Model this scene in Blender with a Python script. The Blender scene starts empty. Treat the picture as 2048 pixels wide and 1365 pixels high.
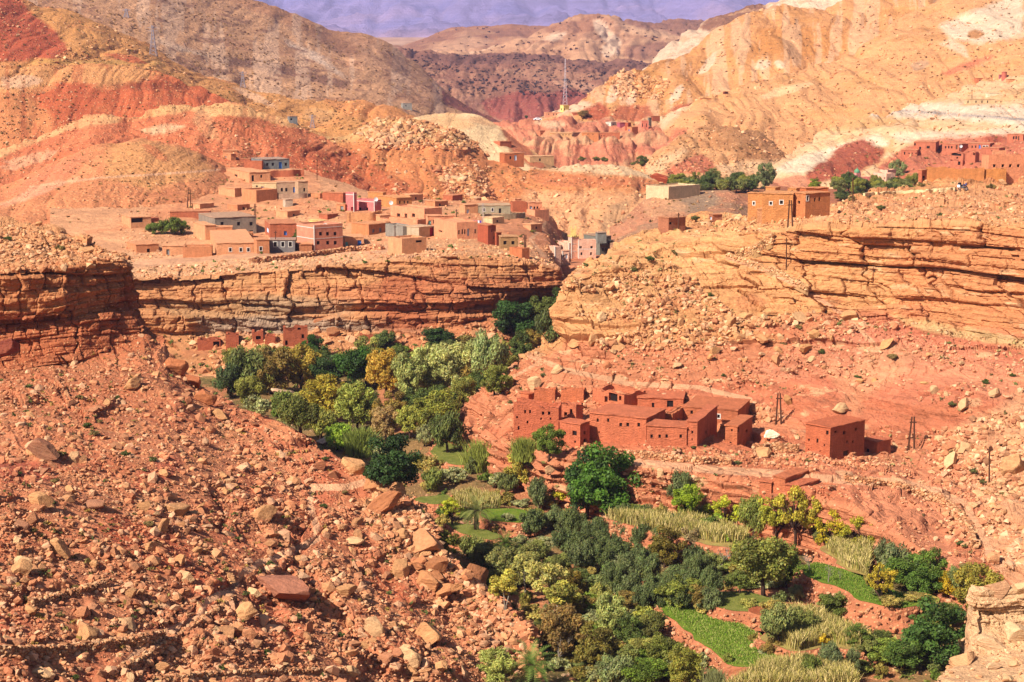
import bpy, math, random
import numpy as np
from mathutils import Vector, Matrix, Euler
sc = bpy.context.scene
COL = sc.collection
random.seed(7); RNG = np.random.default_rng(7)
# ---------------------------------------------------------------- camera
W, H = 2048.0, 1365.0
F = 3400.0; CX, CY = W/2, H/2; HORIZ = 120.0
PITCH = math.atan((CY-HORIZ)/F)
CZ = 0.0
cam = bpy.data.cameras.new('camera'); camo = bpy.data.objects.new('camera', cam); COL.objects.link(camo)
cam.sensor_width = 36; cam.lens = 36*F/W; cam.clip_start = 1; cam.clip_end = 60000
camo.location = (0, 0, CZ); camo.rotation_euler = (math.pi/2-PITCH, 0, 0)
sc.camera = camo
# ---------------------------------------------------------------- light
SUN_AZ = (-0.74, -0.67)      # horizontal direction towards the sun
SUN_EL = math.radians(40)
wd = bpy.data.worlds.new('World'); sc.world = wd; wd.use_nodes = True
nt = wd.node_tree; bg = nt.nodes['Background']
sky = nt.nodes.new('ShaderNodeTexSky'); sky.sky_type = 'NISHITA'; sky.sun_disc = False
sky.sun_elevation = SUN_EL; sky.sun_rotation = math.atan2(SUN_AZ[0], SUN_AZ[1])
nt.links.new(sky.outputs[0], bg.inputs[0]); bg.inputs[1].default_value = 0.052
sl = bpy.data.lights.new('sun', 'SUN'); sl.energy = 4.9; sl.angle = math.radians(0.8); sl.color = (1.0, 0.93, 0.82)
so = bpy.data.objects.new('sun', sl); COL.objects.link(so)
sd = Vector((SUN_AZ[0]*math.cos(SUN_EL), SUN_AZ[1]*math.cos(SUN_EL), math.sin(SUN_EL)))
so.rotation_euler = sd.to_track_quat('Z', 'Y').to_euler()
sc.view_settings.view_transform = 'Standard'; sc.view_settings.look = 'None'
sc.view_settings.exposure = 0.87; sc.view_settings.gamma = 1
sc.cycles.max_bounces = 6; sc.cycles.diffuse_bounces = 2; sc.cycles.transmission_bounces = 2
sc.cycles.volume_bounces = 1; sc.cycles.transparent_max_bounces = 6
# ---------------------------------------------------------------- pixel <-> world
cp, sp = math.cos(PITCH), math.sin(PITCH)
def ray(u, v):
    a = (u-CX)/F; b = (CY-v)/F
    return a, cp+b*sp, -sp+b*cp
def at(u, v, d):
    x, y, z = ray(u, v); t = d/y
    return np.array([x*t, d, CZ+z*t])
def atz(u, v, z):
    x, y, zz = ray(u, v); t = (z-CZ)/zz
    return np.array([x*t, y*t, z])
def proj(P):
    x, y, z = P[..., 0], P[..., 1], P[..., 2]-CZ
    dz = y*cp - z*sp; up = y*sp + z*cp
    return CX+F*x/dz, CY-F*up/dz
# ---------------------------------------------------------------- noise
def _h(ix, iy, iz, seed):
    h = (ix.astype(np.uint32)*np.uint32(374761393) + iy.astype(np.uint32)*np.uint32(668265263)
         + iz.astype(np.uint32)*np.uint32(2147483647) + np.uint32((seed*1274126177) & 0xffffffff))
    h = (h ^ (h >> np.uint32(13)))*np.uint32(1274126177)
    h = h ^ (h >> np.uint32(16))
    return (h & np.uint32(0xffffff)).astype(np.float32)/np.float32(16777216)
def vn(x, y, z, seed=0):
    x = np.asarray(x, np.float32); y = np.asarray(y, np.float32)+0*x; z = np.asarray(z, np.float32)+0*x
    fx, fy, fz = np.floor(x), np.floor(y), np.floor(z)
    ix, iy, iz = fx.astype(np.int32), fy.astype(np.int32), fz.astype(np.int32)
    x = x-fx; y = y-fy; z = z-fz
    x = x*x*(3-2*x); y = y*y*(3-2*y); z = z*z*(3-2*z)
    def c(a, b, cc): return _h(ix+a, iy+b, iz+cc, seed)
    x0 = c(0,0,0)*(1-x)+c(1,0,0)*x; x1 = c(0,1,0)*(1-x)+c(1,1,0)*x
    x2 = c(0,0,1)*(1-x)+c(1,0,1)*x; x3 = c(0,1,1)*(1-x)+c(1,1,1)*x
    return (x0*(1-y)+x1*y)*(1-z)+(x2*(1-y)+x3*y)*z
def fbm(x, y, z, o=4, seed=0, g=0.5):
    s = 0; a = 1; n = 0
    for k in range(o):
        s = s+a*vn(x, y, z, seed+k*17); n += a; a *= g
        x = x*2.03+5.1; y = y*2.03+3.7; z = z*2.03+1.3
    return s/n-0.5
def ridged(x, y, z, o=3, seed=0):
    s = 0; a = 1; n = 0
    for k in range(o):
        s = s+a*(1-np.abs(2*vn(x, y, z, seed+k*13)-1)); n += a; a *= 0.5
        x = x*2.1; y = y*2.1; z = z*2.1
    return s/n
def cell(x, y, z, seed=0):
    x = np.asarray(x, np.float32); y = np.asarray(y, np.float32); z = np.asarray(z, np.float32)
    ix, iy, iz = np.floor(x).astype(np.int32), np.floor(y).astype(np.int32), np.floor(z).astype(np.int32)
    f1 = np.full(x.shape, 9, np.float32); f2 = f1.copy(); rid = np.zeros_like(f1)
    for a in (-1, 0, 1):
        for b in (-1, 0, 1):
            for c in (-1, 0, 1):
                jx, jy, jz = ix+a, iy+b, iz+c
                px = jx+_h(jx, jy, jz, seed); py = jy+_h(jx, jy, jz, seed+1); pz = jz+_h(jx, jy, jz, seed+2)
                dd = (px-x)**2+(py-y)**2+(pz-z)**2
                m = dd < f1
                f2 = np.where(m, f1, np.minimum(f2, dd)); f1 = np.where(m, dd, f1)
                rid = np.where(m, _h(jx, jy, jz, seed+5), rid)
    return np.sqrt(f1), np.sqrt(f2), rid
def ss(a, b, x):
    t = np.clip((x-a)/(b-a), 0, 1); return t*t*(3-2*t)
# ---------------------------------------------------------------- colours
def C(r, g, b, k=1.0):
    f = lambda c: ((c/255+0.055)/1.055)**2.4 if c > 10 else c/255/12.92
    return (f(r)*k, f(g)*k, f(b)*k)
# ---------------------------------------------------------------- object helpers
def tag(o, label=None, cat=None, group=None, kind=None):
    if label: o['label'] = label
    if cat: o['category'] = cat
    if group: o['group'] = group
    if kind: o['kind'] = kind
    return o
def mesh_np(name, V, Q, mat=None, smooth=False, col=None, colname='geo'):
    me = bpy.data.meshes.new(name)
    V = np.ascontiguousarray(V, np.float32); Q = np.ascontiguousarray(Q, np.int32)
    n, k = Q.shape
    me.vertices.add(len(V)); me.vertices.foreach_set('co', V.ravel())
    me.loops.add(n*k); me.loops.foreach_set('vertex_index', Q.ravel())
    me.polygons.add(n); me.polygons.foreach_set('loop_start', np.arange(0, n*k, k, dtype=np.int32))
    me.polygons.foreach_set('use_smooth', np.full(n, smooth))
    me.update(calc_edges=True)
    if col is not None:
        at_ = me.attributes.new(colname, 'FLOAT_COLOR', 'POINT')
        c4 = np.ones((len(V), 4), np.float32); c4[:, :3] = col
        at_.data.foreach_set('color', c4.ravel())
    if mat: me.materials.append(mat)
    return me
def obj(name, me, parent=None, loc=None):
    o = bpy.data.objects.new(name, me); COL.objects.link(o)
    if parent is not None: o.parent = parent
    if loc is not None: o.location = loc
    return o
def empty(name, loc, rz=0, scale=1):
    o = bpy.data.objects.new(name, None); COL.objects.link(o); o.location = loc
    o.rotation_euler = (0, 0, rz); o.scale = (scale,)*3 if not hasattr(scale, '__len__') else scale
    o.empty_display_size = 0.3
    return o
class MB:
    def __init__(s): s.v = []; s.f = []
    def quad(s, a, b, c, d):
        i = len(s.v); s.v += [tuple(a), tuple(b), tuple(c), tuple(d)]; s.f.append((i, i+1, i+2, i+3))
    def box(s, o, ex, ey, ez):
        o, ex, ey, ez = map(np.array, (o, ex, ey, ez)); i = len(s.v)
        P = [o, o+ex, o+ex+ey, o+ey, o+ez, o+ex+ez, o+ex+ey+ez, o+ey+ez]
        s.v += [tuple(p) for p in P]
        s.f += [tuple(i+k for k in f) for f in ((3,2,1,0), (4,5,6,7), (0,1,5,4), (1,2,6,5), (2,3,7,6), (3,0,4,7))]
    def tube(s, pts, rad, n=5):
        i0 = len(s.v); pts = [Vector(p) for p in pts]
        for k, p in enumerate(pts):
            t = (pts[min(k+1, len(pts)-1)]-pts[max(k-1, 0)]).normalized()
            a = t.orthogonal().normalized(); b = t.cross(a)
            for j in range(n):
                q = p+(a*math.cos(2*math.pi*j/n)+b*math.sin(2*math.pi*j/n))*rad[k]
                s.v.append(tuple(q))
        for k in range(len(pts)-1):
            for j in range(n):
                a, b = i0+k*n+j, i0+k*n+(j+1) % n
                s.f.append((a, b, b+n, a+n))
        s.f.append(tuple(i0+j for j in reversed(range(n)))); s.f.append(tuple(i0+(len(pts)-1)*n+j for j in range(n)))
    def me(s, name, mat, smooth=False):
        m = bpy.data.meshes.new(name); m.from_pydata([tuple(map(float, p)) for p in s.v], [], s.f)
        if smooth: m.polygons.foreach_set('use_smooth', [True]*len(m.polygons))
        if mat: m.materials.append(mat)
        m.update(); return m
# ---------------------------------------------------------------- materials
def newmat(name, rough=0.9):
    m = bpy.data.materials.new(name); m.use_nodes = True
    b = m.node_tree.nodes['Principled BSDF']; b.inputs['Roughness'].default_value = rough
    b.inputs['Specular IOR Level'].default_value = 0.15
    return m, m.node_tree, b
class N:
    def __init__(s, nt): s.nt = nt
    def node(s, t, **k):
        n = s.nt.nodes.new(t)
        for a, b in k.items(): setattr(n, a, b)
        return n
    def put(s, inp, v):
        if hasattr(v, 'is_linked') or isinstance(v, bpy.types.NodeSocket): s.nt.links.new(v, inp)
        else: inp.default_value = v
    def noise(s, vec, scale, det=4, rough=0.6, dist=0.0):
        n = s.node('ShaderNodeTexNoise'); s.put(n.inputs['Vector'], vec); n.inputs['Scale'].default_value = scale
        n.inputs['Detail'].default_value = det; n.inputs['Roughness'].default_value = rough; n.inputs['Distortion'].default_value = dist
        return n.outputs['Fac']
    def voro(s, vec, scale, out='Distance', feature='F1'):
        n = s.node('ShaderNodeTexVoronoi', feature=feature); s.put(n.inputs['Vector'], vec); n.inputs['Scale'].default_value = scale
        return n.outputs[out]
    def mapr(s, v, a, b, c, d):
        n = s.node('ShaderNodeMapRange'); s.put(n.inputs[0], v)
        for i, q in enumerate((a, b, c, d)): n.inputs[i+1].default_value = q
        return n.outputs[0]
    def math(s, op, a, b=0.0):
        n = s.node('ShaderNodeMath', operation=op); s.put(n.inputs[0], a); s.put(n.inputs[1], b); return n.outputs[0]
    def mix(s, fac, a, b, mode='MIX'):
        n = s.node('ShaderNodeMix', data_type='RGBA', blend_type=mode)
        s.put(n.inputs[0], fac)
        for i, q in ((6, a), (7, b)):
            if isinstance(q, tuple) and len(q) == 3: q = q+(1,)
            s.put(n.inputs[i], q)
        return n.outputs[2]
    def vscale(s, v, xyz):
        n = s.node('ShaderNodeVectorMath', operation='MULTIPLY'); s.put(n.inputs[0], v); n.inputs[1].default_value = xyz; return n.outputs[0]
    def val(s, sock, f):     # multiply a colour by a grey factor
        c = s.node('ShaderNodeCombineColor'); 
        for i in range(3): s.put(c.inputs[i], f)
        return s.mix(1.0, sock, c.outputs[0], 'MULTIPLY')
def rock_mat(name, cs, bump=0.6, strata=0.35, speck=0.35, far=1.0):
    """rock / scree: pigment attribute, strata, mottling, loose stones. far scales the feature size up for distant hills"""
    m, nt, b = newmat(name, 0.95); n = N(nt)
    geo = n.node('ShaderNodeNewGeometry'); P = geo.outputs['Position']
    a = n.node('ShaderNodeAttribute', attribute_name='geo').outputs['Color']
    big = n.noise(P, 0.05/far, 5, 0.6); mid = n.noise(P, 0.6/far, 6, 0.7); fine = n.noise(P, 4.0/far, 4, 0.7)
    col = n.val(a, n.mapr(big, 0.25, 0.75, 0.86, 1.14))
    col = n.val(col, n.mapr(mid, 0.3, 0.7, 0.80, 1.18))
    col = n.val(col, n.mapr(fine, 0.3, 0.7, 0.84, 1.16))
    sv = n.vscale(P, (0.05/far, 0.05/far, 1.3/far)); st = n.noise(sv, 1.0, 6, 0.75, 0.3)
    col = n.val(col, n.mapr(st, 0.3, 0.7, 1-strata, 1+strata))
    if speck:
        v1 = n.voro(P, 1.4/far, 'Distance'); v1c = n.voro(P, 1.4/far, 'Color')
        sep = n.node('ShaderNodeSeparateColor'); n.put(sep.inputs[0], v1c)
        mask = n.math('MULTIPLY', n.mapr(v1, 0.22, 0.32, 1, 0), n.math('GREATER_THAN', sep.outputs[0], 0.45))
        col = n.mix(n.math('MULTIPLY', mask, speck), col, n.mix(0.55, col, cs+(1,)))
    n.put(b.inputs['Base Color'], col)
    bh = n.math('ADD', n.math('MULTIPLY', mid, 0.9*far), n.math('MULTIPLY', fine, 0.35*far))
    bh = n.math('ADD', bh, n.math('MULTIPLY', st, 0.8*far*(strata > 0.1)))
    if speck: bh = n.math('ADD', bh, n.math('MULTIPLY', n.mapr(v1, 0.1, 0.4, 1, 0), 0.35*far))
    bp = n.node('ShaderNodeBump'); bp.inputs['Strength'].default_value = bump; bp.inputs['Distance'].default_value = 1.0
    n.put(bp.inputs['Height'], bh); n.put(b.inputs['Normal'], bp.outputs[0])
    return m
M_near = rock_mat('scree_rock', C(235,185,130), 0.55, 0.10, 0.6, 0.7)
M_cliff = rock_mat('cliff_rock', C(225,170,120), 0.8, 0.22, 0.0, 0.8)
M_hill = rock_mat('hill_rock', C(235,195,140), 0.6, 0.12, 0.4, 2.0)
M_far = rock_mat('far_hill_rock', C(235,200,160), 0.6, 0.15, 0.3, 5.0)
M_mount = rock_mat('mountain_rock', C(200,170,150), 0.8, 0.3, 0.0, 60.0)
_mc = {}
def plain(name, col, rough=0.9, vary=0.14, scale=1.2, bump=0.0):
    key = (name, col)
    if key in _mc: return _mc[key]
    m, nt, b = newmat(name, rough); n = N(nt)
    P = n.node('ShaderNodeNewGeometry').outputs['Position']
    f = n.noise(P, scale, 6, 0.7); g = n.noise(P, scale*6, 3, 0.7)
    c = n.val(n.val(col+(1,), n.mapr(f, 0.3, 0.7, 1-vary, 1+vary)), n.mapr(g, 0.3, 0.7, 1-vary*0.7, 1+vary*0.7))
    n.put(b.inputs['Base Color'], c)
    if bump:
        bp = n.node('ShaderNodeBump'); bp.inputs['Strength'].default_value = bump; bp.inputs['Distance'].default_value = 0.3
        n.put(bp.inputs['Height'], n.math('ADD', f, n.math('MULTIPLY', g, 0.5))); n.put(b.inputs['Normal'], bp.outputs[0])
    _mc[key] = m; return m
# ================================================================ TERRAIN
def grade(c):
    c = np.asarray(c, np.float32); l = c@np.array([.35, .5, .15], np.float32); c = c*.90+l[..., None]*.10
    c = c*np.array([1.03, .96, .86], np.float32); yel = np.clip(c[..., 1]/(c[..., 0]+1e-4)-.42, 0, 1)*np.clip(1-c[..., 2]/(c[..., 1]+1e-4), 0, 1); c[..., 1] *= 1-.35*yel; c[..., 2] *= 1+.25*yel; c[..., 1] += .045*np.clip(c[..., 0]-c[..., 1]*1.6, 0, 1)
    return c
SH = {}          # sheet name -> dict(P, N, uv, obj, w)
def row_interp(row, us, sig, du):
    r = [t if len(t) == 4 else (t[0], t[1], t[2], None) for t in row]
    xs = [t[0] for t in r]; d = np.interp(us, xs, [t[2] for t in r])
    if r[0][3] is not None: z = np.interp(us, xs, [t[3] for t in r]); mode = 'z'
    else: z = np.interp(us, xs, [t[1] for t in r]); mode = 'v'
    if sig > 0:
        k = int(3*sig/du)+1; g = np.exp(-0.5*(np.arange(-k, k+1)*du/sig)**2); g /= g.sum()
        sm = lambda a: np.convolve(np.pad(a, k, mode='edge'), g, mode='valid')
        z = sm(z); d = sm(d)
    a = (us-CX)/F
    if mode == 'v':
        b = (CY-z)/F; yy = cp+b*sp; t = d/yy
        return np.stack([a*t, d, CZ+(-sp+b*cp)*t], -1)
    # z given: solve b
    q = (z-CZ)/d; b = (q*cp+sp)/(cp-q*sp); yy = cp+b*sp; t = d/yy
    return np.stack([a*t, d, z], -1)
def pip(u, v, poly):
    ins = np.zeros(u.shape, bool); n = len(poly)
    for i in range(n):
        x0, y0 = poly[i]; x1, y1 = poly[(i+1) % n]
        if y0 == y1: continue
        c = ((y0 > v) != (y1 > v)) & (u < (x1-x0)*(v-y0)/(y1-y0)+x0)
        ins ^= c
    return ins
def paint(colr, Pw, ops, fs=1.0):
    u, v = proj(Pw); x, y, z = Pw[..., 0]/fs, Pw[..., 1]/fs, Pw[..., 2]/fs
    n1 = fbm(x/7, y/7, z/3, 4, 91); n2 = fbm(x/7+50, y/7, z/3, 4, 92); n3 = fbm(x/2.2, y/2.2, z/1.2, 3, 93)
    for op in ops:
        k = op[0]
        if k == 'p':
            _, poly, c, st, jit = op
            m = 0; uu = u+n1*jit*5; vv = v+n2*jit*3+n3*jit*2
            for ox, oy in ((-1.3, 0), (1.3, 0.2), (0, -.8), (0.2, .8), (-.6, -.5), (.6, .5), (-.5, .4), (.5, -.4)):
                m = m+pip(uu+ox*jit, vv+oy*jit, poly).astype(np.float32)
            m = m/8*st
        elif k == 'e':
            _, (eu, ev, ru, rv, ang), c, st = op
            ca, sa = math.cos(math.radians(ang)), math.sin(math.radians(ang))
            du, dv = u-eu, v-ev; p = (du*ca+dv*sa)/ru; q = (-du*sa+dv*ca)/rv
            r = np.sqrt(p*p+q*q)+n1*1.3+n3*0.7
            m = ss(1.15, 0.75, r)*st
        elif k == 'z':
            _, z0, z1, c, st = op
            zz = Pw[..., 2]+n1*6+n3*1.5
            m = ss(z0-0.7, z0+0.7, zz)*ss(z1+0.7, z1-0.7, zz)*st
        elif k == 'n':      # noise patches
            _, sc_, th, c, st = op
            m = ss(th, th+0.08, fbm(Pw[..., 0]/sc_, Pw[..., 1]/sc_, Pw[..., 2]/(sc_*0.4), 5, int(sc_*7)))*st
        elif k == 's':      # down-slope streaks
            _, su, th, c, st = op
            q = fbm(u/su, v/(su*6), u*0, 3, int(su*3)+5)
            m = ss(th, th+0.06, q+n3*0.1)*st
        m = m[..., None]
        colr[:] = colr*(1-m)+np.array(c, np.float32)*m
def disp_fn(x, y, z, cw, p):
    fs = p.get('fs', 1.0)
    out = 0
    sa = p.get('slope', 0.8); X, Y, Z = x/fs, y/fs, z/fs
    s = fbm(X/14, Y/14, Z/14, 5, 3)*2.2 + fbm(X/2.5, Y/2.5, Z/2.5, 4, 4)*0.7
    if p.get('gully'):
        gx = X/p['gully']; wob = fbm(X/30, Y/30, Z/30, 3, 8)*1.6
        s = s-(ridged(gx+wob, Y/(p['gully']*5), Z*0, 4, 6)**1.5-0.4)*p.get('gdepth', 3.0)*1.6
    out = s*sa*fs*(1-cw)
    if p.get('rill'):
        wb_ = fbm(X/26, Y/26, Z/26, 3, 9)*2.0; s2 = (ridged(Y/15+X/60+wb_, X/70, Z*0, 4, 16)-.5)*p['rill']; out = out+s2*fs*(1-cw)
    if p.get('ledge'):       # small rock ledges breaking through the slope
        lz = Z/1.6+fbm(X/12, Y/12, Z/8, 3, 31)*3
        st = (lz-np.floor(lz)); f1, f2, rid = cell(X/3.2+7, Y/3.2, np.floor(lz)*1.7, 33)
        m = ss(-0.05, 0.15, fbm(X/10, Y/10, Z/5, 3, 32)+p.get('lbias', 0))
        out = out+(ss(0, 0.75, st)*1.0*(0.4+rid)-ss(0.75, 1, st)*1.0*(0.4+rid)-0.3*ss(0.12, 0.0, f2-f1))*m*p['ledge']*fs*(1-cw)
    if np.max(cw) > 0:
        wx = fbm(X/6, Y/6, Z/6, 3, 11); wz = fbm(X/30, Y/30, Z/14, 3, 12)*5+p.get('dip', 0.0)*X
        S = X+0.55*Y+wx*2.2; c = 0
        for hh, ww, amp, sd in ((6.5, 9.0, 2.1, 1), (2.1, 4.6, 1.0, 2), (0.7, 2.3, 0.42, 3)):
            zz = (Z+wz+vn(X/40, Y/40, Z/(hh*1.7), 60+sd)*hh*1.2)/hh
            k = np.floor(zz); fz = zz-k
            q = S/ww+_h(k.astype(np.int32), k.astype(np.int32)*0, k.astype(np.int32)*0, 70+sd)*9+fbm(X/3, Y/3, Z/2, 2, 80+sd)*0.35
            j = np.floor(q); fq = q-j
            def jo(jj): return _h(jj.astype(np.int32), k.astype(np.int32), jj.astype(np.int32)*0, 90+sd)*0.7
            lo = jo(j); left = fq < lo; j2 = np.where(left, j-1, j)
            edge = np.minimum(np.abs(fq-lo), np.minimum(np.abs(fq+1-jo(j-1)), np.abs(1-fq+jo(j+1))))*ww
            rid = _h(j2.astype(np.int32), k.astype(np.int32), j2.astype(np.int32)*0+7, 95+sd)
            lay = _h(k.astype(np.int32), k.astype(np.int32)*0, k.astype(np.int32)*0, 99+sd)
            mk = ss(-0.25, 0.1, fbm(X/9, Y/9, Z/5, 2, 77+sd))
            c = c+amp*((rid-0.5)*1.0+(lay-0.5)*1.2)-amp*0.32*mk*ss(0.13*ww**.5, 0.0, edge)-amp*0.16*mk*ss(0.10, 0.0, np.minimum(fz, 1-fz))
            c = c+amp*0.3*(0.5-np.abs(fz-0.5))
        c = c+fbm(X/24, Y/24, Z/45, 3, 50)*6.0+fbm(X/1.4, Y/1.4, Z/0.8, 4, 51)*0.8
        out = out+c*p.get('cliff', 1.0)*fs*cw
    return out
PATHS = [([(742,962),(690,975),(625,975),(618,1010),(632,1050),(636,1078),(590,1100),(520,1125),(480,1150),(465,1180),(415,1200),(398,1235),(340,1262),(290,1290),(225,1350)], 7), ([(1180,912),(1300,928),(1430,940),(1560,948),(1700,962),(1800,965),(1880,985),(1930,1010),(1960,1060),(1985,1120),(2048,1180)], 8),
 ([(1455,515),(1540,545),(1620,585),(1700,640),(1760,700)], 4), ([(1060,712),(1130,740),(1260,768),(1400,776),(1500,800)], 5), ([(340,1364),(440,1352),(560,1349),(720,1346)], 4), ([(0,1302),(120,1296),(260,1278),(330,1262)], 6), ([(270,530),(330,524),(420,516),(520,507),(600,504),(700,500),(770,499)], 6), ([(1085,720),(1000,770)], 3), ([(1090,515),(1060,480),(1090,450),(1095,430)], 3), ([(60,374),(200,356),(330,348),(440,340)], 2)]
def path_mask(u, v, grow=0.0):
    m = np.zeros(u.shape, bool)
    for pts, w in PATHS:
        for (x0, y0), (x1, y1) in zip(pts[:-1], pts[1:]):
            dx, dy = x1-x0, y1-y0; t = np.clip(((u-x0)*dx+(v-y0)*dy)/(dx*dx+dy*dy), 0, 1); m |= ((u-x0-dx*t)**2+(v-y0-dy*t)**2) < (w+grow)**2
    return m
def sheet(name, label, rows, urange, du, dv, base, ops, mat, cw=None, sig=10, smooth=True, minseg=4, maxseg=400, segs=None, **p):
    us = np.arange(urange[0], urange[1]+du, du)
    R = [row_interp(r, us, sig, du) for r in rows]
    parts = []; cws = []; tt = []
    for k in range(len(R)-1):
        v0 = proj(R[k])[1]; v1 = proj(R[k+1])[1]
        n = segs[k] if segs and segs[k] else int(np.clip(np.percentile(np.abs(v1-v0), 80)/dv, minseg, maxseg))
        last = (k == len(R)-2)
        t = np.linspace(0, 1, n+1)[:(n+1 if last else n)][:, None, None]
        if smooth and 0 < k < len(R)-2:
            p0, p1, p2, p3 = R[k-1], R[k], R[k+1], R[k+2]
            lin = p1*(1-t)+p2*t
            m1 = (p2-p0)*0.5; m2 = (p3-p1)*0.5
            her = (2*t**3-3*t*t+1)*p1+(t**3-2*t*t+t)*m1+(-2*t**3+3*t*t)*p2+(t**3-t*t)*m2
            parts.append(lin*0.6+her*0.4)
        else: parts.append(R[k]*(1-t)+R[k+1]*t)
        c0, c1 = (cw[k], cw[k+1]) if cw else (0, 0)
        def cv(c): return np.interp(us, [q[0] for q in c], [q[1] for q in c]) if hasattr(c, '__len__') else np.full(us.shape, float(c))
        cws.append(cv(c0)[None]*(1-t[..., 0])+cv(c1)[None]*t[..., 0])
    P = np.concatenate(parts, 0); CW = np.concatenate(cws, 0)
    def normals(P):
        gu = np.gradient(P, axis=1); gt = np.gradient(P, axis=0)
        n = np.cross(gu, gt); return n/(np.linalg.norm(n, axis=-1, keepdims=True)+1e-9)
    Nn = normals(P)
    if cw is not None:   # smooth displacement direction on cliffs: mostly horizontal
        h = Nn.copy(); h[..., 2] *= 0.35; h /= (np.linalg.norm(h, axis=-1, keepdims=True)+1e-9)
        Dn = Nn*(1-CW[..., None])+h*CW[..., None]
    else: Dn = Nn
    CW = CW*(.35+.65*ss(.985, .88, Nn[..., 2]))
    if p.get('outcrop'):
        fq = p.get('ofs', 20.0); m_ = ss(.03, .11, fbm(P[..., 0]/fq, P[..., 1]/fq, P[..., 2]/(fq*.35), 4, 200))*p['outcrop']; CW = np.maximum(CW, m_)
    D = disp_fn(P[..., 0], P[..., 1], P[..., 2], CW, p)
    env = p.get('env', 1.0)
    P = P+Dn*(D*env)[..., None]
    Nn = normals(P)
    colr = np.zeros(P.shape, np.float32)+np.array(base, np.float32)
    paint(colr, P, ops, p.get('fs', 1.0)); colr = grade(colr)
    if mat in (M_hill, M_far): colr = colr*.97
    pu, pv = proj(P)
    if name in ('rubble_slope', 'ochre_slope', 'village_mesa', 'front_mound'):
        q = path_mask(pu+fbm(P[..., 0]/2, P[..., 1]/2, P[..., 2], 2, 5)*7, pv)[..., None]; colr = np.where(q, grade(np.array(C(232,170,128,K))), colr)
    nt_, nu_ = P.shape[:2]
    idx = np.arange(nt_*nu_).reshape(nt_, nu_)
    Q = np.stack([idx[:-1, :-1], idx[:-1, 1:], idx[1:, 1:], idx[1:, :-1]], -1).reshape(-1, 4)
    me = mesh_np(name, P.reshape(-1, 3), Q, mat, p.get('shade', True), colr.reshape(-1, 3))
    o = obj(name, me); o['kind'] = 'structure'; o['label'] = label
    u, v = proj(P)
    SH[p.get('key', name)] = dict(P=P, N=Nn, u=u, v=v, obj=o, cw=CW, col=colr)
    return o
def ridge(name, label, base, crest, base_col, ops, mat, du=3.0, dv=2.5, convex=0.5, drop=60, back=80, sig=10, low=None, **p):
    lo = min(base[0][0], crest[0][0]); hi = max(base[-1][0], crest[-1][0])
    us = np.arange(lo, hi+1, 10.0)
    B = np.array([[np.interp(u, [q[0] for q in base], [q[k] for q in base]) for k in (1, 2)] for u in us])
    Cc = np.array([[np.interp(u, [q[0] for q in crest], [q[k] for q in crest]) for k in (1, 2)] for u in us])
    zb = CZ-(B[:, 0]-HORIZ)/F*B[:, 1]; zc = CZ-(Cc[:, 0]-HORIZ)/F*Cc[:, 1]
    rows = [[(u, 0, d-25, z-14) for u, d, z in zip(us, B[:, 1], zb)]]
    for t in (0, .25, .5, .75, .92, 1):
        s = (1-convex)*t+convex*math.sin(t*math.pi/2)
        rows.append([(u, 0, d0*(1-t)+d1*t, z0*(1-s)+z1*s) for u, d0, d1, z0, z1 in zip(us, B[:, 1], Cc[:, 1], zb, zc)])
    rows.append([(u, 0, d1+back*0.3, z1-drop*0.2) for u, d1, z1 in zip(us, Cc[:, 1], zc)])
    rows.append([(u, 0, d1+back, z1-drop) for u, d1, z1 in zip(us, Cc[:, 1], zc)])
    return sheet(name, label, rows, (lo, hi), du, dv, base_col, ops, mat, sig=sig, **p)
K = 0.70
ORA = C(226,140,84,K); OCH = C(230,160,98,K); RED = C(190,84,52,K); TAN = C(228,178,122,K); CRM = C(242,208,172,K)
PNK = C(222,128,98,K); BRN = C(176,118,84,K); DRK = C(130,80,62,K); WHT = C(236,224,205,K); GRY = C(168,150,130,K)
SAL = C(228,150,104,K); DRED = C(165,66,44,K); ROSE = C(196,96,82,K); PUR = C(150,98,92,K)
# ---- the whole ground, far beyond everything
Vg = np.array([(-30000, -500, -75), (30000, -500, -75), (30000, 40000, -75), (-30000, 40000, -75)]); 
g = obj('ground', mesh_np('ground', Vg, [(0, 1, 2, 3)], M_far, False, np.array([BRN]*4))); g['kind'] = 'structure'; g['label'] = 'bare desert ground under the hills'
# ---- far
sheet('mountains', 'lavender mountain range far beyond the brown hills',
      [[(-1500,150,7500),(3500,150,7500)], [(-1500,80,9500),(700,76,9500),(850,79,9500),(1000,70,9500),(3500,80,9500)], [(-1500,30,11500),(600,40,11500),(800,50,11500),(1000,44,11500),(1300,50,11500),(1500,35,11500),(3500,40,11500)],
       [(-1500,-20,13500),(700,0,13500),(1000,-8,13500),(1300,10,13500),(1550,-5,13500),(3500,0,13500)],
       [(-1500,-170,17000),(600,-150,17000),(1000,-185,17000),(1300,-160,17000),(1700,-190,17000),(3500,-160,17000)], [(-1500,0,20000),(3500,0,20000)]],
      (-1500, 3500), 6, 2.5, C(132,120,178,.8), [('n', 300, .02, C(104,104,176,.8), .6), ('n', 700, .05, C(170,140,176,.8), .6), ('p', [(-1500,60),(3500,60),(3500,90),(-1500,90)], C(190,150,172,.8), .6, 6)], M_mount, sig=40, fs=90, slope=1.7, gully=6, gdepth=1.0)  # distance haze is also put into the blue and lavender rock colours
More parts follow.
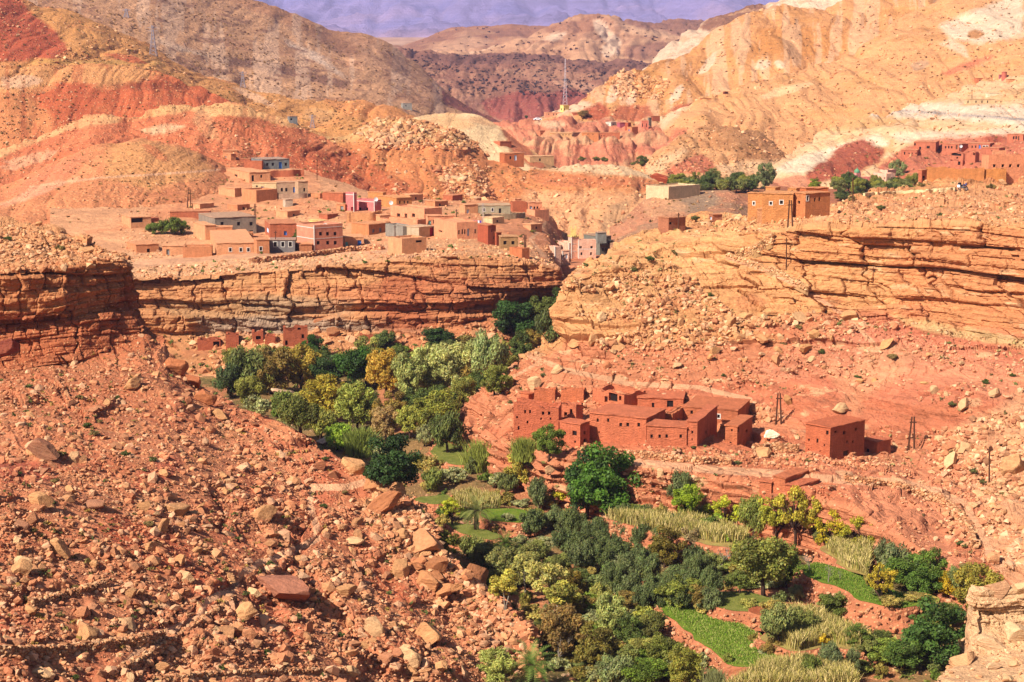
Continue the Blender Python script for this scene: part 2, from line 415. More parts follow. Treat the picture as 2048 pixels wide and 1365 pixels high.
sheet('far_plain', 'flat tan plain at the foot of the mountains',
      [[(-1500,150,3300),(3500,150,3300)], [(-1500,82,5200),(3500,82,5200)], [(-1500,76,7500),(3500,76,7500)], [(-1500,75,9800),(3500,75,9800)]], (-1500, 3500), 12, 3, C(200,150,105,K), [('n', 120, .0, C(225,180,140,K), .7)], M_far, fs=8, slope=.3)
FARS = dict(fs=5.0, slope=1.0)
ridge('mesa_hill', 'flat topped brown mesa behind the pale peak', [(700,112,2650),(1000,110,2700),(1700,120,2700)],
      [(700,100,3100),(790,95,3200),(835,86,3200),(880,66,3200),(905,57,3200),(950,53,3200),(1080,52,3200),(1200,58,3200),(1700,62,3200)],
      C(176,116,84,K), [('p',[(780,100),(900,62),(1060,58),(1060,72),(900,80),(830,100)],C(160,104,78,K),.8,2),('n',60,.02,C(205,150,110,K),.6),('p',[(840,105),(930,72),(1000,85),(900,110)],C(222,172,132,K),.6,4)], M_far, du=2.5, dv=1.5, convex=.7, fs=5, slope=.6, gully=9, gdepth=1.5)
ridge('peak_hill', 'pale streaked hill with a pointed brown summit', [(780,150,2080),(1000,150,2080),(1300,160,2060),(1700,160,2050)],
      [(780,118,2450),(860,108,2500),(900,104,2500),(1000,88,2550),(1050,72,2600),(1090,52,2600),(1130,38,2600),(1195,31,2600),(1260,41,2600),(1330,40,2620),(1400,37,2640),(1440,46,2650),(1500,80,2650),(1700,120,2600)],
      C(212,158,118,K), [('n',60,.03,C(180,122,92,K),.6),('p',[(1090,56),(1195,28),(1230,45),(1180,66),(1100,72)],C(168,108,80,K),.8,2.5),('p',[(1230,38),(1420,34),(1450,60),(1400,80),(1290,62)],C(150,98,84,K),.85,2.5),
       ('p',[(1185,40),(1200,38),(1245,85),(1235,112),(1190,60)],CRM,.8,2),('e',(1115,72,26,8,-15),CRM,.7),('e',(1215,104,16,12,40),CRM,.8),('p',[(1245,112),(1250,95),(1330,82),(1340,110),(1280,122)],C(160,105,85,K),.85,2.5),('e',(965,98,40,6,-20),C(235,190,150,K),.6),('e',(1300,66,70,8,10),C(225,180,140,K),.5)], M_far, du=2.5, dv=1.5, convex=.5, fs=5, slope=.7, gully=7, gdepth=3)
ridge('dark_hill', 'purple brown hill dotted with dark bushes', [(700,265,1500),(900,268,1480),(1000,262,1480),(1100,252,1480),(1700,262,1480)],
      [(700,120,2000),(760,106,2000),(800,92,2000),(850,98,2000),(960,104,2000),(1080,104,2000),(1150,114,1980),(1280,126,1950),(1350,116,1900),(1420,122,1900),(1700,140,1850)],
      C(160,104,86,K), [('n',40,.02,C(188,132,104,K),.7),('p',[(820,110),(1080,104),(1340,124),(1340,140),(1080,122),(900,135)],C(128,82,76,K),.75,3),
       ('p',[(960,205),(1040,182),(1100,188),(1130,178),(1170,188),(1200,200),(1160,240),(1040,250),(980,235)],C(168,76,70,K),.92,3),('e',(1060,150,60,10,5),C(195,140,112,K),.5),('e',(1160,172,60,8,8),C(210,160,130,K),.5)], M_far, du=2.0, dv=1.5, convex=.6, fs=4, slope=.6, gully=6, gdepth=3.2)
ridge('brown_ridge', 'long grey brown ridge with pale eroded streaks', [(-400,60,1050),(300,140,1080),(500,220,1090),(700,230,1090),(860,258,1090),(960,285,1080),(1080,300,1060)],
      [(-400,-170,1500),(0,-110,1500),(300,-50,1500),(490,0,1520),(530,8,1530),(600,34,1550),(680,66,1560),(730,69,1560),(770,82,1560),(850,140,1540),(900,190,1500),(960,222,1450),(1020,245,1400),(1080,268,1350)],
      C(205,150,108,K), [('n',34,.03,C(178,122,90,K),.7),('p',[(380,-20),(520,0),(700,66),(760,80),(700,110),(560,40)],C(190,128,90,K),.75,5),
       ('p',[(420,112),(520,120),(620,140),(700,165),(690,178),(560,150),(430,125)],C(120,78,68,K),.8,4),('p',[(560,75),(640,110),(700,160),(660,140),(590,100)],C(222,196,172,K),.75,4),('p',[(300,75),(420,110),(440,120),(330,95)],C(222,190,160,K),.7,4),
       ('p',[(680,60),(760,85),(850,150),(900,200),(860,215),(800,170),(720,110)],C(205,150,115,K),.5,5),('p',[(860,170),(905,190),(1000,240),(1000,255),(930,225),(880,205)],C(140,62,58,K),.9,3),('s',22,.06,C(226,184,150,K),.6),('n',18,.12,C(140,92,74,K),.7),('e',(800,130,40,16,35),C(135,88,72,K),.6),('e',(670,90,60,16,30),C(150,100,78,K),.6)], M_far, du=2.0, dv=1.6, convex=.25, drop=90, back=120, fs=2.6, slope=.35, gully=8, gdepth=2.6)
ridge('cream_ridge', 'cream ridge with a dark brown top behind the orange hill', [(1240,160,1200),(1400,150,1200),(1800,120,1220)],
      [(1240,160,1400),(1285,138,1400),(1310,112,1410),(1340,90,1420),(1380,64,1440),(1410,48,1450),(1440,26,1460),(1480,15,1470),(1520,8,1480),(1600,-12,1500),(1800,-60,1500)],
      CRM, [('p',[(1395,55),(1440,20),(1530,-5),(1530,40),(1480,50),(1420,64)],C(140,82,66,K),.9,2.5),('n',20,.08,C(215,165,120,K),.6)], M_far, du=2.2, dv=1.6, fs=3, slope=.8, gully=6, gdepth=2)
ridge('orange_hill', 'large orange hill behind the radio mast', [(960,262,930),(1100,242,925),(1250,246,920),(1400,262,910),(1700,262,900),(2500,200,900)],
      [(960,262,960),(1030,250,960),(1060,238,960),(1100,221,965),(1130,210,975),(1150,206,980),(1200,171,1000),(1240,139,1020),(1300,127,1040),(1400,88,1080),(1450,50,1100),(1500,24,1120),(1560,9,1130),(1620,20,1130),(1680,10,1140),(1740,-15,1150),(2048,-120,1200),(2500,-220,1250)],
      C(226,154,94,K), [('n',26,.03,C(214,142,74,K),.6),('p',[(1185,175),(1240,135),(1310,140),(1340,170),(1320,195),(1260,190),(1210,185)],C(205,135,62,K),.85,4),('p',[(1520,60),(1600,50),(1690,60),(1700,100),(1620,120),(1500,110)],C(208,132,62,K),.8,5),
       ('p',[(1000,255),(1100,215),(1170,200),(1200,215),(1100,235)],CRM,.8,4),('s',13,.03,CRM,.35),('e',(1225,190,10,22,20),CRM,.85),('e',(1262,200,9,20,20),CRM,.8),('e',(1355,185,8,22,35),CRM,.9),('e',(1415,130,8,24,35),CRM,.8),('e',(1525,130,18,12,0),CRM,.8),('e',(1560,132,12,10,20),CRM,.8),
       ('p',[(1170,215),(1200,205),(1225,222),(1210,245),(1165,238)],C(190,78,52,K),.92,3),('p',[(1215,240),(1240,212),(1300,210),(1310,230),(1280,246)],C(196,90,60,K),.85,3),('p',[(1320,238),(1350,212),(1400,205),(1360,235)],C(190,84,58,K),.85,3)], M_hill, du=2.0, dv=1.6, convex=.45, drop=90, back=120, fs=2.2, slope=.55, gully=9, gdepth=3.6)
ridge('grooved_hill', 'long orange slope below the summit with pale clay scars', [(1240,332,790),(1300,306,800),(1400,285,805),(1500,300,800),(1560,335,790),(1700,320,780),(2048,230,780),(2500,130,780)],
      [(1240,318,860),(1300,270,880),(1340,233,890),(1400,190,900),(1480,160,910),(1600,132,930),(1700,108,950),(1750,75,970),(1800,42,990),(1850,12,1000),(1900,-10,1010),(2048,-60,1040),(2500,-180,1080)],
      C(230,162,106,K), [('n',22,.03,C(222,156,88,K),.5),('n',14,.14,C(190,128,74,K),.6),('p',[(1880,50),(2048,-20),(2048,70),(1960,90),(1900,80)],C(240,222,190,K),.8,5),('p',[(1880,88),(1900,78),(1930,95),(1940,120)],CRM,.8,3),
       ('p',[(1880,148),(1900,135),(1990,108),(1985,118),(1900,150)],C(214,108,80,K),.8,3),('e',(1840,132,20,10,-20),GRY,.5),('e',(1950,70,16,10,0),C(190,120,60,K),.9),('e',(1560,185,60,8,-15),C(245,205,150,K),.7),('p',[(1290,262),(1350,215),(1390,200),(1330,260)],CRM,.6,4),('p',[(1630,100),(1730,80),(1690,115)],C(170,105,60,K),.5,4),('p',[(1320,290),(1350,256),(1380,262),(1345,290)],C(205,105,78,K),.85,4)], M_hill, du=2.0, dv=1.7, convex=.35, drop=90, back=120, fs=2.0, slope=.6, gully=11, gdepth=4.0)
sheet('far_terrace', 'pink terrace of the farthest hamlet above eroded banks',
      [[(900,0,765,-62),(1620,0,765,-62)], [(900,345,790),(1060,325,790),(1250,335,792),(1400,350,780),(1620,372,760)], [(900,315,805),(1060,288,805),(1100,274,812),(1250,281,815),(1400,312,800),(1620,345,770)],
       [(900,305,830),(1060,268,840),(1250,268,842),(1400,300,830),(1620,340,800)], [(900,268,890),(1020,246,895),(1050,240,898),(1080,236,905),(1250,240,905),(1400,262,890),(1620,300,870)], [(900,262,950),(1250,236,960),(1620,290,900)]],
      (900, 1620), 2.2, 1.6, PNK, [('n',20,.0,C(238,180,130,K),.7),('p',[(1050,262),(1350,266),(1340,288),(1080,284)],C(226,168,120,K),.6,4),('s',9,.02,C(190,100,74,K),.5),('e',(1100,248,40,8,5),C(246,205,160,K),.7)], M_hill, fs=2, slope=.7, gully=5, gdepth=3.6, sig=8)
# ---- left middle hills
ridge('ochre_ridge', 'ochre ridge with a red knob descending from the upper left', [(-400,135,850),(0,128,850),(300,140,860),(400,190,840),(600,270,800),(760,320,770),(1100,350,740)],
      [(-400,-80,1000),(0,-12,980),(60,8,980),(130,24,980),(180,44,985),(300,92,990),(370,132,985),(500,182,960),(600,196,940),(700,194,920),(760,203,900),(850,241,880),(900,262,860),(960,290,840),(1050,330,800),(1100,350,790)],
      C(220,148,80,K), [('n',24,.03,C(228,140,82,K),.5),('n',12,.12,C(165,110,55,K),.6),('p',[(-60,-20),(40,-10),(55,20),(110,60),(140,100),(110,122),(-60,120)],C(192,72,46,K),.93,4),
       ('p',[(640,195),(760,200),(850,240),(900,262),(800,250),(690,230)],C(226,140,78,K),.8,4),('p',[(60,118),(200,122),(330,122),(330,130),(60,128)],C(215,160,80,K),.8,3),('e',(250,118,40,8,10),C(200,80,50,K),.8),('e',(330,90,40,10,30),C(225,170,125,K),.5),('e',(510,195,50,8,25),C(238,190,150,K),.7),('p',[(620,215),(680,225),(650,250),(600,235)],C(225,165,105,K),.7,3)], M_hill, du=2.0, dv=1.7, convex=.4, fs=1.8, slope=.5, gully=9, gdepth=3.4)
ridge('red_hill', 'deep red hill with an ochre shoulder', [(-400,330,700),(0,320,700),(200,300,705),(400,275,705),(600,335,690),(760,405,670),(920,460,650)],
      [(-400,110,760),(0,128,760),(100,134,765),(200,128,770),(300,133,775),(400,171,770),(500,214,760),(560,240,755),(640,284,735),(700,328,720),(760,368,700),(830,402,680),(920,450,670)],
      C(202,92,54,K), [('n',22,.05,C(214,112,66,K),.5),('p',[(-300,120),(120,128),(260,126),(330,150),(230,175),(120,165),(60,190),(-300,200)],C(226,160,98,K),.8,6),('p',[(-300,190),(60,190),(110,240),(90,290),(-300,320)],C(222,142,86,K),.75,8),
       ('e',(40,165,40,14,0),C(240,196,160,K),.6),('p',[(210,165),(400,168),(396,178),(240,180)],C(140,66,40,K),.5,3),('s',16,.08,C(180,72,42,K),.5),('e',(20,130,20,10,0),C(175,100,50,K),.7)], M_hill, du=2.0, dv=1.8, convex=.35, fs=1.5, slope=.45, gully=10, gdepth=3.6)
ridge('cream_mound', 'cream mound with a dark red flank before the hamlet', [(660,340,720),(800,330,720),(1000,335,720),(1130,345,715)],
      [(660,300,800),(780,250,800),(830,234,800),(880,222,805),(940,225,800),(1000,248,790),(1040,282,770),(1075,303,750),(1130,345,735)],
      C(240,206,150,K), [('p',[(1000,250),(1030,262),(1080,300),(1110,340),(1060,335),(1020,300)],C(178,76,48,K),.9,3),('p',[(1045,275),(1080,300),(1110,335),(1100,345),(1060,300)],C(190,150,100,K),.8,2),('p',[(800,240),(900,228),(960,250),(930,262),(820,262)],C(222,160,100,K),.6,5),('n',14,.1,C(222,150,100,K),.5)], M_hill, du=2.0, dv=1.7, fs=1.6, slope=.6, gully=9, gdepth=1.0)
ridge('rocky_orange_hill', 'orange hill with boulders on its crest in the middle of the valley', [(540,385,600),(700,405,575),(800,412,562),(900,424,550),(1000,434,545),(1090,450,540),(1150,490,515),(1200,530,495),(1260,535,480),(1340,500,480),(1440,480,480)],
      [(540,345,640),(620,266,650),(650,263,660),(700,262,670),(740,231,690),(800,236,690),(860,240,690),(900,250,690),(940,268,690),(960,290,680),(985,318,660),(1050,327,640),(1110,324,640),(1150,321,640),(1200,324,640),(1260,330,640),(1310,352,630),(1340,385,600),(1440,440,560)],
      C(224,134,76,K), [('n',20,.02,C(216,120,68,K),.5),('p',[(600,262),(760,225),(960,270),(940,290),(820,290),(760,275),(660,290)],C(226,178,110,K),.85,6),('p',[(760,262),(830,268),(800,292),(740,290)],C(240,200,150,K),.7,4),
       ('p',[(600,290),(700,300),(860,400),(880,440),(700,410),(600,360)],C(190,84,48,K),.8,5),('p',[(1060,335),(1130,318),(1270,328),(1330,360),(1250,352),(1150,345)],C(246,214,160,K),.85,4),('p',[(1050,350),(1160,350),(1300,362),(1340,382),(1200,372),(1080,372)],C(220,122,78,K),.7,5),  # red right-facing flank, its shade put into the darker red
       ('p',[(1050,385),(1300,385),(1400,480),(1200,560),(1060,460)],C(236,170,118,K),.85,8),('p',[(1210,410),(1260,400),(1250,440),(1200,470)],C(178,140,100,K),.7,4),('p',[(860,330),(900,340),(930,380),(900,400)],C(175,86,54,K),.7,4),('e',(820,380,30,20,20),C(205,108,64,K),.7),('e',(930,360,40,16,20),C(235,165,100,K),.6)], M_hill, du=1.8, dv=1.7, convex=.45, fs=1.3, slope=.6, gully=10, gdepth=3.4)
ridge('capped_hill', 'red hill with pale ochre caps above the village', [(-400,410,575),(0,400,575),(200,340,580),(300,340,585),(400,350,575),(500,372,575),(600,378,575),(700,400,565),(760,410,560),(840,420,560),(920,455,560)],
      [(-400,330,640),(0,300,640),(100,264,645),(180,233,650),(235,234,650),(262,242,650),(330,210,655),(430,202,660),(475,205,660),(520,225,655),(590,240,650),(640,265,645),(700,310,635),(760,358,620),(840,402,600),(920,445,590)],
      C(214,112,72,K), [('n',16,.04,C(222,130,84,K),.5),('p',[(-200,345),(0,296),(110,258),(180,230),(245,232),(240,246),(150,256),(60,290),(0,318),(-200,370)],C(236,184,122,K),.7,3),('p',[(250,240),(330,208),(440,200),(500,212),(600,240),(640,262),(560,250),(480,232),(420,236),(380,222),(300,234)],C(234,182,116,K),.75,3),
       ('p',[(280,262),(330,248),(372,252),(340,264),(300,270)],C(240,198,150,K),.8,3),('p',[(395,215),(420,225),(440,280),(410,275),(385,240)],C(226,160,110,K),.7,4),('p',[(430,232),(520,234),(560,262),(500,252)],C(170,80,46,K),.7,3),('p',[(540,260),(700,320),(830,405),(700,405),(560,320)],C(186,80,46,K),.75,5),('e',(60,320,60,12,-15),C(240,180,140,K),.6),('s',14,.1,C(190,90,56,K),.4)], M_hill, du=1.7, dv=1.7, convex=.35, fs=1.2, slope=.5, gully=9, gdepth=3.2, ledge=.8)  # lower right flank is red rock with the slope's shade painted in
ridge('front_mound', 'rounded salmon mound beside the village', [(-400,440,470),(0,450,475),(200,432,485),(300,420,495),(400,395,510),(470,392,530),(560,400,560),(740,440,580)],
      [(-400,360,560),(0,371,560),(100,321,565),(200,286,570),(290,270,575),(350,283,575),(420,308,575),(480,345,580),(560,415,590),(740,460,600)],
      C(224,136,88,K), [('n',16,.03,C(214,116,76,K),.5),('p',[(220,290),(300,276),(400,310),(440,345),(300,380),(200,360)],C(222,156,92,K),.7,7),('p',[(60,350),(180,300),(150,350),(0,400)],C(226,128,92,K),.7,5),('e',(60,390,80,10,-20),C(236,170,140,K),.5),('e',(310,305,30,10,30),C(214,110,66,K),.7)], M_hill, du=1.7, dv=1.7, convex=.5, fs=1.0, slope=.5, gully=10, gdepth=2.4)
# ---- village mesa
sheet('village_mesa', 'sandstone cliff and terrace carrying the main village',
      [[(100,0,336,-68),(450,0,338,-68),(700,0,345,-68),(900,0,350,-68),(1280,0,350,-68)],
       [(100,700,364),(380,700,364),(450,702,362),(550,690,360),(650,700,360),(750,705,362),(800,700,362),(900,695,360),(1000,670,364),(1100,645,370),(1130,645,372),(1280,680,380)],
       [(100,672,369.5),(380,672,369.5),(550,662,369),(700,658,370),(900,655,368),(1000,635,370),(1100,610,375),(1130,612,376),(1280,660,384)],
       [(100,630,367),(380,632,367),(550,620,367),(700,610,368),(900,606,365),(1000,590,366),(1100,580,372),(1125,592,376),(1280,650,388)],
       [(100,562,369),(265,558,369),(400,550,370),(520,540,371),(700,530,371),(850,518,370),(900,512,370),(1000,520,370),(1060,527,371),(1108,540,374),(1126,590,380),(1145,640,384),(1280,690,395)],
       [(100,535,392),(265,534,392),(400,526,394),(520,516,394),(650,511,394),(850,498,390),(950,493,390),(1000,501,388),(1060,513,386),(1108,538,384),(1126,610,388),(1145,660,392),(1280,720,402)],
       [(100,506,425),(265,507,425),(400,513,418),(520,506,420),(650,497,424),(730,493,425),(850,481,428),(950,478,425),(1000,488,415),(1060,507,400),(1108,545,394),(1126,640,396),(1145,690,400),(1280,740,410)],
       [(100,470,455),(265,470,455),(400,472,455),(510,470,455),(600,466,458),(700,462,460),(800,454,460),(900,448,458),(960,446,456),(1040,455,446),(1100,490,430),(1130,570,425),(1280,640,430)],
       [(100,430,480),(265,432,480),(340,432,482),(420,430,485),(500,424,492),(600,408,498),(700,424,485),(800,420,490),(920,428,485),(1000,428,485),(1050,432,480),(1090,452,470),(1130,510,460),(1280,580,450)],
       [(100,395,515),(300,396,515),(400,390,520),(440,386,525),(520,372,535),(620,364,540),(700,388,525),(800,402,520),(920,408,520),(1020,410,515),(1090,430,505),(1130,490,490),(1280,560,480)],
       [(100,375,560),(440,345,560),(520,337,568),(600,336,572),(700,370,555),(800,398,545),(1000,404,540),(1100,428,530),(1130,490,515),(1280,560,500)],
       [(100,0,620,-60),(600,0,620,-55),(1280,0,580,-70)]],
      (100, 1280), 1.7, 1.6, C(230,162,116,K),
      [('p',[(100,552),(1000,508),(1140,545),(1140,720),(100,760)],C(222,150,98,K),1,3),('p',[(100,575),(560,548),(1110,545),(1110,560),(560,566),(100,590)],C(222,160,104,K),.6,4),
       ('p',[(300,605),(520,590),(640,600),(560,640),(380,645)],C(196,152,104,K),.7,6),('p',[(390,640),(550,632),(700,640),(860,640),(860,672),(700,662),(560,668),(390,668)],C(180,158,132,K),.85,5),('p',[(480,600),(560,598),(720,600),(700,630),(500,626)],C(190,160,124,K),.6,6),
       ('p',[(740,560),(1140,540),(1140,720),(840,740),(740,650)],C(200,116,76,K),.7,8),('p',[(760,545),(860,545),(850,600),(880,660),(780,660)],C(188,96,60,K),.7,5),
       ('p',[(250,500),(1010,482),(1000,505),(600,535),(250,560)],C(236,182,134,K),.7,4),('p',[(800,480),(1000,480),(1080,520),(900,510)],C(214,152,104,K),.7,4),('n',14,.06,C(214,124,84,K),.5),('p',[(930,430),(1080,425),(1130,470),(1110,500),(1040,480),(960,445)],C(206,118,82,K),.6,5),('p',[(290,370),(640,340),(640,430),(480,440),(300,440)],C(226,140,96,K),.5,5)],
      M_cliff, cw=[.0,.35,.8,1,1,.15,.1,0,0,0,0,0], sig=7, fs=1.1, cliff=1.1, slope=.9, bw=4.2, minseg=6, shade=False, smooth=False)
sheet('lower_terrace', 'low red terrace under the pink mosque',
      [[(980,0,425,-70),(1400,0,425,-70)], [(980,575,430),(1130,570,430),(1240,565,433),(1400,560,435)], [(980,535,434),(1130,535,434),(1240,530,436),(1400,525,440)], [(980,521,455),(1130,521,455),(1240,518,455),(1400,512,455)], [(980,500,500),(1400,495,505)], [(980,498,540),(1400,495,540)]],
      (980, 1400), 2.2, 1.8, C(214,120,84,K), [('n',10,.0,C(226,150,108,K),.6)], M_cliff, cw=[0,.3,.3,0,0,0], fs=1, slope=.5, sig=6)
# ---- right middle
sheet('oasis_floor', 'river plain with the far line of trees',
      [[(1100,0,470,-75),(1280,0,470,-70),(1360,0,470,-62),(2500,0,470,-62)], [(1100,0,520,-75),(1280,0,520,-66),(1350,0,520,-52),(2500,0,520,-52)], [(1100,0,580,-75),(1280,0,580,-60),(1340,0,580,-45.5),(2500,0,580,-45.5)], [(1100,0,760,-80),(1280,0,760,-70),(1340,0,760,-46),(2500,0,760,-46)]], (1200, 2500), 6, 3, C(190,110,80,K), [('n',18,.0,C(170,120,80,K),.5)], M_hill, slope=.5)
ridge('brown_mound', 'round brown mound between pale clay slopes', [(1230,372,650),(1400,366,650),(1660,372,650)],
      [(1230,372,700),(1275,345,720),(1310,300,740),(1350,262,750),(1400,247,755),(1450,241,755),(1500,249,755),(1540,270,750),(1590,318,730),(1625,350,715),(1660,370,700)],
      C(220,158,104,K), [('n',12,.0,C(190,122,72,K),.6),('p',[(1380,250),(1460,238),(1560,290),(1600,330),(1540,335),(1450,300)],C(185,120,74,K),.6,5),('p',[(1330,335),(1400,308),(1430,325),(1430,348),(1330,350)],C(200,100,74,K),.9,3),('p',[(1260,345),(1380,290),(1360,320),(1290,362)],C(240,200,150,K),.7,5),('p',[(1430,330),(1560,320),(1600,350),(1440,352)],C(238,196,146,K),.7,5)], M_hill, du=1.9, dv=1.7, fs=1.5, slope=.9, gully=8, gdepth=2.4)
ridge('badland_slope', 'cream and blood red clay slope carrying the red hamlet', [(1480,378,610),(1650,368,610),(1850,366,600),(2048,346,590),(2500,320,580)],
      [(1480,350,700),(1560,308,730),(1600,285,750),(1640,258,780),(1700,235,800),(1780,221,810),(1850,203,820),(1950,160,840),(2048,138,850),(2500,60,870)],
      C(240,196,144,K), [('n',18,.03,C(228,168,104,K),.6),('p',[(1620,262),(1700,232),(1790,225),(1790,245),(1700,262),(1660,268)],C(228,172,104,K),.7,4),('p',[(1540,345),(1600,312),(1680,290),(1760,268),(1780,290),(1700,310),(1600,350)],C(244,224,190,K),.8,4),('p',[(1720,215),(1850,208),(2100,215),(2100,262),(1900,238),(1740,232)],C(240,222,196,K),.75,5),
       ('p',[(1610,350),(1650,320),(1690,288),(1725,278),(1770,300),(1760,325),(1700,352),(1620,372)],C(172,68,50,K),.95,3),('p',[(1760,330),(1800,300),(1850,280),(1900,270),(1950,268),(2030,262),(2100,300),(2100,360),(1850,372),(1740,368)],C(204,96,74,K),.9,5),('p',[(1540,362),(1600,348),(1640,368),(1640,380),(1540,378)],C(214,120,92,K),.8,3),('p',[(1780,268),(1900,262),(2048,255),(2048,268),(1900,276),(1800,285)],C(246,222,190,K),.7,4),('e',(1990,278,20,8,0),C(180,74,54,K),.8),('p',[(1720,218),(1722,214),(2100,240),(2100,246)],C(170,160,158,K),.8,.3)], M_hill, du=1.8, dv=1.6, convex=.3, fs=1.5, slope=.8, gully=7, gdepth=3.0)
ridge('grey_mound', 'grey and pink mound under the flat roofed row', [(1220,520,440),(1400,500,440),(1560,480,440)],
      [(1220,455,500),(1290,399,520),(1340,386,530),(1400,377,535),(1465,379,530),(1490,400,525),(1560,440,510)],
      C(206,134,100,K), [('n',10,.0,C(166,132,100,K),.6),('p',[(1350,400),(1420,380),(1440,400),(1400,430),(1340,420)],C(160,136,108,K),.8,4),('p',[(1280,395),(1340,390),(1380,420),(1300,440)],C(232,168,122,K),.7,4)], M_hill, du=1.8, dv=1.7, fs=1, slope=.9)
# ---- right slope
e3 = [(850,874,296),(930,819,292),(1000,757,293),(1060,707,293),(1120,647,293),(1200,642,292),(1300,645,292),(1500,645,293),(1600,635,295),(1700,636,292),(1900,660,285),(2048,690,275),(2500,770,250)]
sheet('ochre_slope', 'bright ochre and red rock slope with the broken cliff along its top',
      [[(850,0,282,-70),(1000,0,256,-70),(1300,0,229,-70),(1500,0,220,-70),(1700,0,206,-70),(1850,0,196,-70),(2048,0,168,-70),(2500,0,128,-70)],
       [(850,882,290),(930,852,284),(1000,882,262),(1100,915,241),(1300,938,233),(1500,968,225),(1700,1018,212),(1850,1108,202),(1960,1178,189),(2048,1250,178),(2500,1600,135)],
       [(850,879,292),(930,838,288),(1000,862,268),(1100,880,254),(1300,890,246),(1500,915,240),(1650,930,232),(1800,990,222),(1900,1060,212),(2048,1150,192),(2500,1450,150)],
       [(850,878,292.5),(930,832,289),(1000,840,276),(1100,830,268),(1300,815,268),(1500,850,262),(1650,880,252),(1800,925,242),(1900,955,234),(2048,1040,214),(2500,1300,170)],
       [(850,876,294),(930,824,290.5),(1000,762,290),(1100,735,283),(1300,735,280),(1500,740,279),(1700,765,272),(1900,800,258),(2048,850,244),(2500,1000,210)],
       e3,
       [(850,873,297),(930,818,293),(1000,755,294),(1060,705,295),(1120,640,295),(1130,570,299),(1200,545,302),(1300,532,306),(1450,545,305),(1600,548,300),(1700,550,296),(1900,560,290),(2048,580,282),(2500,640,256)],
       [(850,872,298),(930,816,295),(1000,753,296),(1060,702,298),(1120,632,299),(1132,556,304),(1160,534,308),(1240,508,316),(1350,488,320),(1440,484,316),(1480,470,311),(1600,462,303),(1700,455,299),(1800,452,296),(1900,450,293),(2048,455,286),(2500,470,262)],
       [(850,876,302),(930,822,300),(1000,758,300),(1060,708,303),(1120,645,304),(1135,566,310),(1160,538,314),(1240,501,326),(1300,472,338),(1400,444,346),(1500,439,350),(1600,437,350),(1680,412,363),(1750,392,380),(1800,389,385),(1850,385,388),(1950,377,400),(2048,372,405),(2500,350,420)],
       [(850,900,308),(930,850,306),(1000,790,306),(1060,740,308),(1120,680,310),(1135,590,316),(1160,555,320),(1240,506,334),(1300,466,348),(1400,446,356),(1500,440,362),(1600,437,362),(1680,414,372),(1750,394,388),(1800,388,393),(1850,366,408),(1950,354,415),(2048,346,430),(2500,300,470)],
       [(850,0,330,-72),(1130,0,345,-72),(1240,0,365,-68),(1500,0,385,-64),(1700,0,410,-62),(1800,0,430,-60),(1950,0,460,-48),(2048,0,480,-38),(2500,0,530,-38)]],
      (860, 2500), 1.6, 1.7, C(232,158,100,K),
      [('p',[(860,700),(1000,700),(1130,500),(1500,420),(2500,360),(2500,660),(2048,690),(1800,640),(1500,650),(1300,660),(1150,700),(1000,760),(860,800)],C(232,164,104,K),.85,9),
       ('p',[(1150,470),(1500,420),(1560,460),(1500,540),(1300,600),(1120,680)],C(236,174,112,K),.7,8),
       ('p',[(860,790),(1000,730),(1150,690),(1400,690),(1600,680),(1750,640),(2500,700),(2500,1700),(860,1000)],C(220,128,94,K),.8,9),
       ('p',[(1480,655),(1560,640),(1750,620),(1820,640),(2048,700),(2048,740),(1800,680),(1600,690)],C(210,106,84,K),.6,7),('p',[(1780,632),(1850,640),(2100,690),(2100,706),(1850,662)],C(226,200,130,K),.7,3),('p',[(1700,650),(1850,670),(2048,730),(2048,820),(1700,800),(1500,740)],C(224,138,108,K),.6,8),
       ('p',[(920,850),(1100,905),(1500,960),(1700,1010),(1750,930),(1560,860),(1420,880),(1000,860)],C(206,98,66,K),.55,6),('p',[(1100,790),(1500,800),(1600,860),(2000,900),(2048,830),(1900,760),(1400,760)],C(208,104,76,K),.55,10),
       ('p',[(1560,880),(1720,930),(1850,900),(2000,960),(2048,1100),(1900,1150),(1700,1000)],C(226,138,104,K),.55,10),('p',[(1900,860),(2100,760),(2500,900),(2500,1400),(2000,1150),(1960,1000)],C(234,172,126,K),.7,8),
       ('p',[(1480,468),(1700,458),(1800,456),(1740,530),(1600,540),(1490,530)],C(220,140,84,K),.5,4),('p',[(1850,455),(2100,460),(2100,680),(1900,650),(1800,640),(1780,520)],C(216,130,84,K),.6,8),
       ('p',[(1690,400),(1940,380),(2100,360),(2100,440),(1800,445),(1560,450)],C(232,158,112,K),.6,8),('n',7,.1,C(200,112,76,K),.5),('n',3.5,.14,C(244,206,152,K),.5),('p',[(1640,700),(1700,760),(1730,690),(1850,700),(1700,830)],C(236,176,128,K),.35,8)],
      M_cliff, cw=[0,.0,.02,.05,[(0,.25),(1100,.3),(2500,.35)],[(0,.3),(1300,.35),(1600,.8),(2500,.9)],[(0,.4),(1300,.45),(1550,1),(2500,1)],[(0,.35),(1300,.5),(1500,1),(2500,1)],.1,0,0], sig=6, fs=.85, cliff=1.3, outcrop=.7, ofs=17, rill=2.0, slope=.5, bw=3.4, ledge=1.25, lbias=.16, minseg=5, shade=False, smooth=False, segs=None, paths=1)
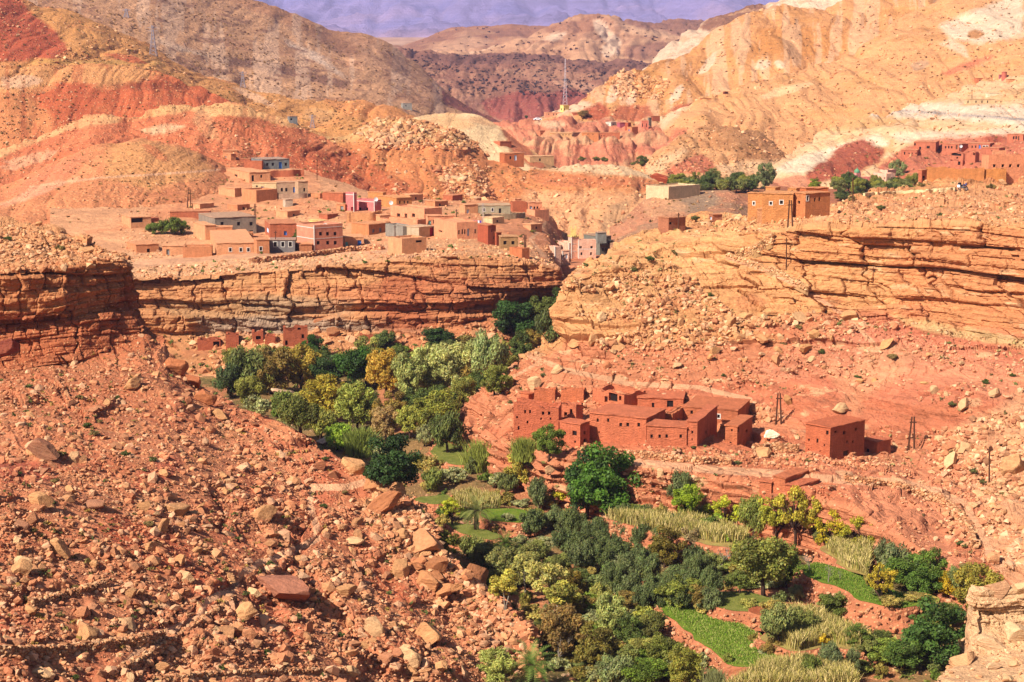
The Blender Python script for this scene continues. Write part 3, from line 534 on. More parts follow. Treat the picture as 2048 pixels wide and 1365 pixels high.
# ---- valley floor
def ur(d): return np.interp(d, [150,160,185,215,240,290,350,400], [1400,1300,1130,985,890,720,620,760])
vrows = []
for d in (60, 120, 150, 170, 190, 215, 240, 265, 290, 320, 350, 400, 450, 520):
    r = ur(d)
    vrows.append([(-300,0,d,-66),(r-90,0,d,-65.5),(r-30,0,d,-66),(r+25,0,d,-66),(r+120,0,d,-65),(r+450,0,d,-64.2),(r+800,0,d,-63.3),(2700,0,d,-62)])
sheet('valley_floor', 'stony valley floor between the slopes', vrows, (-300, 2700), 4, 3, C(196,120,80,K), [('n',12,-.06,C(140,120,66,K),.8),('n',5,.0,C(104,104,48,K),.85)], M_near, sig=14, slope=.8, segs=[6,30,40,50,50,50,50,50,50,40,40,20,10])
# ---- left foreground
Acr = [(330,692),(400,773),(470,812),(560,862),(640,912),(700,950),(760,972),(830,1012),(890,1108),(950,1162),(1010,1205),(1060,1295),(1080,1365),(1150,1560)]
Acd = [236,229,224,216,210,206,203,198,190,187,184,178,175,172]
sheet('rubble_slope', 'foreground slope of red earth and rubble under the left hand cliff',
      [[(-500,1700,95),(0,1560,108),(500,1560,130),(900,1580,150),(1150,1700,160)],
       [(-500,1300,122),(0,1260,134),(500,1280,152),(850,1320,166),(1000,1400,168),(1150,1600,165)],
       [(-500,1010,152),(0,1000,160),(300,1030,172),(600,1080,184),(800,1140,188),(890,1190,186),(1010,1300,180),(1060,1380,176),(1150,1570,170)],
       [(-500,840,190),(0,830,200),(200,820,208),(330,800,215),(450,860,212),(600,950,204),(760,1010,199),(890,1140,188),(1010,1240,182),(1080,1370,175),(1150,1565,171)],
       [(-500,760,221),(0,748,226),(150,725,230),(230,695,234),(290,664,237)]+[(u,v+2,d) for (u,v),d in zip(Acr,Acd)],
       [(-500,650,225),(0,645,230),(150,635,233),(230,620,237),(270,606,240),(285,640,240),(300,662,239)]+[(u,v,d+2) for (u,v),d in zip(Acr,Acd)],
       [(-500,550,223),(0,548,228),(120,536,232),(200,524,237),(258,520,240),(272,580,241.5),(286,622,241.5),(302,664,240)]+[(u,v+2,d+4) for (u,v),d in zip(Acr,Acd)],
       [(-500,520,231),(0,522,236),(120,514,240),(200,506,243),(258,514,243),(272,590,244),(286,640,244),(302,690,243)]+[(u,v+20,d+7) for (u,v),d in zip(Acr,Acd)],
       [(-500,425,272),(0,437,266),(60,445,262),(130,462,258),(200,486,252),(255,516,248),(272,640,248),(286,700,248),(302,760,247)]+[(u,v+90,d+12) for (u,v),d in zip(Acr,Acd)],
       [(-500,0,300,-72),(0,0,295,-72),(255,0,275,-72),(330,0,262,-72),(560,0,236,-72),(890,0,206,-72),(1150,0,185,-72)]],
      (-500, 1150), 1.6, 1.7, C(210,126,88,K),
      [('n',9,.02,C(196,98,66,K),.6),('n',5,.08,C(214,140,94,K),.6),('p',[(-200,520),(300,505),(320,700),(0,760),(-200,760)],C(184,98,62,K),1,5),('p',[(-100,520),(270,510),(262,560),(200,640),(-100,620)],C(206,136,84,K),.55,7),
       ('p',[(-400,400),(100,440),(270,510),(0,540),(-400,540)],C(214,148,98,K),.9,4),('p',[(-200,740),(320,700),(420,800),(200,860),(-200,840)],C(190,110,74,K),.6,8),('e',(40,940,70,30,10),C(196,84,64,K),.7),('e',(310,950,60,25,-30),C(200,92,70,K),.7),('e',(300,1090,110,40,30),C(196,78,50,K),.8),('e',(420,1180,60,40,50),C(196,80,52,K),.7),('e',(20,1250,60,40,0),C(204,96,72,K),.6),('e',(590,1180,60,26,0),C(176,96,72,K),.9),('e',(780,1180,80,24,40),C(180,84,54,K),.7),('e',(640,960,40,60,20),C(198,96,66,K),.7),('p',[(700,1000),(850,1010),(900,1110),(800,1150)],C(206,134,88,K),.5,6),('e',(900,1310,90,20,-10),C(216,140,100,K),.7)],
      M_near, cw=[0,0,0,.1,[(0,.7),(300,.5),(340,.0),(2000,0)],[(0,1),(300,1),(340,.05),(2000,0)],[(0,1),(300,1),(340,.05),(2000,0)],[(0,.6),(280,.6),(340,0),(2000,0)],0,0], sig=5, fs=.8, cliff=1.2, slope=.9, rill=3.8, outcrop=.6, ofs=13, bw=3.6, ledge=.35, lbias=-.06, minseg=5, shade=False, smooth=False)
def terr_hit(u, v, keys=None, dmax=3000):
    o = Vector((0, 0, CZ)); d = Vector(ray(u, v)).normalized(); best = None; bk = None
    for k, s in SH.items():
        if keys and k not in keys and not k.startswith('field'): continue
        ok, loc, nor, i = s['obj'].ray_cast(o, d)
        if ok:
            t = (loc-o).length
            if best is None or t < best[0]: best = (t, loc, nor); bk = k
    return (best[1], best[2], bk) if best else (None, None, None)
bpy.context.view_layer.update()
def ground_at(x, y, keys=None, z0=400):
    best = None
    for k, s in SH.items():
        if keys and k not in keys: continue
        ok, loc, nor, i = s['obj'].ray_cast(Vector((x, y, z0)), Vector((0, 0, -1)))
        if ok and (best is None or loc.z > best): best = loc.z
    return best
# ---- near outcrop in the lower right corner
Oc = [(1800,1450),(1850,1385),(1880,1345),(1925,1312),(1934,1292),(1938,1192),(1950,1180),(2048,1172),(2500,1130)]
sheet('near_outcrop', 'pale sandstone outcrop at the lower right corner of the view',
      [[(1800,1600,92),(2500,1700,90)], [(1800,1480,97),(1850,1400,99),(1900,1372,100),(2048,1350,101),(2500,1340,99)],
       [(1800,1465,98),(1850,1392,101),(1880,1352,103),(1925,1325,105),(1940,1315,106),(2048,1295,107),(2500,1260,108)],
       [(1800,1458,99),(1850,1390,102),(1880,1350,104),(1925,1317,106),(1934,1300,107.5),(1940,1260,108),(2048,1245,109),(2500,1200,110)],
       [(u, v, 109+(u-1800)*0.003) for u, v in Oc], [(u, v+6, 116+(u-1800)*0.003) for u, v in Oc],
       [(1800,0,122,-60),(2500,0,126,-60)]],
      (1800, 2500), 1.6, 1.6, C(240,190,138,K), [('n',3,.05,C(226,160,108,K),.6),('p',[(1930,1180),(2048,1165),(2048,1260),(1940,1290)],C(242,200,146,K),.6,4)], M_cliff,
      cw=[0,.2,.4,1,.8,.1,0], sig=4, fs=.32, cliff=1.4, slope=.8, bw=3, shade=False, smooth=False, minseg=10)
bpy.context.view_layer.update()
# ================================================================ STONES
import bmesh
def ico(sub):
    bm = bmesh.new(); bmesh.ops.create_icosphere(bm, subdivisions=sub, radius=1.0)
    V = np.array([v.co[:] for v in bm.verts]); Fc = np.array([[v.index for v in f.verts] for f in bm.faces]); bm.free(); return V, Fc
ICO = {s: ico(s) for s in (1, 2, 3, 4)}
def rock_shape(sub, seed, flat=.55, cuts=9, rough=0.03):
    r = np.random.default_rng(seed); V, Fc = ICO[sub]; V = V.copy()
    for k in range(cuts):
        n = r.normal(size=3); n /= np.linalg.norm(n); h = r.uniform(.42, .82)
        d = V@n; V = V-np.outer(np.maximum(d-h, 0), n)
    if sub > 2:
        q = V*3+seed; V = V*(1+rough*4*fbm(q[:, 0], q[:, 1], q[:, 2], 4, seed)[:, None])
        q = V*np.array([2, 2, 9])+seed; V = V*(1+rough*1.5*fbm(q[:, 0], q[:, 1], q[:, 2], 3, seed)[:, None])
    V = V*np.array([1, r.uniform(.65, .9), flat*r.uniform(.8, 1.3)])
    return V/np.abs(V[:, :2]).max(), Fc
TINY = [rock_shape(1, 100+i, .6, 6) for i in range(10)]
SMALL = [rock_shape(2, 200+i, .55, 9) for i in range(12)]
def rand_rot(n, rng, tilt=0.6):
    a = rng.uniform(0, 2*np.pi, n); t = rng.normal(0, tilt, n); b = rng.uniform(0, 2*np.pi, n)
    ax = np.stack([np.cos(b), np.sin(b), 0*b], -1); c, s = np.cos(t), np.sin(t)
    Kx = np.zeros((n, 3, 3)); Kx[:, 0, 2] = ax[:, 1]; Kx[:, 1, 2] = -ax[:, 0]; Kx[:, 2, 0] = -ax[:, 1]; Kx[:, 2, 1] = ax[:, 0]
    R = np.eye(3)[None]+s[:, None, None]*Kx+(1-c)[:, None, None]*(Kx@Kx)
    Z = np.zeros((n, 3, 3)); Z[:, 0, 0] = np.cos(a); Z[:, 0, 1] = -np.sin(a); Z[:, 1, 0] = np.sin(a); Z[:, 1, 1] = np.cos(a); Z[:, 2, 2] = 1
    return R@Z
def stone_mesh(name, pos, size, col, templates, mat, rng, tilt=.6, extra=None):
    Vs, Fs, Cs, off = [], [], [], 0
    tid = rng.integers(0, len(templates), len(pos)); R = rand_rot(len(pos), rng, tilt)
    for k, (tv, tf) in enumerate(templates):
        m = np.where(tid == k)[0]
        if not len(m): continue
        V = np.einsum('nij,vj->nvi', R[m], tv)*size[m][:, None, None]+pos[m][:, None, :]
        Fk = tf[None]+(off+np.arange(len(m))*len(tv))[:, None, None]
        Vs.append(V.reshape(-1, 3)); Fs.append(Fk.reshape(-1, 3)); Cs.append(np.repeat(col[m], len(tv), 0)); off += len(m)*len(tv)
    if extra: Vs.append(extra[0]); Fs.append(extra[1]+off); Cs.append(extra[2])
    return mesh_np(name, np.concatenate(Vs), np.concatenate(Fs), mat, False, np.concatenate(Cs))
def stone_material(name):
    m, nt, b = newmat(name, 0.92); n = N(nt)
    P = n.node('ShaderNodeNewGeometry').outputs['Position']
    a = n.node('ShaderNodeAttribute', attribute_name='geo').outputs['Color']
    f = n.noise(P, 1.3, 6, 0.7); g = n.noise(n.vscale(P, (1.5, 1.5, 7)), 1.5, 4, 0.7)
    c = n.val(n.val(a, n.mapr(f, 0.3, 0.7, 0.8, 1.2)), n.mapr(g, 0.3, 0.7, 0.86, 1.14))
    n.put(b.inputs['Base Color'], c)
    bp = n.node('ShaderNodeBump'); bp.inputs['Strength'].default_value = 0.6; bp.inputs['Distance'].default_value = 0.25
    n.put(bp.inputs['Height'], n.math('ADD', f, g)); n.put(b.inputs['Normal'], bp.outputs[0]); return m
M_stone = stone_material('loose_stone')
def sample(key, n, rng, region=None, dens=None, maxcw=.62):
    """random visible points of a sheet, even over its seen area; region = polygon in view angle, dens = noise scale"""
    s = SH[key]; P, Nn, u, v = s['P'], s['N'], s['u'], s['v']
    ar = np.abs(np.gradient(u, axis=1)*np.gradient(v, axis=0)-np.gradient(u, axis=0)*np.gradient(v, axis=1))
    view = -P/np.linalg.norm(P, axis=-1, keepdims=True)
    w = ar*((view*Nn).sum(-1) > 0.02)*(u > -120)*(u < 2170)*(v > -60)*(v < 1450)*(s['cw'] < maxcw)
    if key in ('rubble_slope', 'ochre_slope', 'village_mesa', 'front_mound'): w = w*~path_mask(u, v, 1.5)
    if region is not None: w = w*pip(u, v, region)
    if dens: w = w*np.clip(0.25+3.2*fbm(P[..., 0]/dens, P[..., 1]/dens, P[..., 2]/dens, 3, 55)+.3, 0.02, 2)
    w = w.ravel(); tot = w.sum()
    if tot <= 0: return np.zeros((0, 3)), np.zeros((0, 3)), np.zeros((0, 3))
    i = rng.choice(len(w), n, p=w/tot)
    j = P.reshape(-1, 3)[i]; c = s['col'].reshape(-1, 3)[i]
    return j+rng.normal(0, .25, (n, 3))*np.array([1, .6, 0]), Nn.reshape(-1, 3)[i], c
STC = [C(240,192,146,K), C(236,184,128,K), C(222,164,110,K), C(240,200,150,K), C(206,140,96,K), C(196,118,82,K), C(228,150,104,K), C(180,128,92,K)]
def stone_cols(n, rng, ground, mixg=.35, tones=STC, bright=1.05):
    t = np.array(tones)[rng.integers(0, len(tones), n)]
    return (grade(t)*(1-mixg)+ground*mixg)*rng.uniform(.78, 1.18, (n, 1))*bright
def stones(name, label, specs, seed, tones=STC, cat='rubble'):
    rng = np.random.default_rng(seed); Ps, Ss, Cc, T = [], [], [], []
    meshes = []
    for key, n, smin, smax, region, dens, mixg in specs:
        p, nn, c = sample(key, n, rng, region, dens)
        sz = smin*(smax/smin)**(rng.random(n)**2.6)
        Ps.append(p+nn*(sz*0.12)[:, None]); Ss.append(sz); Cc.append(stone_cols(n, rng, c, mixg, tones))
    P = np.concatenate(Ps); S = np.concatenate(Ss); Cx = np.concatenate(Cc)
    o = obj(name, stone_mesh(name, P, S, Cx, TINY+SMALL[:2], M_stone, rng)); tag(o, label, cat, None, 'stuff'); return o
RS = 'rubble_slope'; OS = 'ochre_slope'
stones('rubble', 'broken tan and rust rubble covering the left slope', [(RS, 30000, .07, .36, None, 5, .5), (RS, 7000, .1, .6, None, 9, .45), (RS, 2400, .25, .95, [(-100,760),(340,700),(900,1120),(1080,1330),(1080,1450),(-100,1450)], 4, .35), (RS, 2600, .18, .8, [(740,950),(830,1000),(1070,1290),(1075,1390),(960,1320),(860,1180),(730,1020)], None, .3), (RS, 1500, .2, .7, [(-100,430),(270,500),(270,540),(-100,560)], None, .4)], 1)
stones('scree', 'tan scree stones scattered over the right slope', [(OS, 20000, .1, .5, None, 7, .4), (OS, 1500, .12, .5, [(1010,862),(1180,892),(1480,902),(1740,915),(1790,905),(1790,930),(1600,945),(1180,918),(1010,885)], None, .5), (OS, 900, .2, .8, [(1000,770),(1500,800),(1620,850),(1500,845),(1290,790),(1000,785)], None, .5), (OS, 2600, .2, .9, [(1120,560),(1500,540),(1900,640),(1500,700),(1150,700)], 6, .3), (OS, 1200, .2, .9, [(1280,450),(1500,430),(2060,370),(2060,450),(1500,470)], None, .35),
       (OS, 2200, .2, .9, [(1850,860),(2100,760),(2100,1200),(1900,1100)], 5, .25), ('near_outcrop', 500, .06, .3, None, None, .4)], 2)
stones('hill_stones', 'pale stones scattered over the far hills', [('front_mound', 700, .2, .7, None, 20, .3), ('capped_hill', 1800, .3, .9, None, 20, .3), ('red_hill', 1600, .35, 1.1, None, 20, .3), ('rocky_orange_hill', 2400, .3, 1.4, None, 16, .3), ('rocky_orange_hill', 900, .5, 2.2, [(640,225),(760,225),(970,270),(960,300),(760,300)], None, .2), ('rocky_orange_hill', 350, .5, 1.8, [(860,330),(960,330),(1000,420),(900,410)], None, .2),
       ('ochre_ridge', 2200, .4, 1.3, None, 25, .3), ('orange_hill', 1800, .4, 1.8, None, 22, .4), ('orange_hill', 900, .8, 2.6, [(1180,150),(1240,135),(1340,165),(1320,200),(1230,190)], None, .5), ('grooved_hill', 2200, .4, 1.5, None, 22, .4), ('brown_mound', 900, .4, 1.3, None, 14, .4), ('badland_slope', 1400, .3, 1.3, None, 20, .4), ('village_mesa', 3500, .12, .55, [(240,360),(1100,400),(1130,500),(240,505)], 20, .45), ('village_mesa', 2600, .15, .7, [(250,495),(1100,490),(1130,560),(250,560)], None, .3), ('village_mesa', 1500, .3, 1.4, [(380,670),(900,650),(1140,640),(1140,740),(380,760)], None, .4), ('grey_mound', 700, .25, .8, None, None, .4)], 3, cat='stones')
stones('river_stones', 'stones of the earth banks and the stream bed', [('valley_floor', 9000, .1, .5, None, 6, .3)], 4, STC+[C(200,170,150,K)], 'stones')
# ---------------------------------------------------------------- boulders, each its own object
def bould_mat():
    m, nt, b = newmat('boulder_rock', 0.92); n = N(nt)
    tc = n.node('ShaderNodeTexCoord').outputs['Object']; oi = n.node('ShaderNodeObjectInfo')
    P = n.node('ShaderNodeNewGeometry').outputs['Position']
    f = n.noise(P, 1.6, 6, 0.75); g = n.noise(n.vscale(tc, (1, 1, 7)), 1.2, 5, 0.7); h = n.noise(P, 0.5, 3, 0.5)
    c = n.val(n.val(oi.outputs['Color'], n.mapr(f, 0.3, 0.7, 0.78, 1.2)), n.mapr(g, 0.3, 0.7, 0.86, 1.12))
    c = n.mix(n.mapr(h, 0.55, 0.7, 0, 0.35), c, C(190,110,78,K))
    n.put(b.inputs['Base Color'], c); bp = n.node('ShaderNodeBump'); bp.inputs['Strength'].default_value = .7; bp.inputs['Distance'].default_value = .3
    n.put(bp.inputs['Height'], n.math('ADD', f, g)); n.put(b.inputs['Normal'], bp.outputs[0]); return m
M_bould = bould_mat(); BM = []
for i in range(10):
    V, Fc = rock_shape(4, 300+i*7, [.62, .42, .8, .35, .55, .7, .3, .5, .9, .45][i], 13, .05)
    me = mesh_np('boulder', V, Fc, M_bould, False); BM.append(me)
def boulder(u, v, w, h, col, label, shape=None, tilt=None, group=None, keys=None, sink=.2, deep=None, seed=None):
    loc, nor, key = terr_hit(u, v+h*0.25, keys)
    if loc is None: return None
    r = random.Random(seed if seed is not None else int(u*13+v*7)); dist = loc.y
    s = w/F*dist/2; i = r.randrange(10) if shape is None else shape
    hh = h/F*dist/2; o = bpy.data.objects.new('boulder', BM[i]); COL.objects.link(o)
    zext = max(abs(c) for c in (min(x.co.z for x in BM[i].vertices), max(x.co.z for x in BM[i].vertices)))
    o.scale = (s*1.05, s*(deep or r.uniform(.7, 1)), hh/zext*1.05)
    o.rotation_euler = (r.gauss(0, .18), tilt if tilt is not None else r.gauss(0, .22), r.uniform(-.5, .5)+math.pi*r.randrange(2))
    o.location = loc+Vector((0, s*.3, hh*(1-sink)*.75)); k = r.uniform(.9, 1.1); o.color = (col[0]*k, col[1]*k, col[2]*k, 1)
    tag(o, label, 'boulder', group); return o
bt, bp_, bg_ = C(220,160,108,K), C(232,182,132,K), C(172,118,88,K)
for a in [
 (85,908,72,44,bg_,'grey brown boulder with a shadowed overhang above two flat slabs',0), (85,945,44,16,bg_,'flat grey slab lying right under the overhanging grey boulder',3), (151,917,28,34,bp_,'upright pale slab right of the overhanging grey boulder',1),
 (78,1008,56,40,bt,'broad tan boulder high on the rubble slope near the frame edge',4), (40,1055,40,34,bg_,'pitted brown boulder below the broad tan boulder'), (31,1083,25,20,bp_,'small rounded cream boulder at the left edge of the rubble'),
 (117,1102,40,46,bt,'steep pyramid shaped boulder on the left part of the rubble slope',8), (288,1016,34,30,bt,'square tan boulder in the middle of the upper rubble slope',2), (325,1057,30,38,bt,'pointed tan boulder standing like a tooth on the rubble',8),
 (190,1015,50,26,bg_,'dark pitted boulder between the broad and the square tan boulder'), (371,1158,40,38,bp_,'tilted cream slab beside the dark red earth hollow',1), (704,938,52,46,bt,'large tan boulder perched on the crest before the dark round tree',2),
 (565,1186,135,74,C(188,122,94,K),'huge smooth mauve boulder with an overhang below the footpath',5), (487,1230,56,42,bt,'blocky tan boulder beside the huge mauve one',0), (508,1188,34,26,bp_,'pale slab leaning on the top left of the mauve boulder',1),
 (745,1260,54,46,bp_,'pale slab with rounded corner low on the rubble slope',6), (857,1276,64,62,bt,'big flat tan slab low on the slope by the valley',3), (813,1322,62,54,bp_,'palest flat slab near the bottom edge of the view',6), (735,1290,52,22,bt,'long narrow block beneath the pale rounded slab'),
 (852,1092,84,58,C(206,142,98,K),'largest brown slab tilted on the crest over the olive trees',3), (768,1016,84,46,C(200,128,84,K),'wide red brown boulder face on the crest below the round tree',4), (786,984,54,40,bt,'tan boulder topping the wide red brown boulder face',0), (805,1140,44,54,bt,'steep leaning slab below the largest brown slab',1),
 (692,1186,48,26,bt,'long tan block right of the mauve boulder'), (322,1341,40,28,bt,'tan boulder by the bottom edge left of the stone walls end'), (83,1352,54,26,bp_,'low pale boulder at the bottom left edge'), (61,1226,28,26,bt,'rounded tan boulder above the long dry stone wall'),
 (205,1204,20,16,bp_,'small round cream boulder on the collapsed terrace'), (410,800,50,36,C(196,120,76,K),'brown boulder on the crest at the foot of the left cliff'), (345,735,60,44,C(200,122,78,K),'large rust block fallen from the left cliff'), (385,765,44,34,C(190,112,72,K),'second rust block below the fallen one on the crest'),
 (15,700,60,50,C(150,76,58,K),'dark red leaning slab against the foot of the left cliff',1), (175,535,40,18,bp_,'pale flat block on top of the left cliff',3), (78,450,16,12,bt,'lone round stone on the plateau above the left cliff'),
 (170,503,36,16,bt,'tan block on the rim of the left cliff'), (700,1345,40,24,bp_,'pale block at the bottom edge beside the palest slab'), (600,1120,30,22,bt,'tan block just below the bend of the footpath'), (640,935,30,26,C(176,110,76,K),'dark brown boulder left of the perched crest boulder'),
 (1545,873,33,24,C(250,232,196,.95),'bright white boulder between the two mud brick ruins',0), (1528,908,40,20,bt,'round tan boulder just below the white boulder',5), (1605,638,48,20,bp_,'wide flat topped pale block in the middle of the right slope',3), (1702,634,44,26,bt,'wedge shaped block right of the flat topped one'),
 (1492,637,32,22,bt,'tan cube of rock on the upper right slope'), (1463,646,26,22,bt,'tan rock touching the left of the tan cube'), (1480,680,40,22,bt,'wide tan rock beneath the tan cube'), (1430,645,22,16,C(200,130,90,K),'brown rock left of the tan pair of rocks'),
 (1238,698,32,26,bt,'tan boulder at the left end of the right slope'), (1186,683,30,34,bt,'tall tan boulder on the left shoulder of the right slope'), (1214,733,20,18,C(206,130,86,K),'small brown boulder below the tall tan one'), (1150,690,30,20,bt,'tan boulder nearest to the gorge on the right slope'),
 (1680,822,38,28,bp_,'pale pointed rock above the square mud brick tower house'), (1990,790,32,24,bp_,'pale slab at the right edge over the pole'), (2030,935,60,60,C(214,160,110,K),'massive overhanging slab at the right edge',1), (2010,965,34,20,bp_,'pale slab lying under the massive overhanging one'), (1930,960,22,16,bp_,'cream stone left of the lone pole'),
 (1992,1122,38,32,C(224,158,110,K),'tan boulder above the outcrop in the lower right'), (1940,1065,26,20,bp_,'cream slab beside the red footpath on the right'), (1068,772,30,34,bp_,'upright pale slab behind the largest ruin'), (1045,715,20,16,bt,'tan rock on the crest above the gorge trees'),
 (572,796,82,30,C(220,180,144,K),'long flat pale rock among the gorge trees',3), (1322,956,24,34,bp_,'pointed cream rock beside the big green tree',8), (1101,944,32,24,bp_,'cream rock behind the big green tree'), (555,715,40,30,C(206,150,114,K),'pair size tan rock under the cliff dwellings'), (520,712,30,24,C(200,140,104,K),'tan rock left under the cliff dwellings'),
 (650,885,40,22,C(200,176,156,K),'grey stone in the stream bed'), (640,650,34,24,C(196,126,84,K),'block leaning at the cliff foot right of the dwellings'), (665,668,30,24,C(200,132,88,K),'lower block at the cliff foot right of the dwellings'), (1330,362,84,26,C(186,88,56,K),'dome of red rock beside the far flat roofed row',5),
 (1996,1183,60,40,C(228,170,126,.9*K),'square red veined block on top of the near outcrop',2), (1983,1293,66,32,C(236,190,144,K),'squared block at the foot of the near outcrop',0), (2035,1268,56,50,C(240,196,148,K),'rounded block against the near outcrop at the frame edge',5), (1930,1322,72,22,C(234,176,124,K),'thin wide slab in front of the near outcrop',3),
 (1990,1335,34,18,C(238,194,148,K),'small squared stone below the near outcrop'), (2030,1330,26,18,C(232,180,132,K),'smallest stone of the row below the near outcrop'), (2040,1180,30,40,C(238,192,142,K),'block cut by the frame edge on the near outcrop'), (2005,365,18,11,bp_,'cream boulder by the road near the motorbikes')]:
    boulder(*a)
rng = np.random.default_rng(11)
def auto_boulders(key, n, smin, smax, region, label, group, tones, seed):
    r = np.random.default_rng(seed); p, nn, c = sample(key, n, r, region, None, .6)
    for k in range(n):
        s = smin*(smax/smin)**(r.random()**1.8); i = int(r.integers(0, 10)); o = bpy.data.objects.new('boulder', BM[i]); COL.objects.link(o)
        o.scale = (s, s*r.uniform(.6, .95), s*r.uniform(.7, 1.2)); o.rotation_euler = (r.normal(0, .3), r.normal(0, .35), r.uniform(0, 6.3))
        o.location = p[k]+nn[k]*s*.15; t = np.array(tones[int(r.integers(0, len(tones)))])*r.uniform(.85, 1.12); o.color = (*t, 1)
        tag(o, label, 'boulder', group)
auto_boulders(RS, 75, .6, 1.6, [(-60,780),(300,740),(640,930),(900,1130),(1050,1330),(1000,1420),(-60,1420)], 'tan angular boulder lying in the rubble of the left slope', 'boulders in the left rubble', [bt, bt, bp_, C(206,146,100,K)], 21)
auto_boulders(RS, 45, .7, 2.6, [(760,965),(830,1005),(900,1105),(1050,1280),(1060,1380),(960,1310),(860,1180),(750,1040)], 'rusty tan block jammed along the crest of the left slope', 'blocks along the left crest', [bt, C(196,128,84,K), C(206,140,92,K)], 24)
auto_boulders(OS, 55, .8, 1.9, [(1120,600),(1500,560),(1800,650),(2060,760),(2060,1150),(1850,960),(1500,780),(1000,760)], 'ochre angular boulder lying loose on the right slope', 'boulders on the right slope', [bt, bp_, C(222,160,104,K)], 22)
auto_boulders('near_outcrop', 12, .35, 1.1, None, 'squared sandstone block lying against the near outcrop', 'loose blocks of the near outcrop', [C(232,182,130,K), C(238,196,146,K), C(226,164,112,K)], 26)
auto_boulders('valley_floor', 20, .5, 1.3, [(640,840),(1000,900),(1500,1000),(1900,1200),(1300,1365),(1000,1200)], 'rounded stone block at a terrace bank in the valley', 'stone blocks between the terraces', [bt, C(206,150,120,K)], 23)
# ================================================================ BUILDINGS
AD = C(210,136,96,K); AD2 = C(224,156,116,K); ADR = C(188,104,74,K); KS = C(206,112,78,K); OCW = C(208,136,82,K); PNKW = C(236,160,130,K)
CRW = C(226,190,150,K); GYW = C(158,142,132,K); GYD = C(122,116,112,K); ROSEP = C(228,120,124,K); SALW = C(232,152,116,K); LPK = C(244,186,166,K); WHI = C(236,226,214,K)
DARK = C(34,24,22); WOOD = C(84,58,40); BLU = C(56,110,190); TUR = C(120,190,180); REDD = C(140,30,40); LBL = C(180,200,220); YEL = C(238,206,130,K)
_wm = {}
def wm(c):
    l = sum(c)/3; c = tuple(min(.85, (x*.94+l*.06)*1.27*w) for x, w in zip(c, (1.02, 1, .86))); key = tuple(round(x, 3) for x in c)
    if key in _wm: return _wm[key]
    m, nt, b = newmat('mud_wall', .95); n = N(nt); P = n.node('ShaderNodeNewGeometry').outputs['Position']
    f = n.noise(P, .7, 6, .7); g = n.noise(n.vscale(P, (1.6, 1.6, .25)), 1.0, 5, .7); h = n.noise(n.vscale(P, (1, 1, 5)), 1.6, 4, .7); q = n.noise(P, 5, 3, .7)
    col = n.val(n.val(n.val(c+(1,), n.mapr(f, .3, .7, .82, 1.16)), n.mapr(g, .3, .7, .84, 1.12)), n.mapr(h, .3, .7, .88, 1.1))
    v = n.voro(P, 1.9); col = n.mix(n.mapr(v, .03, .07, .6, 0), col, C(90,44,30)+(1,)); n.put(b.inputs['Base Color'], n.val(col, n.mapr(q, .3, .7, .9, 1.1)))
    bp = n.node('ShaderNodeBump'); bp.inputs['Strength'].default_value = .8; bp.inputs['Distance'].default_value = .35
    n.put(bp.inputs['Height'], n.math('ADD', n.math('ADD', f, h), q)); n.put(b.inputs['Normal'], bp.outputs[0]); _wm[key] = m; return m
def pm(c, n='painted_panel'): return plain(n, c, .6, .05, 2)
def solve(P, e, u):
    k = (u-CX)/F; dz = P[1]*cp-P[2]*sp
    return (k*dz-P[0])/(e[0]-k*e[1]*cp)
def zat(P, v):
    b = (CY-v)/F; return P[1]*(b*cp-sp)/(cp+b*sp)
def face(mb, panels, O, e, nrm, L, z0, z1, ops, topf=None, thick=0, sub=None):
    """wall face from O along e; ops = (s0,s1,za,zb,kind); cells skipped at openings, reveals added"""
    S = {0.0, L}; Z = {z0, z1}
    for a, b, c, d, k in ops: S |= {a, b}; Z |= {c, d}
    if sub: S |= set(np.arange(sub, L, sub))
    S = sorted(S); Z = sorted(Z); e = np.array([e[0], e[1], 0.]); n = np.array([nrm[0], nrm[1], 0.]); O = np.array([O[0], O[1], 0.])
    def pt(s, z, dep=0.0): 
        zz = z+(topf(s) if (topf and z == Z[-1]) else 0); return O+e*s-n*dep+np.array([0, 0, zz])
    for i in range(len(S)-1):
        for j in range(len(Z)-1):
            cs, cz = (S[i]+S[i+1])/2, (Z[j]+Z[j+1])/2
            if any(a < cs < b and c < cz < d for a, b, c, d, k in ops): continue
            mb.quad(pt(S[i], Z[j]), pt(S[i+1], Z[j]), pt(S[i+1], Z[j+1]), pt(S[i], Z[j+1]))
            if thick: mb.quad(pt(S[i+1], Z[j], thick), pt(S[i], Z[j], thick), pt(S[i], Z[j+1], thick), pt(S[i+1], Z[j+1], thick))
        if thick: mb.quad(pt(S[i], Z[-1]), pt(S[i+1], Z[-1]), pt(S[i+1], Z[-1], thick), pt(S[i], Z[-1], thick))
    for a, b, c, d, k in ops:
        r = thick or .28
        mb.quad(pt(a, c), pt(b, c), pt(b, c, r), pt(a, c, r)); mb.quad(pt(a, d, r), pt(b, d, r), pt(b, d), pt(a, d))
        mb.quad(pt(a, c, r), pt(a, d, r), pt(a, d), pt(a, c)); mb.quad(pt(b, c), pt(b, d), pt(b, d, r), pt(b, c, r))
        panels.append((k, pt(a, c, r*.9), pt(b, c, r*.9), pt(b, d, r*.9), pt(a, d, r*.9), e, n, b-a, d-c))
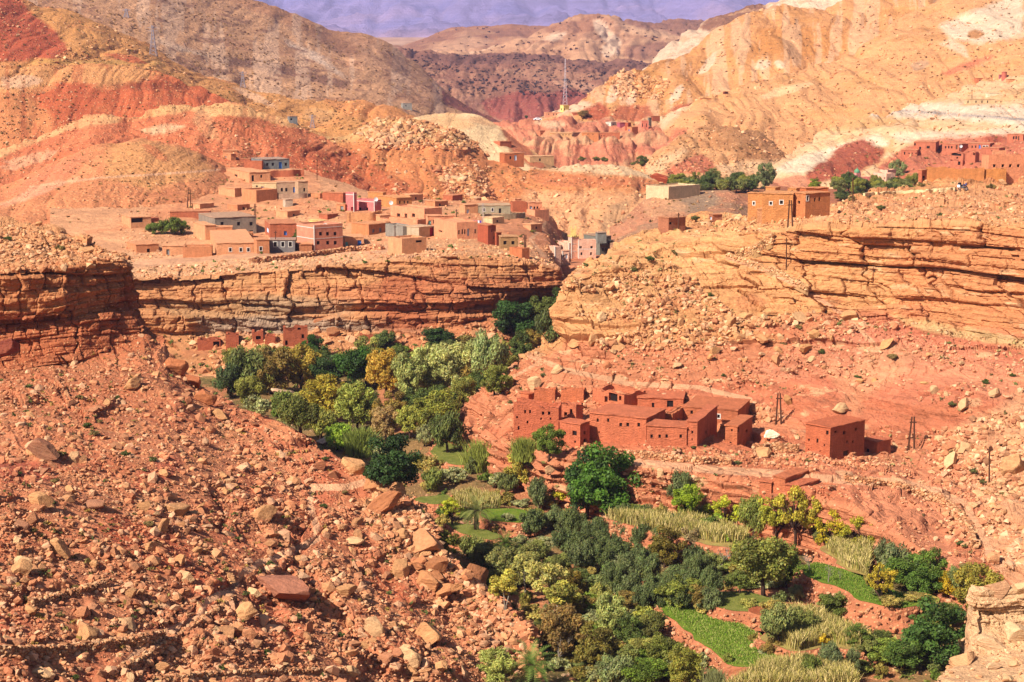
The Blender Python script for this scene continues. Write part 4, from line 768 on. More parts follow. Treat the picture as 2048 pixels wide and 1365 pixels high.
def house(uc, vb, vt, ul, ur, th, col, label, roof='flat', win=(), name='house', cat='house', deep=6.0, keys=None, rcol=None, bury=1.6, ground=None, group=None):
    if ground is None:
        loc, nor, key = terr_hit(uc, vb, keys)
        if loc is None: print('MISS', label); return None
    else: loc = Vector(atz(uc, vb, ground)) if not hasattr(ground, '__len__') else Vector(at(uc, vb, ground[0]))
    a_, b_ = max(uc-ul, 0.), max(ur-uc, 0.)
    if a_ > 1 and b_ > 1: th = max(th, min(50, math.degrees(math.atan(1.25*a_/b_)))) if b_ >= a_ else max(min(th, math.degrees(math.atan(.65*a_/b_))), math.degrees(math.atan(a_/b_/2.3)))
    P = np.array(loc[:]); t = math.radians(th); e1 = np.array([math.cos(t), math.sin(t)]); e2 = np.array([-math.sin(t), math.cos(t)])
    L1 = float(solve(P, e1, ur)) if ur > uc+.5 else deep
    L2 = float(solve(P, e2, ul)) if ul < uc-.5 else deep
    if not 0.5 < L1 < 60: L1 = deep
    if not 0.5 < L2 < 60: L2 = deep
    if ur-uc < 3 and ur > uc+.5: L1 = max(L1, 2)
    z1 = zat(P, vt); h = z1-P[2]
    root = empty(name, P, 0); tag(root, label, cat, group)
    r = random.Random(int(uc*7+vb)); mb = MB(); panels = []
    O = np.zeros(2); ops = {'L': [], 'R': []}
    for w in win:
        u, v, ww, hh = w[:4]; ww *= 1.25; hh *= 1.2; k = w[4] if len(w) > 4 else 'w'
        sd, e = ('L', e2) if u < uc else ('R', e1); L = L2 if sd == 'L' else L1
        s0, s1 = sorted((solve(P, e, u-ww/2), solve(P, e, u+ww/2))); sc_ = (s0+s1)/2
        Q = np.array([P[0]+e[0]*sc_, P[1]+e[1]*sc_, 0]); za = zat(Q, v+hh/2)-P[2]; zb = zat(Q, v-hh/2)-P[2]
        s0 = max(s0, .15); s1 = min(s1, L-.15); zb = min(zb, h-.15); za = max(za, -.1)
        if s1-s0 > .15 and zb-za > .15: ops[sd].append((float(s0), float(s1), float(za), float(zb), k))
    ruin = roof == 'ruin'
    zt = h+(.45 if roof == 'par' else 0)
    def jag(s, sd=0):
        return float(-abs(fbm(np.array([s/1.6+uc+sd*9]), np.array([vb]), np.array([1.]), 3, 5)[0])*min(3.2, h*.7)-r.random()*.12)
    tf = jag if ruin else (lambda s: (r.random()-.5)*.10)
    sub = .9 if ruin else (1.4 if h > 1 else None); thk = .5 if ruin or roof == 'par' else 0
    A = e1*L1; B = e2*L2
    face(mb, panels, O, e1, -e2, L1, -bury, zt, ops['R'], tf, thk, sub)
    face(mb, panels, O, e2, -e1, L2, -bury, zt, ops['L'], tf, thk, sub)
    face(mb, [], A, e2, e1, L2, -bury, zt, [], tf, thk, sub); face(mb, [], B, e1, e2, L1, -bury, zt, [], tf, thk, sub)
    obj('wall', mb.me('wall', wm(col)), root)
    if not ruin:
        rc = rcol or (tuple(x*.96 for x in col) if group == KG else 0) or tuple(min(.9, c*.62+d*.4) for c, d in zip(col, C(226,158,116,K)))
        ov = .13 if roof == 'flat' else -.45; zr = h if roof == 'flat' else h-.05; tk = .15
        nu_, nv_ = max(2, int(L1/1.3)), max(2, int(L2/1.3)); V = []; Q = []
        for lay in (0, 1):
            for i in range(nu_+1):
                for j in range(nv_+1):
                    s = -ov+(L1+2*ov)*i/nu_; q = -ov+(L2+2*ov)*j/nv_; ed = i in (0, nu_) or j in (0, nv_)
                    s += (r.random()-.5)*(.14 if ed else 0); q += (r.random()-.5)*(.14 if ed else 0); p = e1*s+e2*q
                    V.append((p[0], p[1], zr+.004+(tk if lay else 0)+(r.random()-.5)*.09*lay))
        n1 = (nu_+1)*(nv_+1); f = lambda i, j, l: l*n1+i*(nv_+1)+j
        for i in range(nu_):
            for j in range(nv_):
                Q.append((f(i,j,1), f(i+1,j,1), f(i+1,j+1,1), f(i,j+1,1))); Q.append((f(i,j,0), f(i,j+1,0), f(i+1,j+1,0), f(i+1,j,0)))
        for i in range(nu_): Q.append((f(i,0,0), f(i+1,0,0), f(i+1,0,1), f(i,0,1))); Q.append((f(i+1,nv_,0), f(i,nv_,0), f(i,nv_,1), f(i+1,nv_,1)))
        for j in range(nv_): Q.append((f(0,j+1,0), f(0,j,0), f(0,j,1), f(0,j+1,1))); Q.append((f(nu_,j,0), f(nu_,j+1,0), f(nu_,j+1,1), f(nu_,j,1)))
        me = bpy.data.meshes.new('roof'); me.from_pydata(V, [], Q); me.materials.append(wm(rc)); obj('roof', me, root)
    elif h > 2.2:      # collapsed floor inside a ruin
        m2 = MB(); a = e1*.5+e2*.5; zf = h*.45
        m2.box((a[0], a[1], -bury), (e1[0]*(L1-1), e1[1]*(L1-1), 0), (e2[0]*(L2-1), e2[1]*(L2-1), 0), (0, 0, bury+zf)); obj('collapsed_floor', m2.me('collapsed_floor', wm(tuple(c*.9 for c in col))), root)
    for k, a, b, c, d, e, n, ww, hh in panels:
        m = MB(); m.quad(a, b, c, d); kc = {'w': DARK, 't': DARK, 'd': WOOD, 'k': DARK, 'b': BLU, 'q': TUR, 'r': REDD, 'l': LBL, 'g': C(120,120,120)}[k[0]]
        isd = k[0] not in 'wtk'
        p = obj('door' if isd else 'window', m.me('door' if isd else 'window', pm(kc, 'door_panel' if isd else 'unlit_inside_panel')), root)  # dark panels are painted as the unlit inside of windows and open doorways
        if len(k) > 1 or k[0] == 't':       # pale painted surround, 3 cm proud
            g = MB(); tw = .13; of = n*.31+n*.0; dn = n*.05; up = np.array([0, 0, 1.]); b0 = a+n*.255
            g.box(b0-e*tw-up*tw, e*(ww+2*tw), dn, up*tw); g.box(b0-e*tw+up*hh, e*(ww+2*tw), dn, up*tw)
            g.box(b0-e*tw, e*tw, dn, up*hh); g.box(b0+e*ww, e*tw, dn, up*hh); obj('window_frame', g.me('window_frame', pm(WHI, 'pale_trim')), p)
    root['_L'] = 0; del root['_L']
    return dict(root=root, P=P, e1=e1, e2=e2, L1=L1, L2=L2, h=h, zt=zt)
def stripes(Hh, zs, col, w=.14, corner=True):
    m = MB(); e1, e2 = np.append(Hh['e1'], 0), np.append(Hh['e2'], 0); up = np.array([0, 0, 1.])
    for z in zs:
        m.box(-e2*.03-e1*.03+up*z, e1*(Hh['L1']+.03), e2*.03, up*w); m.box(-e1*.03+up*z, e1*.03, e2*Hh['L2'], up*w)
    if corner: m.box(-e2*.045-e1*.045-up*.5, e1*.2, e2*.2, up*(Hh['zt']+.5))
    obj('trim', m.me('trim', pm(col, 'pale_trim')), Hh['root'])
def W(us, v, w, h, k='w'): return [(u, v, w, h, k) for u in us]
# ---------------- mud brick village on the right bank (ksar)
KG = 'mud brick ruins on the right bank'
KL = [
 (1117,862,806,1027,1123,74,'largest roofless mud brick house at the left end of the ruined hamlet','ruin',W([1086,1098],827,4,6)+W([1050,1060],824,3,6)+W([1082,1101],838,2.5,4)+[(1055,845,3,5,'w'),(1037,858,3,9,'d'),(1034,835,3,4,'w')]),
 (1160,895,850,1119,1179,70,'two storey mud brick ruin standing lowest and nearest the reeds','flat',[(1129,867,5,6,'w'),(1149,867,7,8,'w'),(1150,884,3,4,'w'),(1170,884,5,10,'k'),(1169,866,3,6,'w')]),
 (1152,850,808,1119,1166,72,'narrow cracked mud brick tower behind the lowest ruin','ruin',[(1131,829,5,7,'w'),(1124,845,7,7,'k'),(1142,824,4,9,'w')]),
 (1110,806,778,1068,1112,72,'upper ruined wall rising behind the largest roofless house','ruin',[]),
 (1167,806,778,1122,1170,72,'crumbling mud brick wall stump on top of the hamlet','ruin',[]),
 (1057,815,789,1041,1068,72,'small turret with a dark window above the largest roofless house','flat',[(1047,800,6,8,'w'),(1056,800,2,4,'w')]),
 (1292,884,838,1179,1330,72,'long two storey mud brick house in the centre of the hamlet','flat',W([1195,1216],841,3.5,6)+W([1241,1255,1277],850,4.5,6.5)+[(1198,865,2,4,'w'),(1304,848,3,7,'w')]),
 (1373,892,857,1293,1385,72,'low lean-to with four windows below the long mud brick house','flat',W([1303,1319,1333,1361],873,4,6)),
 (1394,893,845,1373,1434,70,'tall right hand block with a wooden door at the hamlet front','flat',[(1384,865,3,5,'w'),(1384,879,2,3,'w'),(1412,865,3,5,'w'),(1412,883,8,11,'d')]),
 (1248,824,785,1185,1291,70,'upper house with a broken open loft above the long house','ruin',[(1226,795,14,14,'k'),(1212,799,5,10,'w'),(1200,812,3,4,'w'),(1240,797,4,8,'k')]),
 (1366,824,799,1275,1372,72,'long low house with a collapsing end behind the hamlet','flat',[(1306,812,4,10,'w'),(1340,808,10,11,'k')]),
 (1345,852,828,1330,1371,70,'small cube house in the inner court of the hamlet','ruin',[(1365,840,3,5,'w')]),
 (1475,853,822,1366,1499,70,'long rear house with two white framed windows','flat',[(1383,825,4,6,'w'),(1402,836,6,7,'k'),(1421,830,4,6,'t'),(1437,833,4,6,'t'),(1487,838,4,5,'w')]),
 (1474,891,854,1450,1504,66,'small detached cube ruin at the right end of the hamlet','flat',[(1463,861,3,4,'w'),(1475,858,4,14,'k'),(1493,862,3,5,'w'),(1461,887,3,5,'w')]),
 (1659,918,857,1610,1728,42,'square three storey mud brick tower house standing alone','flat',[(1670,864,4,4,'w'),(1687,866,4,6,'w'),(1710,859,3,5,'w'),(1653,866,4,7,'w'),(1634,882,3,7,'w'),(1617,880,3,4,'w'),(1617,899,2,3,'w'),(1693,884,2.5,4,'w'),(1705,884,2.5,4,'w'),(1692,910,9,14,'d'),(1640,903,2,3,'w'),(1648,891,2,4,'w')]),
 (1754,908,886,1722,1781,48,'low annex with an open doorway beside the square tower house','flat',[(1735,905,5,12,'k')]),
 (1542,997,966,1518,1548,60,'little mud brick shed behind the valley trees','flat',[]),
 (1570,985,958,1546,1617,50,'low flat roofed store above the valley trees','flat',[]),
 (1592,1000,975,1570,1636,46,'lowest mud brick store half hidden by almond trees','flat',[])]
for a in KL:
    nm = 'mud_house'; c = KS if a[0] != 1659 else C(198,102,72,K); r_ = random.Random(a[0]); c = tuple(x*r_.uniform(.93, 1.08) for x in c)
    house(a[0], a[1], a[2], a[3], a[4], a[5], c, a[6], a[7], a[8], 'mud_house', 'house', 5, (OS,), group=KG)
# ---------------- main village on the mesa
VM = ('village_mesa', 'front_mound', 'capped_hill', 'rocky_orange_hill', 'red_hill')
VL = [
 (446,309,302,405,447,12,AD,'long mud wall room highest up the mound','flat',[]), (462,322,309,446,472,14,AD,'small stepped mud room below the highest one','flat',[(451,317,4,7,'g')]),
 (500,336,319,471,502,14,ADR,'dark red mud room left of the blue grey house','flat',[]), (524,340,325,489,527,14,ADR,'low red front court of the blue grey house','par',[]),
 (525,339,320,503,579,6,C(128,132,140,K),'blue grey house with a blue door high on the mound','flat',W([535,546,572],329,4,5)+[(561,331,5,11,'b')]),
 (499,367,346,453,541,22,AD2,'two faced mud house below the blue grey one','flat',[(460,352,4,5,'w'),(472,354,5,8,'k'),(506,357,4,10,'w'),(523,353,3,5,'w')]),
 (470,395,378,437,483,24,AD2,'small tan roofed mud house at the mound foot','flat',[(483,386,3,8,'g')]),
 (553,392,367,505,556,20,CRW,'cream rendered house wall with a narrow blue door','flat',[(525,379,4,9,'b'),(514,373,3,3,'w')]),
 (554,396,366,550,592,8,C(190,150,128,K),'lilac grey house with three small windows','flat',W([564,573],380,3.5,6)+[(589,380,4,9,'b')]),
 (597,396,364,590,616,20,C(200,160,132,K),'tall end block of the lilac grey house','flat',[(609,380,3,6,'w')]),
 (513,406,384,484,555,24,AD,'angled mud courtyard wall under the cream house','par',[]), (571,415,400,566,586,14,C(200,176,160,K),'pale concrete cistern cube on the hillside','flat',[]),
 (262,458,436,244,303,10,AD2,'open fronted shed with wooden posts at the village edge','flat',[(270,441,26,8,'k')]), (340,436,424,337,419,5,ADR,'low long red building behind the olive clump','flat',[]),
 (300,446,436,262,318,18,ADR,'tumbled mud house behind the open shed','ruin',[]),
 (430,473,437,398,513,10,C(150,132,124,K),'big grey two storey house with a tan roof','flat',[(445,448,5,6,'w'),(478,448,5,6,'w'),(503,448,5,6,'w'),(484,466,6,7,'w'),(503,466,6,8,'w')]),
 (411,480,452,387,432,26,AD2,'orange mud block leaning on the big grey house','flat',[]), (433,480,456,430,465,8,AD,'mud house with two dark windows before the big grey house','flat',W([442,455],468,4,6)),
 (466,480,471,464,505,6,AD,'low mud yard wall before the big grey house','par',[]),
 (273,506,491,254,318,10,AD,'front row mud house at the far left of the road','flat',[(297,502,5,7,'k')]), (325,512,493,322,367,6,AD2,'front row mud house with a pale door','flat',[(336,505,5,10,'g')]),
 (366,516,498,360,424,4,AD,'long blank mud wall room beside the road','par',[]), (434,512,488,420,511,6,AD2,'front row mud house with three small white windows','flat',W([461,482,497],500,4,6,'t')+[(424,507,5,12,'l')]),
 (514,508,481,508,539,5,AD,'narrow orange mud house next to the three window one','flat',[(522,498,4,6,'t')]), (539,505,481,536,590,4,C(128,122,130,K),'lead grey house with three white windows by the road','flat',W([551,566,581],489,5,8,'t')),
 (600,503,490,592,624,16,AD,'low mud hut right of the lead grey house','flat',[]),
 (541,478,449,530,594,10,ADR,'courtyard house with a blue door behind the pink villa','flat',[(535,461,4,8,'l'),(571,467,5,7,'b')]),
 (686,406,387,645,694,16,ADR,'dark red mud barn left of the rose pink house','flat',[]), (690,423,410,673,695,16,AD,'small mud outhouse below the dark red barn','flat',[(684,418,5,9,'g')]),
 (793,417,397,757,824,34,OCW,'ochre house with a dark windowed side behind the rose house','flat',W([800,809,816],405,2.5,5)), (766,400,386,736,772,20,OCW,'upper ochre block at the back of the rose house','flat',[]),
 (849,444,421,781,884,14,SALW,'wide salmon house with an outside stair','par',W([797,827],431,5,6)+[(812,433,4,9,'d'),(850,427,3,4,'w')]),
 (835,457,444,759,852,8,SALW,'lower salmon yard in front of the wide salmon house','par',[(776,449,8,9,'q')]), (856,452,433,851,885,10,SALW,'salmon wing with a turquoise door','flat',[(859,447,5,9,'q'),(868,444,3,6,'w'),(877,444,3,6,'w')]),
 (889,447,433,884,914,8,SALW,'small salmon room by the lone pole','flat',[(888,442,4,7,'k'),(903,440,4,8,'k')]),
 (738,471,450,703,781,22,C(206,132,88,K),'tan mud house with three grey windows','flat',[(747,462,4,6,'g'),(761,460,4,7,'g'),(773,461,4,6,'g')]),
 (806,477,457,771,830,6,C(150,140,136,K),'grey plastered yard wall with green plants behind','par',[]), (838,477,456,809,869,8,C(196,172,150,K),'cream grey garage with a crimson gate','flat',[(864,466,7,18,'r')]),
 (914,478,449,868,956,26,SALW,'largest salmon compound with washing on its roof','par',[(918,465,3,7,'w'),(925,464,2.5,8,'w'),(930,464,2.5,8,'w'),(937,465,4,12,'l'),(951,463,3,7,'w'),(881,463,6,3,'w')]),
 (976,490,452,955,992,36,C(176,86,60,K),'dark red two storey house behind the lattice pylon','flat',[(984,462,2,5,'w'),(988,476,2,5,'w')]), (993,492,466,990,1003,36,C(176,86,60,K),'low red lean-to of the dark red house','flat',[]),
 (1001,498,475,998,1036,6,C(176,132,92,K),'brown house with two square windows below the slope','flat',W([1010,1026],486,5,6)),
 (1044,517,502,1019,1059,30,C(200,116,76,K),'small roofless cube at the cliff corner','par',[]), (804,510,482,776,853,20,AD2,'walled stone courtyard on the brink of the cliff','par',[(838,483,10,4,'k')]),
 (690,495,476,684,728,8,AD2,'mud garage with blue and turquoise doors','flat',[(719,488,6,12,'b'),(691,491,8,11,'q')]),
 (930,428,411,919,956,10,AD2,'mud house with a white door left of the long grey one','flat',[(936,424,4,7,'l')]), (957,428,412,954,1021,5,C(172,158,138,K),'long grey house with rooftop bars above the gully','flat',W([968,985],420,3,5,'t')+[(1000,422,4,8,'k')]),
 (1025,424,408,1020,1054,6,ADR,'red brick yard between the grey and the salmon house','par',[]), (1030,410,399,1025,1043,14,SALW,'salmon roof room above the red brick yard','flat',[]),
 (1057,427,406,1052,1084,8,SALW,'salmon house with a white door at the row end','flat',[(1062,419,4,10,'l'),(1069,417,3,6,'w'),(1075,417,3,6,'w')]), (1070,434,424,1053,1098,10,SALW,'low salmon terrace wall at the row end','par',[]),
 (1009,327,308,999,1048,16,C(190,106,66,K),'lonely brown house on the saddle','flat',[(1031,316,4,9,'l'),(1021,316,3,5,'w')]), (1000,293,284,987,1023,12,ADR,'small red house above the lonely saddle house','flat',[]), (1060,326,314,1047,1108,5,C(206,160,120,K),'pale low row beyond the saddle','flat',[(1080,320,3,4,'w')]),
 (579,246,234,575,595,10,C(128,130,140,K),'small blue grey block at the end of the red ridge','flat',[(583,239,3,3,'w')]), (806,218,207,802,824,10,C(150,146,146,K),'tiny grey block house on the distant ridge','flat',[(812,212,2,2,'w')])]
VL += [(760,446,432,735,781,20,AD2,'tan mud house below the rose pink house terrace','flat',W([748,768],440,3,4)), (645,470,458,620,668,24,AD,'low mud house behind the pink villa','flat',[(655,465,3,5,'w')]), (575,436,424,552,600,20,AD2,'mud house on the scrubby slope between the two groups','flat',[(588,431,3,4,'w')]), (655,440,430,638,676,26,ADR,'small red mud house above the pink villa','flat',[]),
 (820,402,391,800,846,20,AD2,'tan house at the foot of the red slope','flat',W([832],397,3,4)), (870,415,404,850,896,24,AD,'mud house above the salmon houses','flat',W([880],410,3,4)), (905,402,392,886,925,20,ADR,'dark mud house on the slope over the lone pole','flat',[]), (475,422,411,455,500,24,AD,'mud house between the mound and the big grey house','flat',[(487,417,3,4,'w')]), (400,419,409,378,428,16,AD2,'long low house on the bare slope','flat',[]),
 (1062,462,450,1046,1084,20,AD2,'mud house where the path leaves the village','flat',[(1073,456,3,4,'w')]), (985,448,437,966,1008,24,CRW,'cream house above the dark red one','flat',W([995],443,3,4)), (640,398,388,622,646,20,AD,'mud house left of the dark red barn','flat',[])]
for a in VL: house(a[0], a[1], a[2], a[3], a[4], a[5], a[6], a[7], a[8], a[9], 'mud_house' if a[6] in (AD, AD2, ADR) else 'house', 'house', 5, group='houses of the village above the cliff')
def fancy(args, zs, col, **k):
    h = house(*args, **k)
    if h: stripes(h, [q*h['h'] for q in zs], col)
    return h
fancy((629,503,455,594,686,12,C(218,140,116,K),'two storey pink villa with white bands and six windows','par',W([642,656,671],468,5,6,'t')+W([637,656,671],486,5,6,'t'),'villa','house'), [.5,.95], WHI)
fancy((640,453,443,618,652,12,YEL,'yellow roof room on top of the pink villa','flat',[(622,448,4,6,'q')],'roof_room','roof room'), [], WHI, ground=(428,))
fancy((749,424,404,710,763,22,ROSEP,'rose pink house with white edging above a stone terrace','par',W([720,734],419,4,6,'t')+[(705,418,5,8,'r')],'house','house'), [.95], WHI)
fancy((708,424,389,692,714,14,ROSEP,'rose pink stair tower with a white rim','par',[(705,419,5,8,'r')],'tower','tower'), [.95], WHI)
# pink mosque below the mesa
MK = ('lower_terrace', 'rocky_orange_hill', 'village_mesa')
fancy((1157,518,484,1154,1192,4,LPK,'pink mosque hall with crenels and four windows','par',W([1161,1183],495,4,4)+W([1163,1182],508,3,5),'mosque','mosque'), [.55], WHI, keys=MK, deep=8)
fancy((1138,518,490,1108,1158,10,LPK,'pink inner wing of the mosque left of its minaret','par',[(1122,494,3,5,'w')],'mosque_wing','mosque'), [], WHI, keys=MK, deep=7)
fancy((1110,520,498,1095,1122,30,LPK,'small pink gatehouse left of the mosque','par',[(1104,511,3,5,'w')],'gatehouse','house'), [], WHI, keys=MK)
fancy((1125,520,502,1122,1138,6,LPK,'low pink porch between gatehouse and minaret','flat',[(1119,515,3,7,'k'),(1128,512,3,4,'w'),(1133,513,4,8,'l')],'porch','house'), [], WHI, keys=MK)
mn = fancy((1143,518,478,1136,1157,14,LPK,'square pink minaret with white bands and a little cream turret','par',[],'minaret','minaret'), [.35,.72], WHI, keys=MK, deep=3)
if mn:
    m = MB(); c = mn['e1']*mn['L1']/2+mn['e2']*mn['L2']/2; s = .75; h = mn['zt']
    m.box((c[0]-s, c[1]-s, h-.2), (2*s, 0, 0), (0, 2*s, 0), (0, 0, 2.3))
    for dx in (-s, s-.3):
        for dy in (-s, s-.3): m.box((c[0]+dx, c[1]+dy, h+2.1), (.3, 0, 0), (0, .3, 0), (0, 0, .7))
    obj('turret', m.me('turret', wm(YEL)), mn['root'])
    for p in [mn['e1']*mn['L1']*q for q in np.linspace(0, 1, 5)]+[mn['e2']*mn['L2']*q for q in np.linspace(.2, 1, 4)]:
        m = MB(); m.box((p[0]-.15, p[1]-.15, h), (.3, 0, 0), (0, .3, 0), (0, 0, .5)); obj('crenel', m.me('crenel', wm(YEL)), mn['root'])
house(1200,511,474,1167,1222,30,C(122,120,116,K),'dark grey concrete block house right of the mosque','flat',W([1206,1212,1218],486,2.5,5)+W([1206,1212,1218],500,2.5,5),'block_house','house',8,MK)
house(1195,476,466,1191,1213,8,C(140,138,138,K),'grey roof room on the dark grey block house','flat',[],'roof_room','roof room',3,None,ground=(468,)); house(1224,502,491,1221,1235,8,C(120,110,106,K),'grey lean-to right of the block house','flat',[],'shed','shed',5,MK)
# right rim
RK = (OS, 'grey_mound', 'oasis_floor')
h = house(1337,400,377,1292,1400,38,C(222,190,156,K),'pale walled compound beside the red dome rock','par',[],'compound','compound',8,('grey_mound','rocky_orange_hill','oasis_floor')); 
house(1374,381,367,1370,1420,4,C(196,122,86,K),'orange half of the flat roofed row on the grey mound','flat',[(1378,373,5,6,'k')],'house','house',5,('grey_mound',)); house(1421,381,367,1418,1465,4,C(150,108,96,K),'mauve half of the flat roofed row with white windows','flat',W([1424,1446],374,4,5,'t')+[(1461,376,3,8,'k')],'house','house',5,('grey_mound',))
house(1337,462,437,1316,1371,10,C(176,110,84,K),'small brown house on the slope left of the rim','flat',[(1341,447,4,4,'w')],'house','house',4,RK); house(1425,446,430,1417,1444,10,C(190,120,92,K),'tiny house with a blue door on the slope','flat',[(1421,438,3,8,'l')],'house','house',4,RK)
CT = OCW
for a in [(1524,440,388,1495,1530,34,CT,'broad ochre corner tower of the stone kasbah','flat',[(1507,407,3,5,'t')]), (1585,438,389,1524,1592,10,CT,'middle range of the ochre kasbah with white windows','flat',[(1541,407,4,5,'t'),(1562,405,5,6,'t')]),
 (1610,436,388,1586,1659,30,C(206,126,80,K),'right wing of the ochre kasbah with a white arched window','flat',[(1597,405,4,5,'w'),(1614,397,3,8,'t'),(1629,400,3,6,'w'),(1638,399,3,6,'w')]),
 (1550,392,376,1531,1560,28,CT,'rubble turret on the kasbah roof','flat',[]), (1592,392,378,1575,1599,28,CT,'small roof hut on the kasbah','flat',[(1584,383,3,4,'w')]), (1612,392,378,1600,1656,12,C(214,118,70,K),'long back storey of the kasbah','flat',[])]:
    house(a[0], a[1], a[2], a[3], a[4], a[5], a[6], a[7], a[8], a[9], 'kasbah', 'kasbah', 7, None if a[1] < 400 else (OS,), ground=(362,) if a[1] < 400 else None, bury=3)
house(1562,441,421,1514,1571,6,C(200,136,96,K),'low front annex of the kasbah with a door','flat',[(1538,433,7,11,'d'),(1545,416,1,1,'w')],'annex','house',3,(OS,)); house(1605,434,412,1568,1651,36,OCW,'ochre garden wall in front of the kasbah','par',[],'garden_wall','wall',4,(OS,))
house(1476,430,420,1452,1498,16,C(214,140,80,K),'roofless rubble hut left of the kasbah','ruin',[(1468,428,9,4,'k')],'hut','hut',5,(OS,))
house(1712,378,348,1707,1721,14,C(236,150,150,K),'rose turret with a green dome among the oasis trees','par',[(1717,372,3,5,'w')],'turret_house','house',3,('oasis_floor','badland_slope'),bury=4)
house(1721,376,357,1718,1746,6,C(226,130,124,K),'rose wing beside the green domed turret','par',[(1727,366,2,4,'w')],'house','house',5,('oasis_floor','badland_slope'),bury=4)
house(1772,373,350,1745,1790,24,LPK,'pale pink two storey house in the oasis','par',W([1748,1756,1760,1768],357,2,3)+W([1758,1767],366,2,3)+[(1776,357,2,4,'w'),(1783,357,2,4,'w')],'house','house',7,('oasis_floor','badland_slope'),bury=4)
house(1775,349,343,1759,1792,20,LPK,'upper storey of the pale pink oasis house','par',W([1763,1775],347,2,2.5),'house','house',5,None,ground=(612,))
for a in [(1826,368,349,1811,1842,22,C(206,122,90,K),'plain salmon mud house right of the oasis','flat',[]), (1843,366,341,1836,1853,14,C(190,104,76,K),'narrow mud house against the ochre ruin','flat',[(1847,355,4,5,'k'),(1847,362,3,5,'k')])]:
    house(a[0],a[1],a[2],a[3],a[4],a[5],a[6],a[7],a[8],a[9],'mud_house','house',6,('oasis_floor','badland_slope','ochre_slope'),bury=4)
BK = ('badland_slope', 'oasis_floor')
for a in [(1871,304,285,1827,1878,14,'upper left house of the blood red hamlet','flat',[(1829,289,3,4,'w'),(1840,297,3,5,'k'),(1856,295,5,4,'k')]), (1834,312,301,1802,1839,14,'low house with tiny windows left in the red hamlet','flat',[(1809,307,2,5,'w'),(1818,307,2,2,'w'),(1824,307,2,2,'w'),(1832,307,2,2,'w')]),
 (1918,303,289,1884,1936,24,'red hamlet house with three windows and a dark side','flat',[(1891,295,2.5,4,'w'),(1897,295,2.5,4,'w'),(1903,295,2.5,4,'w'),(1913,295,3,7,'d')]), (1979,302,288,1937,1988,16,'red hamlet house with two white framed windows','flat',[(1944,294,2,4,'w'),(1951,294,2,4,'w'),(1959,294,3,6,'b'),(1968,294,4,4,'t'),(1973,294,4,4,'t')]),
 (1926,322,306,1900,1944,14,'open loggia ruin in the middle of the red hamlet','ruin',[(1912,309,16,5,'k'),(1914,316,3,3,'w')]), (1950,326,304,1930,1958,18,'broken tower ruin right of the loggia','ruin',[(1948,308,4,5,'k')]), (1925,333,320,1900,1955,10,'lowest tumbled walls of the red hamlet','ruin',[(1918,327,4,6,'w'),(1935,327,3,5,'w')]),
 (1998,306,297,1962,2008,14,'low red house behind the salmon hotel','flat',[(1984,302,2,2,'w')]), (2046,282,270,2014,2060,8,'red house with awning high at the right edge','flat',W([2027,2032],276,2.5,5)+[(2037,277,2,7,'d')])]:
    house(a[0], a[1], a[2], a[3], a[4], a[5], C(196,112,86,K), a[6], a[7], a[8], 'mud_house', 'house', 6, BK, group='houses of the red hamlet')
house(1976,352,315,1962,2060,6,C(234,150,112,K),'large salmon hotel cut off by the right edge','par',W([2006],313,5,6,'t')+W([1988,2005,2020,2036],332,4.5,5,'t'),'hotel','hotel',8,(OS,),bury=5)
house(1986,318,305,1984,2012,6,C(236,156,118,K),'stepped upper storey of the salmon hotel','par',[(2005,314,5,6,'t')],'upper_storey','hotel',5,None,ground=(432,)); 
house(1968,361,334,1852,1974,4,C(210,134,80,K),'long weathered ochre mud wall above the road','ruin',[],'mud_wall','wall',1.2,(OS,),bury=4); house(1972,358,336,1968,2012,6,C(222,144,82,K),'round ended rubble wall joined to the ochre mud wall','ruin',[],'rubble_wall','wall',3,(OS,),bury=4)
# upper right scatter
for a in [(1953,167,157,1948,1997,5,C(206,120,86,K),'low red row high on the right hills','flat',W([1960,1975],162,2,3)), (1999,159,150,1997,2012,6,C(176,100,110,K),'purple hut beside the round water tank','flat',[]), (2016,166,159,2012,2052,5,C(214,150,112,K),'pale row right of the round water tank','flat',[]),
 (1933,209,199,1929,1990,5,C(226,190,152,K),'cream row with five openings on the pale clay','flat',W([1936,1952,1964,1975],204,2,4)), (1975,195,187,1971,2012,5,C(240,222,196,K),'white low house above the cream row','flat',[]), (1512,180,175,1508,1532,8,C(240,200,160,K),'small pale sheepfold in the middle of the orange slope','par',[]),
 (1402,201,197,1400,1422,8,C(206,130,86,K),'tiny orange hut on the grooved slope','flat',[]), (1449,189,184,1446,1456,8,C(120,60,50,K),'tiny dark hut on the grooved slope','flat',[])]:
    house(a[0], a[1], a[2], a[3], a[4], a[5], a[6], a[7], a[8], a[9], 'hut' if a[4]-a[0] < 25 else 'house', 'house', 6, None, bury=3)
